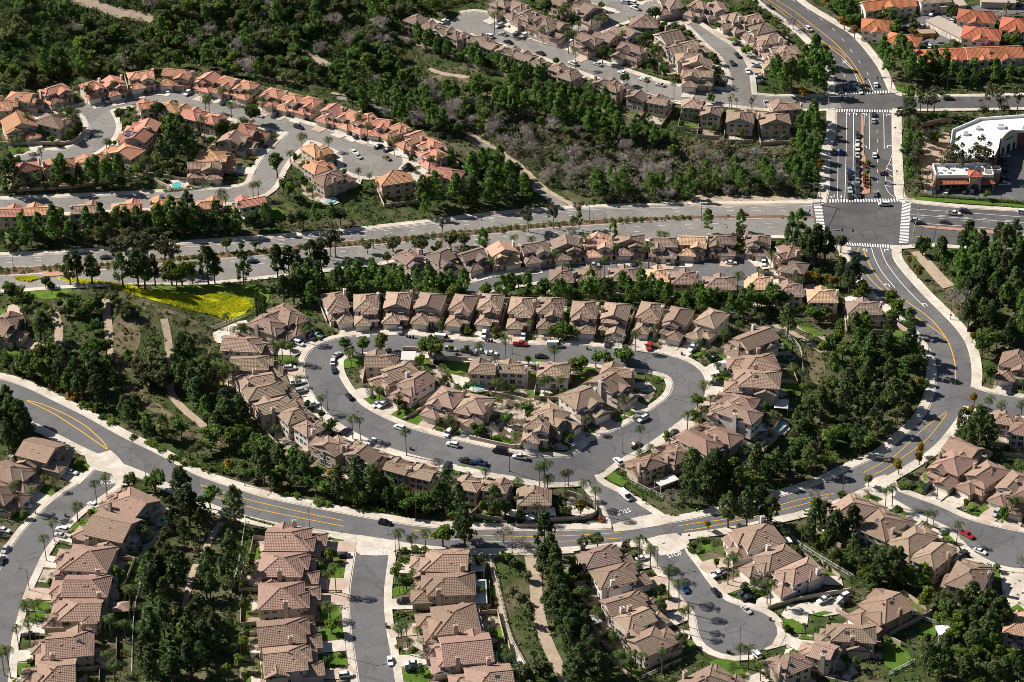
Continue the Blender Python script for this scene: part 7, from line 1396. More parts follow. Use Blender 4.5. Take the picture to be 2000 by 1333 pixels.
o = stuff(link('yellow_flowers', npmesh('yellow_flowers', V, F, MT['flower']))); o['label'] = 'small patch of yellow wild flowers at the left end of the hill'
# median planting on the boulevard
MID = (b1 + b2) / 2; cs = []; 
for i in range(len(MID) - 18):
    for q in range(9):
        t = rng_.uniform(.15, .85); p = b1[i] * (1 - t) + b2[i] * t + rng_.normal(size=2) * .4
        if rng_.random() < (.9 if math.sin(i * .7) > -.3 else .35): cs.append((p[0], p[1], float(hgt(*p)) + .7))
V, F = leaf_cloud(rng_, cs, rng_.uniform(.6, 1.2, len(cs)), 30, .24, .7, .3)
o = stuff(link('median_planting', npmesh('median_planting', V, F, MT['leaf_broad']))); o['label'] = 'low green planting along the boulevard median'
# shrubs one can tell apart
SHR = []
def shrubs(m, t, lst, place, s=1.4):
    for q in lst: SHR.append((m, G(T(t, [q[:2]]), .5)[0], q[2] if len(q) > 2 else s, place))
shrubs('leaf_bright', 'C1', [(1200, 75, 1.8), (1230, 85, 1.7), (1290, 88, 1.9), (1320, 100, 1.9), (1650, 218, 1.7), (1690, 228, 1.8), (1735, 240, 1.8), (1850, 280, 1.7), (1890, 290, 1.8), (1930, 295, 1.7), (1080, 50, 1.8), (1130, 60, 1.7), (1000, 15, 1.8), (1040, 25, 1.7)], 'on the bank above the collector road')
shrubs('leaf_bright', 'B1', [(480, 1035, 2), (515, 1055, 2), (550, 1070, 1.8), (600, 1115, 1.8), (650, 1140, 2), (870, 1265, 1.7), (900, 1280, 1.8), (940, 1300, 1.7), (780, 1225, 1.6)], 'on the bank above the left bend of the road')
shrubs('leaf_yellow', 'B1', [(350, 950, 2), (400, 980, 2.2), (440, 1005, 2), (330, 930, 2)], 'on the bank above the left bend of the road')
shrubs('leaf_bright', 'C2', [(130, 315, 1.7), (165, 318, 1.7), (200, 322, 1.6), (235, 328, 1.3), (370, 560, 1.8), (430, 550, 1.6), (480, 552, 1.6), (350, 620, 1.6), (330, 650, 1.6), (300, 680, 1.4), (350, 925, 1.3), (320, 930, 1.1)], 'beside the lower middle road')
shrubs('leaf_bright', 'A2', [(920, 548, 2.4), (970, 540, 2.6), (1000, 545, 2.2), (965, 582, 2.0), (1035, 565, 1.5)], 'on the clipped slope above the brush valley')
shrubs('shrub_rust', 'A3', [(1066, 960, 1.3), (1072, 980, 1.4), (1070, 1035, 1.4), (1074, 1055, 1.4), (1076, 1075, 1.4), (1072, 1095, 1.3)], 'in the brick island of the crossroads approach')
shrubs('shrub_rust', 'C2', [(905, 870, 1.0), (890, 840, .9), (1520, 370, 1.4), (1530, 385, 1.4)], 'in a flower bed')
shrubs('leaf_broad', 'C3', [(605, 1020, 1.9), (1140, 1130, 1.3), (1170, 1140, 1.2), (50, 560, 1.4), (90, 560, 1.5), (60, 530, 1.6), (130, 500, 1.6), (1290, 190, 1.6), (1320, 195, 1.6), (1350, 180, 1.6)], 'in the gardens by the lower right cul de sac')
for i, h in enumerate(HOUSES):
    rng = random.Random(8000 + i); W2, D2 = h['w'] / 2, h['d'] / 2
    for q in range(rng.choice((1, 2, 2, 3)) if h['t'][0] != 'A' else rng.choice((0, 1))):
        if rng.random() < .5 and h['xb'] - h['xa'] > 1.5 and h['front'] - D2 > 2: p = local(h, rng.uniform(h['xa'], h['xb']), rng.uniform(D2 - 1, h['front'] - .4))
        elif h['back'] > D2 + 2: p = local(h, rng.uniform(-W2, W2), -rng.uniform(D2 + 1.5, h['back'] - .3))
        else: continue
        if at(ROADM, *p): continue
        SHR.append((rng.choice(('leaf_broad', 'leaf_broad', 'leaf_bright', 'leaf_olive', 'leaf_yellow')), p, rng.uniform(.8, 1.5), 'house:' + h['ph2']))
SHR = SHR[:298]; gS = defaultdict(list)
for s_ in SHR: gS[(s_[0], s_[3])].append(s_)
for (m, place), L_ in gS.items():
    nm = {'leaf_bright': 'bright green', 'leaf_broad': 'rounded green', 'leaf_olive': 'olive green', 'leaf_yellow': 'yellowish', 'shrub_rust': 'rusty red'}[m]
    L_.sort(key=lambda s_: float(proj([(s_[1][0], s_[1][1], 0)])[0, 0]))
    for n_, (_, p, sz, _) in enumerate(L_):
        rng = random.Random(n_); o = link('shrub', rng.choice(PROTO['sh_' + m])[0]); o.location = (p[0], p[1], float(hgt(*p)) + .05); o.scale = (sz, sz, sz * .85); o.rotation_euler = (0, 0, rng.uniform(0, 6))
        if place.startswith('house:'): tag(o, f"{nm.split()[0]} shrub by house {place[6:]}", 'shrub', 'shrubs in the gardens')
        else: tag(o, f"{nm} shrub {place}" + ('' if len(L_) == 1 else f", {ordinal(n_)} from left"), 'shrub', f"{nm} shrubs {place}")
# ================================================================== vehicles
CARC = {'white': (0.72, 0.72, 0.70), 'silver': (0.42, 0.43, 0.44), 'grey': (0.20, 0.21, 0.22), 'black': (0.014, 0.014, 0.016), 'dark': (0.035, 0.038, 0.045), 'red': (0.42, 0.02, 0.015), 'blue': (0.02, 0.05, 0.15), 'brown': (0.16, 0.10, 0.06)}
for k, c in CARC.items(): MT['car_' + k] = mat('car_paint', c, 0.28, 0.5)
MT['lamp_red'] = mat('tail_lamp', (0.45, 0.02, 0.02), 0.3, 0.5); MT['lamp_clear'] = mat('head_lamp', (0.75, 0.75, 0.72), 0.2, 0.5)
SPEC = {  # length, width, bonnet line, roof height, [x of windscreen base, roof front, roof rear, rear base], ride
    'sedan': (4.7, 1.8, .92, 1.45, (1.05, .35, -1.05, -1.75), .28), 'suv': (4.8, 1.9, 1.08, 1.78, (1.15, .55, -1.95, -2.3), .33),
    'pickup': (5.7, 1.95, 1.12, 1.85, (1.35, .75, -.55, -.8), .38), 'van': (5.9, 2.0, 1.15, 2.5, (2.2, 1.55, -2.9, -2.93), .35)}
CARMESH = {}
def car_parts(kind, col):
    key = (kind, col)
    if key in CARMESH: return CARMESH[key]
    L, Wd, bz, rz_, (x1, x2, x3, x4), g0 = SPEC[kind]; h = L / 2; w = Wd / 2; b = MB()
    tail = bz if kind != 'sedan' else bz + .06
    def sec(x, z0, z1, ww): return [(x, -ww * .94, z0), (x, ww * .94, z0), (x, ww, z0 + (z1 - z0) * .55), (x, ww * .93, z1), (x, -ww * .93, z1), (x, -ww, z0 + (z1 - z0) * .55)]
    ring_loft(b, [sec(-h, g0 + .15, tail - .12, w * .9), sec(-h + .12, g0, tail, w * .97), sec(x4, g0, tail, w), sec(x1, g0, bz + .02, w), sec(h - .7, g0, bz - .06, w * .98), sec(h - .12, g0 + .02, bz - .2, w * .92), sec(h, g0 + .12, bz - .34, w * .82)], 0)
    rw = w * .80; b.face([(x2, -rw, rz_), (x2, rw, rz_), (x3, rw, rz_), (x3, -rw, rz_)], 0)
    b.box(x3 + .05, x2 - .05, -rw * .96, rw * .96, rz_ - .02, rz_ + .035, 0)
    if kind == 'pickup': b.box(-h + .15, x4 - .1, -w * .78, w * .78, tail - .03, tail + .012, 1)
    if kind == 'van': 
        b.box(x3, .9, -w * .90, w * .90, bz, rz_ - .05, 0)
    for sx in (-1, 1):
        xx = (x2 + x3) / 2; b.box(xx - .06, xx + .06, sx * w * .86 - .04, sx * w * .86 + .04, bz, rz_ - .04, 0)
    body = b.mesh('body', [MT['car_' + col], MT['black']])
    g = MB(); ring_loft(g, [[(x4, -w * .9, tail), (x4, w * .9, tail), (x1, w * .9, bz), (x1, -w * .9, bz)], [(x3, -rw, rz_ - .01), (x3, rw, rz_ - .01), (x2, rw, rz_ - .01), (x2, -rw, rz_ - .01)]], 0)
    glass = g.mesh('window', [MT['glass']])
    wm_ = MB(); rr = .36 if kind != 'sedan' else .33; wm_.bar((0, -.11, 0), (0, .11, 0), rr, 0, n=12); wm_.bar((0, -.12, 0), (0, .12, 0), rr * .58, 1, n=10)
    wheel = wm_.mesh('wheel', [MT['tyre'], MT['steel']])
    hl = MB(); hl.box(-.05, .05, -.2, .2, -.08, .08, 0); hm = hl.mesh('headlight', [MT['lamp_clear']]); tm = hl.mesh('tail_light', [MT['lamp_red']])
    CARMESH[key] = (body, glass, wheel, rr, h, w, bz, hm, tm); return CARMESH[key]
def make_car(kind, col, p, ang, label, group):
    body, glass, wheel, rr, h, w, bz, hm, tm = car_parts(kind, col); z = float(hgt(*p)) + .135
    if at(LOTM, *p) and not at(ROADM, *p): z = float(hgt(*p)) + .34
    nm = {'sedan': 'car', 'suv': 'car', 'pickup': 'pickup_truck', 'van': 'van'}[kind]
    r_ = empty(nm, (p[0], p[1], z), ang); link('body', body, r_); link('window', glass, r_)
    for sx in (-1, 1):
        for sy in (-1, 1):
            o = link('wheel', wheel, r_); o.location = (sx * h * .60, sy * (w - .1), rr)
    for sy in (-1, 1):
        o = link('headlight', hm, r_); o.location = (h - .08, sy * w * .66, bz - .36); o = link('tail_light', tm, r_); o.location = (-h + .06, sy * w * .68, bz - .3)
    tag(r_, label, {'car': 'car', 'pickup_truck': 'pickup truck', 'van': 'van'}[nm], group)
ROADNAME = {}
for nm_, r_ in (('the loop street', loop), ('the loop entrance', stem), ('the collector road', collector), ('the lower left street', west_st), ('the lower middle street', mid_st), ('the lower right dead end', bulb_st), ('the right hand street', right_st), ('the short upper dead end', upper_st), ('the pink curving street', pink_st), ('the pink hairpin street', pink_st2), ('the lower pink street', pink_st3), ('the top dead end', tan_st), ('the top side street', side_st), ('the top corner street', side_st2), ('the top curved street', north_st), ('the top back street', north_st2), ('the cross street', west_leg), ('the north boulevard lanes', north_way), ('the south boulevard lanes', south_way), ('the crossroads', cross1), ('the east boulevard', east_way), ('the crossroads approach', ns_way), ('the upper junction', cross2), ('the top road', north_road), ('the east side road', east_leg), ('the far right street', far_st)): ROADNAME[id(r_)] = nm_
CARS = []
def cars(t, lst):
    for x, y, col, kind, mode in lst:
        p = G(T(t, [(x, y)]), .7)[0]; best = None
        if mode == 'd':
            j = np.argmin(np.linalg.norm(RC - p, axis=1)); tt = RT[j]; a = math.atan2(tt[1], tt[0]) + math.pi / 2
            hh = min(HOUSES, key=lambda h: np.linalg.norm(h['p'] + h['f'] * (h['d'] / 2 + 3) - p)); where = 'at house ' + hh['ph2']; a = math.atan2(hh['f'][1], hh['f'][0])
        else:
            bd = 1e9
            for r_ in ROADS:
                d = np.linalg.norm(r_['c'] - p, axis=1); j = int(np.argmin(d))
                if d[j] - r_['hw'][j] < bd: bd = d[j] - r_['hw'][j]; best = (r_, j)
            r_, j = best; tt = np.gradient(r_['c'], axis=0)[j]; a = math.atan2(tt[1], tt[0])
            if isinstance(mode, tuple): q = G([mode])[0]; a = math.atan2(q[1] - p[1], q[0] - p[0]); where = 'driving at ' + ROADNAME[id(r_)]
            else: where = ('parked along ' if mode == 's' else 'driving on ') + ROADNAME[id(r_)]
            if mode == 'q': where = 'waiting in the left queue at the crossroads'; a = -math.pi / 2 + .02
            if mode == 'Q': where = 'waiting in the right queue at the crossroads'; a = -math.pi / 2 + .02
            if mode == 'p': where = 'parked in the shopping yard'; a = 0.05
            if mode == 'P': where = 'parked in the apartment yard'; a = 1.2
        CARS.append((kind, col, p, a, where))
cars('B2', [(345, 605, 'grey', 'suv', 'd'), (590, 650, 'white', 'van', 's'), (835, 630, 'white', 'suv', 'd'), (1065, 640, 'white', 'pickup', 'd'), (1048, 683, 'red', 'pickup', 's'), (1250, 690, 'white', 'van', 's'), (1170, 755, 'black', 'sedan', 's'), (1558, 680, 'dark', 'suv', 'd'), (1805, 700, 'red', 'suv', 'd'), (640, 712, 'silver', 'suv', 's'), (730, 722, 'dark', 'sedan', 's'), (880, 737, 'white', 'sedan', 's'), (820, 725, 'silver', 'sedan', 's'), (45, 990, 'black', 'sedan', 's'), (205, 1035, 'white', 'sedan', 'd'), (240, 1040, 'white', 'suv', 'd'), (340, 1172, 'white', 'suv', 's'), (625, 1205, 'white', 'suv', 'd'), (650, 1272, 'white', 'suv', 's'), (930, 1312, 'black', 'van', 's'), (1765, 1120, 'white', 'suv', 's'), (1340, 1262, 'white', 'sedan', 'd'), (1720, 1270, 'brown', 'sedan', 's'), (30, 1190, 'dark', 'sedan', 'd'), (175, 1250, 'white', 'sedan', 'd'), (1475, 222, 'silver', 'pickup', 's'), (1125, 252, 'dark', 'sedan', 's'), (1030, 305, 'dark', 'sedan', 's'), (1915, 195, 'white', 'van', 'd'), (1710, 207, 'dark', 'sedan', 'd')])
cars('B1', [(1750, 680, 'white', 'suv', 'd'), (1820, 645, 'dark', 'suv', 'd'), (1862, 630, 'white', 'sedan', 'd'), (1950, 785, 'white', 'sedan', 's'), (1955, 832, 'dark', 'sedan', 's'), (1745, 910, 'white', 'pickup', 'd'), (1765, 957, 'silver', 'suv', 'd'), (1830, 1040, 'white', 'pickup', 'd'), (620, 174, 'dark', 'sedan', 'm'), (765, 150, 'dark', 'suv', 'm'), (1700, 825, 'white', 'suv', 'd'), (1480, 195, 'blue', 'sedan', 'm'), (1975, 745, 'silver', 'sedan', 's')])
cars('B3', [(60, 707, 'white', 'pickup', 'd'), (180, 765, 'black', 'sedan', 'd'), (235, 815, 'white', 'van', 'd'), (235, 852, 'white', 'pickup', 'd'), (205, 914, 'black', 'pickup', 'd'), (285, 205, 'white', 'sedan', 's'), (475, 207, 'white', 'suv', 'd'), (500, 275, 'dark', 'suv', 'd'), (985, 437, 'white', 'sedan', 'd'), (1915, 957, 'dark', 'suv', 'd'), (-55, 1205, 'dark', 'sedan', 's')])
cars('C1', [(420, 102, 'white', 'sedan', 'd'), (150, 300, 'white', 'suv', 'd'), (545, 292, 'white', 'sedan', 'd'), (365, 437, 'white', 'suv', 'd'), (350, 470, 'silver', 'sedan', 'd'), (25, 440, 'white', 'sedan', 'd'), (0, 470, 'dark', 'sedan', 'd'), (30, 552, 'silver', 'sedan', 's'), (180, 1058, 'black', 'pickup', 'd'), (10, 620, 'dark', 'sedan', 's')])
cars('C2', [(255, 398, 'black', 'suv', 'm'), (365, 860, 'black', 'suv', 'd'), (285, 1207, 'white', 'sedan', 's'), (415, 1257, 'black', 'suv', 'd'), (412, 1224, 'white', 'sedan', 'd'), (1665, 242, 'white', 'van', 's'), (1045, 12, 'white', 'pickup', 's'), (810, 45, 'blue', 'pickup', 's'), (730, 35, 'dark', 'pickup', 's'), (620, 57, 'dark', 'sedan', 'd'), (1620, 37, 'white', 'suv', 'd'), (1760, 607, 'white', 'sedan', 'd'), (15, 590, 'dark', 'sedan', 'd'), (25, 1292, 'white', 'suv', 'd')])
cars('C3', [(210, 699, 'white', 'pickup', 'd'), (195, 805, 'black', 'sedan', 's'), (375, 907, 'silver', 'sedan', 's'), (385, 835, 'black', 'pickup', 'd'), (360, 808, 'dark', 'suv', 'd'), (830, 852, 'white', 'pickup', 'd'), (945, 830, 'white', 'suv', 'd'), (945, 867, 'black', 'suv', 'd'), (430, 1167, 'white', 'suv', 'd'), (10, 785, 'blue', 'suv', 's'), (1665, 467, 'red', 'pickup', 's'), (1745, 564, 'white', 'sedan', 's'), (1640, 577, 'dark', 'sedan', 'd'), (1435, 192, 'dark', 'suv', 'd'), (1840, 342, 'silver', 'suv', 'd'), (1530, 447, 'silver', 'sedan', 'd'), (80, 1292, 'dark', 'sedan', 'd'), (125, 1277, 'dark', 'sedan', 'd')])
cars('A1', [(990, 527, 'white', 'sedan', 'd'), (620, 590, 'white', 'suv', 'd'), (850, 542, 'dark', 'sedan', 'd'), (1100, 547, 'white', 'suv', 'd'), (1310, 602, 'dark', 'suv', 'd'), (1515, 678, 'silver', 'sedan', 's'), (1610, 677, 'dark', 'suv', 'd'), (1750, 746, 'dark', 'suv', 's'), (520, 797, 'dark', 'sedan', 's'), (190, 940, 'dark', 'sedan', 's'), (120, 692, 'white', 'sedan', 'd'), (720, 572, 'silver', 'sedan', 'd')])
cars('A2', [(75, 892, 'white', 'sedan', 's'), (97, 917, 'silver', 'sedan', 's'), (95, 802, 'black', 'suv', 'd'), (265, 927, 'brown', 'sedan', 's'), (270, 877, 'dark', 'sedan', 'd'), (215, 860, 'dark', 'sedan', 'd'), (380, 982, 'dark', 'suv', 'd'), (605, 127, 'white', 'suv', 'd'), (925, 152, 'silver', 'suv', 'd'), (945, 199, 'silver', 'sedan', 's'), (865, 212, 'white', 'suv', 's'), (975, 247, 'black', 'sedan', 's'), (1070, 210, 'white', 'suv', 'd'), (1025, 197, 'dark', 'sedan', 'd'), (1165, 312, 'dark', 'sedan', 's'), (1355, 372, 'white', 'suv', 's'), (1500, 377, 'silver', 'sedan', 's'), (1645, 427, 'white', 'sedan', 's'), (1770, 467, 'white', 'sedan', 's'), (1865, 497, 'silver', 'sedan', 's'), (1345, 247, 'white', 'suv', 's'), (1420, 192, 'white', 'sedan', 's'), (1355, 190, 'silver', 'sedan', 's'), (1660, 14, 'silver', 'suv', 's'), (1700, 17, 'white', 'suv', 's'), (1720, 48, 'white', 'pickup', 's')])
cars('A3', [(320, 324, 'dark', 'sedan', 'm'), (290, 370, 'dark', 'sedan', 'm'), (383, 417, 'white', 'sedan', 's'), (315, 257, 'dark', 'sedan', 'd'), (490, 607, 'silver', 'pickup', 'd'), (430, 387, 'silver', 'sedan', 'd'), (460, 485, 'dark', 'sedan', 'd'), (450, 450, 'silver', 'sedan', 'd'),
    (1015, 505, 'white', 'sedan', (1690, 185)), (1041, 537, 'white', 'sedan', (1685, 190)), (1133, 497, 'white', 'sedan', (1708, 150)), (966, 530, 'blue', 'sedan', (1660, 190)), (925, 532, 'dark', 'suv', (1645, 190)), (740, 172, 'white', 'suv', 'm'), (510, 40, 'dark', 'sedan', 'm'), (1180, 1198, 'white', 'suv', (1700, 402)), (1590, 1252, 'white', 'pickup', 'm'), (1655, 1240, 'dark', 'suv', 'm'), (1390, 1307, 'dark', 'sedan', 'm'), (1540, 1305, 'dark', 'sedan', 'm'), (710, 1252, 'blue', 'sedan', 'm'), (350, 1255, 'brown', 'sedan', 'm'), (1558, 578, 'dark', 'suv', 'm'), (1998, 1245, 'white', 'suv', 'm'), (1365, 1290, 'silver', 'sedan', 'm'),
    (1120, 672, 'dark', 'sedan', (1706, 210)), (1120, 708, 'silver', 'sedan', (1706, 220)), (1126, 910, 'white', 'sedan', (1708, 290)), (1170, 1010, 'brown', 'suv', (1724, 320)), (1130, 1135, 'grey', 'sedan', (1710, 360)), (890, 892, 'dark', 'sedan', (1629, 330)), (930, 892, 'blue', 'sedan', (1643, 330)),
    (1548, 1122, 'white', 'sedan', 'P'), (1655, 1120, 'dark', 'sedan', 'P'), (1700, 1122, 'dark', 'suv', 'P'), (1480, 1120, 'dark', 'sedan', 'P'), (1885, 1080, 'silver', 'pickup', 'p'), (1890, 1050, 'dark', 'suv', 'p'), (1890, 1000, 'dark', 'sedan', 'p'), (1890, 965, 'blue', 'sedan', 'p'), (1885, 940, 'dark', 'sedan', 'p'), (1890, 915, 'silver', 'sedan', 'p'), (1980, 855, 'blue', 'sedan', 'p'),
    (1455, 95, 'white', 'suv', 'P'), (1530, 122, 'silver', 'sedan', 'P'), (1580, 122, 'white', 'sedan', 'P'), (1330, 175, 'dark', 'sedan', 'P'), (1350, 185, 'black', 'sedan', 'P'), (1365, 197, 'silver', 'suv', 'P'), (1300, 165, 'dark', 'sedan', 'P'), (1470, 55, 'white', 'sedan', 'P'), (1560, 80, 'dark', 'sedan', 'P'), (1590, 75, 'white', 'sedan', 'P'), (1450, 272, 'white', 'sedan', 'P'), (1440, 262, 'silver', 'sedan', 'P'), (1400, 155, 'silver', 'sedan', 'P'), (1950, 20, 'white', 'sedan', 'P'), (1975, 25, 'dark', 'sedan', 'P')])
zq = lambda L_, mode: cars('A3', [((1600 + x / 6.667 - 1333) * 3, (200 + y / 6.667) * 3, c, k, mode) for x, y, c, k in L_])
zq([(500, 435, 'dark', 'suv'), (498, 525, 'silver', 'sedan'), (495, 600, 'white', 'suv'), (498, 695, 'silver', 'sedan'), (497, 780, 'black', 'suv'), (498, 868, 'dark', 'suv'), (500, 940, 'dark', 'sedan'), (498, 1022, 'grey', 'sedan'), (500, 1118, 'dark', 'suv'), (505, 1208, 'dark', 'suv')], 'Q')
zq([(390, 900, 'blue', 'sedan'), (392, 972, 'black', 'suv'), (390, 1080, 'dark', 'sedan'), (403, 1145, 'silver', 'sedan'), (400, 1228, 'black', 'sedan')], 'q')
cg = defaultdict(list)
TYP = {'sedan': 'car', 'suv': 'tall car', 'pickup': 'pickup', 'van': 'van'}
for c in CARS: cg[(c[1], c[0], c[4])].append(c)
for (col, kind, where), L_ in cg.items():
    L_.sort(key=lambda c: float(proj([(*c[2], 0)])[0, 0 if 'queue' not in where else 1]))
    for n_, c in enumerate(L_):
        lb = f"{col} {TYP[kind]} {where}" + ('' if len(L_) == 1 else f", {ordinal(n_)} from {'left' if 'queue' not in where else 'back'}")
        make_car(kind, col, c[2], c[3], lb, 'cars queued at the crossroads' if 'queue' in where else 'cars parked on the drives' if 'at house' in where else 'cars on ' + where.split(' ', 2)[2] if where.startswith(('driving', 'parked')) else 'cars')
# ================================================================== street lamps, signals, signs, bins
def lamp_meshes(arm):
    b = MB(); b.tube([Vector((0, 0, -.4)), Vector((0, 0, 3)), Vector((0, 0, 9))], [.13, .11, .075], 0, 8); b.box(-.2, .2, -.2, .2, -.3, .35, 0); pole = b.mesh('pole', [MT['dark_steel']])
    a = MB(); a.tube([Vector((0, 0, 8.7)), Vector((arm * .6, 0, 9.05)), Vector((arm, 0, 9.0))], [.06, .05, .045], 0, 6); am = a.mesh('arm', [MT['dark_steel']])
    l = MB(); l.box(arm - .1, arm + .65, -.16, .16, 8.86, 9.04, 0); l.box(arm + .05, arm + .6, -.12, .12, 8.80, 8.87, 1); return pole, am, l.mesh('lamp_head', [MT['dark_steel'], MT['lamp_clear']])
LM = lamp_meshes(2.0)
LAMPS = T('C1', [(172, 795), (862, 200), (1435, 183), (1815, 435)]) + T('C2', [(438, 382), (318, 592), (985, 98), (1852, 655), (1785, 292), (1000, 578), (30, 1192)]) + T('C3', [(335, 1140), (940, 215), (1490, 262)]) + T('B1', [(1920, 1068), (80, 238), (1525, 140)]) + T('B2', [(188, 122), (1000, 742), (1648, 1322), (1858, 988)]) + T('B3', [(1440, 738), (1570, 540), (1040, 1335), (1255, 1200)]) + T('A2', [(820, 1292), (1452, 1292)]) + T('A3', [(765, 1195), (110, 1292), (1550, 535), (830, 575)])
for k, px in enumerate(LAMPS):
    p = G([px])[0]; bd = 1e9
    for r_ in ROADS:
        d = np.linalg.norm(r_['c'] - p, axis=1); j = int(np.argmin(d))
        if d[j] < bd: bd = d[j]; v = r_['c'][j] - p; nm_ = ROADNAME.get(id(r_), 'the road')
    o = empty('street_lamp', (p[0], p[1], float(hgt(*p)) + .2), math.atan2(v[1], v[0]))
    for n_, m_ in zip(('pole', 'arm', 'lamp_head'), LM): link(n_, m_, o)
    LAMPS[k] = (o, nm_, px)
lg = defaultdict(list)
for o, nm_, px in LAMPS: lg[nm_].append((px[0], o))
for nm_, L_ in lg.items():
    L_.sort(key=lambda q: q[0])
    for n_, (_, o) in enumerate(L_): tag(o, f"street lamp with short arm beside {nm_}" + ('' if len(L_) == 1 else f", {ordinal(n_)} from left"), 'street lamp', 'street lamps')
MT['sig_red'] = mat('signal_lens', (0.25, 0.02, 0.02), 0.3, 0.4); MT['sign_orange'] = mat('orange_sign', (0.62, 0.22, 0.03), 0.5, 0.3)
def signal(base, tip, label, heads=2, sign=True, h=6.2):
    p = G([base])[0]; q = G([tip], h)[0]; v = q - p; L = float(np.linalg.norm(v)); o = empty('traffic_signal', (p[0], p[1], float(hgt(*p)) + .2), math.atan2(v[1], v[0]))
    b = MB(); b.tube([Vector((0, 0, -.4)), Vector((0, 0, 3)), Vector((0, 0, h + .2))], [.2, .17, .14], 0, 8); b.obj('pole', MT['steel'], o)
    a = MB(); a.tube([Vector((0, 0, h - .2)), Vector((L * .5, 0, h + .15)), Vector((L, 0, h + .25))], [.12, .09, .06], 0, 6); a.obj('mast_arm', MT['steel'], o)
    for k in range(heads):
        t = L * (1 - .45 * k) - .1; m = MB(); m.box(t - .3, t + .3, -.1, .1, h - .55, h + .75, 0)
        for e in range(3): m.bar((t, -.1, h - .3 + e * .4), (t, -.2, h - .3 + e * .4), .14, 1 if e == 2 else 0, n=10)
        m.obj('signal_head', [MT['black'], MT['sig_red']], o)
    if sign: m = MB(); m.box(L * .22, L * .22 + 2.2, -.03, .03, h - .5, h - .02, 0); m.obj('street_name_sign', MT['sign_blue'], o)
    tag(o, label, 'traffic signal', 'traffic signals at the junctions')
signal(T('A3', [(1222, 525)])[0], T('A3', [(1070, 468)])[0], 'traffic signal arm over the top road beside the upper crossing')
signal(T('A3', [(855, 640)])[0], T('A3', [(1000, 575)])[0], 'traffic signal at the shaded left corner of the upper junction')
signal(T('A3', [(1292, 1160)])[0], T('A3', [(1100, 1075)])[0], 'traffic signal arm over the crossroads approach with blue name sign')
signal(T('B3', [(855, 88)])[0], T('B3', [(1000, 22)])[0], 'traffic signal at the near left corner of the crossroads')
signal(T('B3', [(1345, 108)])[0], T('A3', [(1385, 1232)])[0], 'traffic signal at the near right corner of the crossroads', 1, False)
signal(T('A3', [(805, 1205)])[0], T('A3', [(745, 1240)])[0], 'traffic signal at the far left corner of the crossroads', 1, False)
def post_sign(px, m, label, shape='plate', h=2.4):
    p = G([px])[0]; o = empty('road_sign', (p[0], p[1], float(hgt(*p)) + .2), 0); b = MB(); b.bar((0, 0, -.3), (0, 0, h + .3), .05, 0, n=6); b.obj('post', MT['steel'], o); s = MB()
    if shape == 'diamond': s.face([(0, -.06, h - .55), (.55, -.06, h), (0, -.06, h + .55), (-.55, -.06, h)], 0); s.face([(0, -.05, h - .55), (-.55, -.05, h), (0, -.05, h + .55), (.55, -.05, h)], 0)
    elif shape == 'disc': s.bar((0, -.04, h), (0, -.08, h), .42, 0, n=8)
    else: s.box(-.45, .45, -.08, -.04, h - .35, h + .35, 0)
    s.obj('sign_plate', m, o); tag(o, label, 'road sign')
MT['sign_red'] = mat('red_sign', (0.45, 0.02, 0.02), 0.4, 0.3)
post_sign((1751, 345), MT['sign_orange'], 'orange diamond warning sign on the pavement beside the hatched lane', 'diamond'); post_sign((1748, 260), MT['sign_blue'], 'small blue plate sign on the pavement of the crossroads approach')
post_sign(T('B3', [(1570, 545)])[0], MT['sign_orange'], 'small sign post on the pavement of the big bend', 'plate'); post_sign(T('C3', [(38, 505)])[0], MT['sign_red'], 'red stop sign at the corner of the lower right dead end', 'disc'); post_sign(T('C2', [(317, 600)])[0], MT['sign_red'], 'red stop sign at the corner of the lower middle street', 'disc')
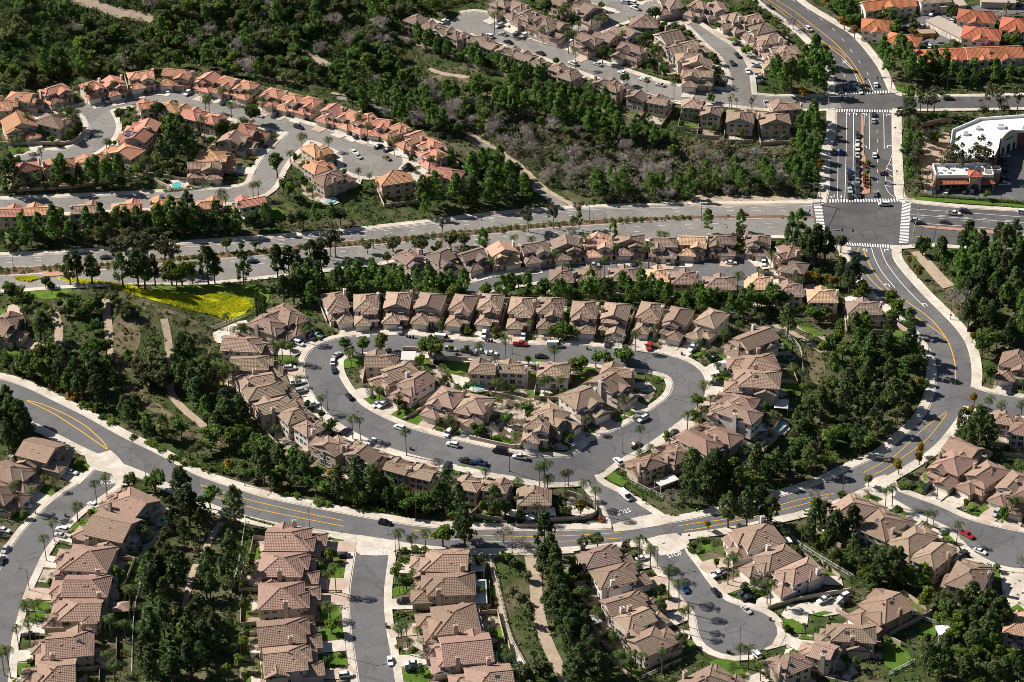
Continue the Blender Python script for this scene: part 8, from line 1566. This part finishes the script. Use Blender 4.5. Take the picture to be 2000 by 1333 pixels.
bm_ = MB(); ring_loft(bm_, [[(-.28, -.3, 0), (.28, -.3, 0), (.28, .3, 0), (-.28, .3, 0)], [(-.34, -.38, .95), (.34, -.38, .95), (.34, .38, .95), (-.34, .38, .95)]], 0); BINB = bm_.mesh('bin_body', [MT['black']])
bl_ = MB(); bl_.box(-.37, .37, -.42, .42, .95, 1.05, 0); BINL = bl_.mesh('lid', [MT['dark_steel']])
BINS = T('B2', [(385, 645), (403, 648), (420, 648), (845, 668), (865, 670), (882, 672), (1440, 716), (1993, 748), (405, 1302)]) + T('C2', [(262, 1005), (265, 1016)]) + T('C3', [(515, 972), (262, 1162), (275, 1164), (1840, 660)]) + T('C1', [(385, 362)])
for k, px in enumerate(sorted(BINS)):
    p = G([px])[0]; o = empty('wheelie_bin', (p[0], p[1], float(hgt(*p)) + .27), .3 * k); link('bin_body', BINB, o); link('lid', BINL, o); tag(o, f"dark wheeled rubbish bin by the kerb, {ordinal(k)} bin from left", 'rubbish bin', 'wheeled bins at the kerbs')
# ================================================================== the ground: one sheet, sunk a little under whatever is laid on it
xs = np.r_[-4000, -2000, -1000, -600, -420, gx, 420, 600, 1000, 2000, 4000]; ys = np.r_[-2000, -500, 100, 350, 480, 540, gy, 1340, 1450, 1700, 2500, 5000]
XX, YY = np.meshgrid(xs, ys); ZZ = hgt(XX, YY)
low = at(ROADM | BUILTM | LOTM | BAREM, XX, YY) & (XX > MX0) & (XX < MX1) & (YY > MY0) & (YY < MY1)
ZZ = ZZ - np.where(low, 0.25, 0.0)
nx, ny = len(xs), len(ys); ii = np.arange(nx * ny).reshape(ny, nx)
Qd = np.stack([ii[:-1, :-1].ravel(), ii[:-1, 1:].ravel(), ii[1:, 1:].ravel(), ii[1:, :-1].ravel()], 1)
struct(link('ground', npmesh('ground', np.stack([XX.ravel(), YY.ravel(), ZZ.ravel()], 1), Qd, MT['ground'])))
dup_ = [(k, v) for k, v in LABELS.items() if len(v) > 1 and not all(x[1] for x in v)]
print('DUPLICATE LABELS', len(dup_), [(k, len(v)) for k, v in dup_[:20]])
print("LONG", [k for k in LABELS if len(k.replace("-"," ").split())>16])
print('LABEL LEN', [k for k in LABELS if not 4 <= len(k.replace('-', ' ').split()) <= 16][:20])
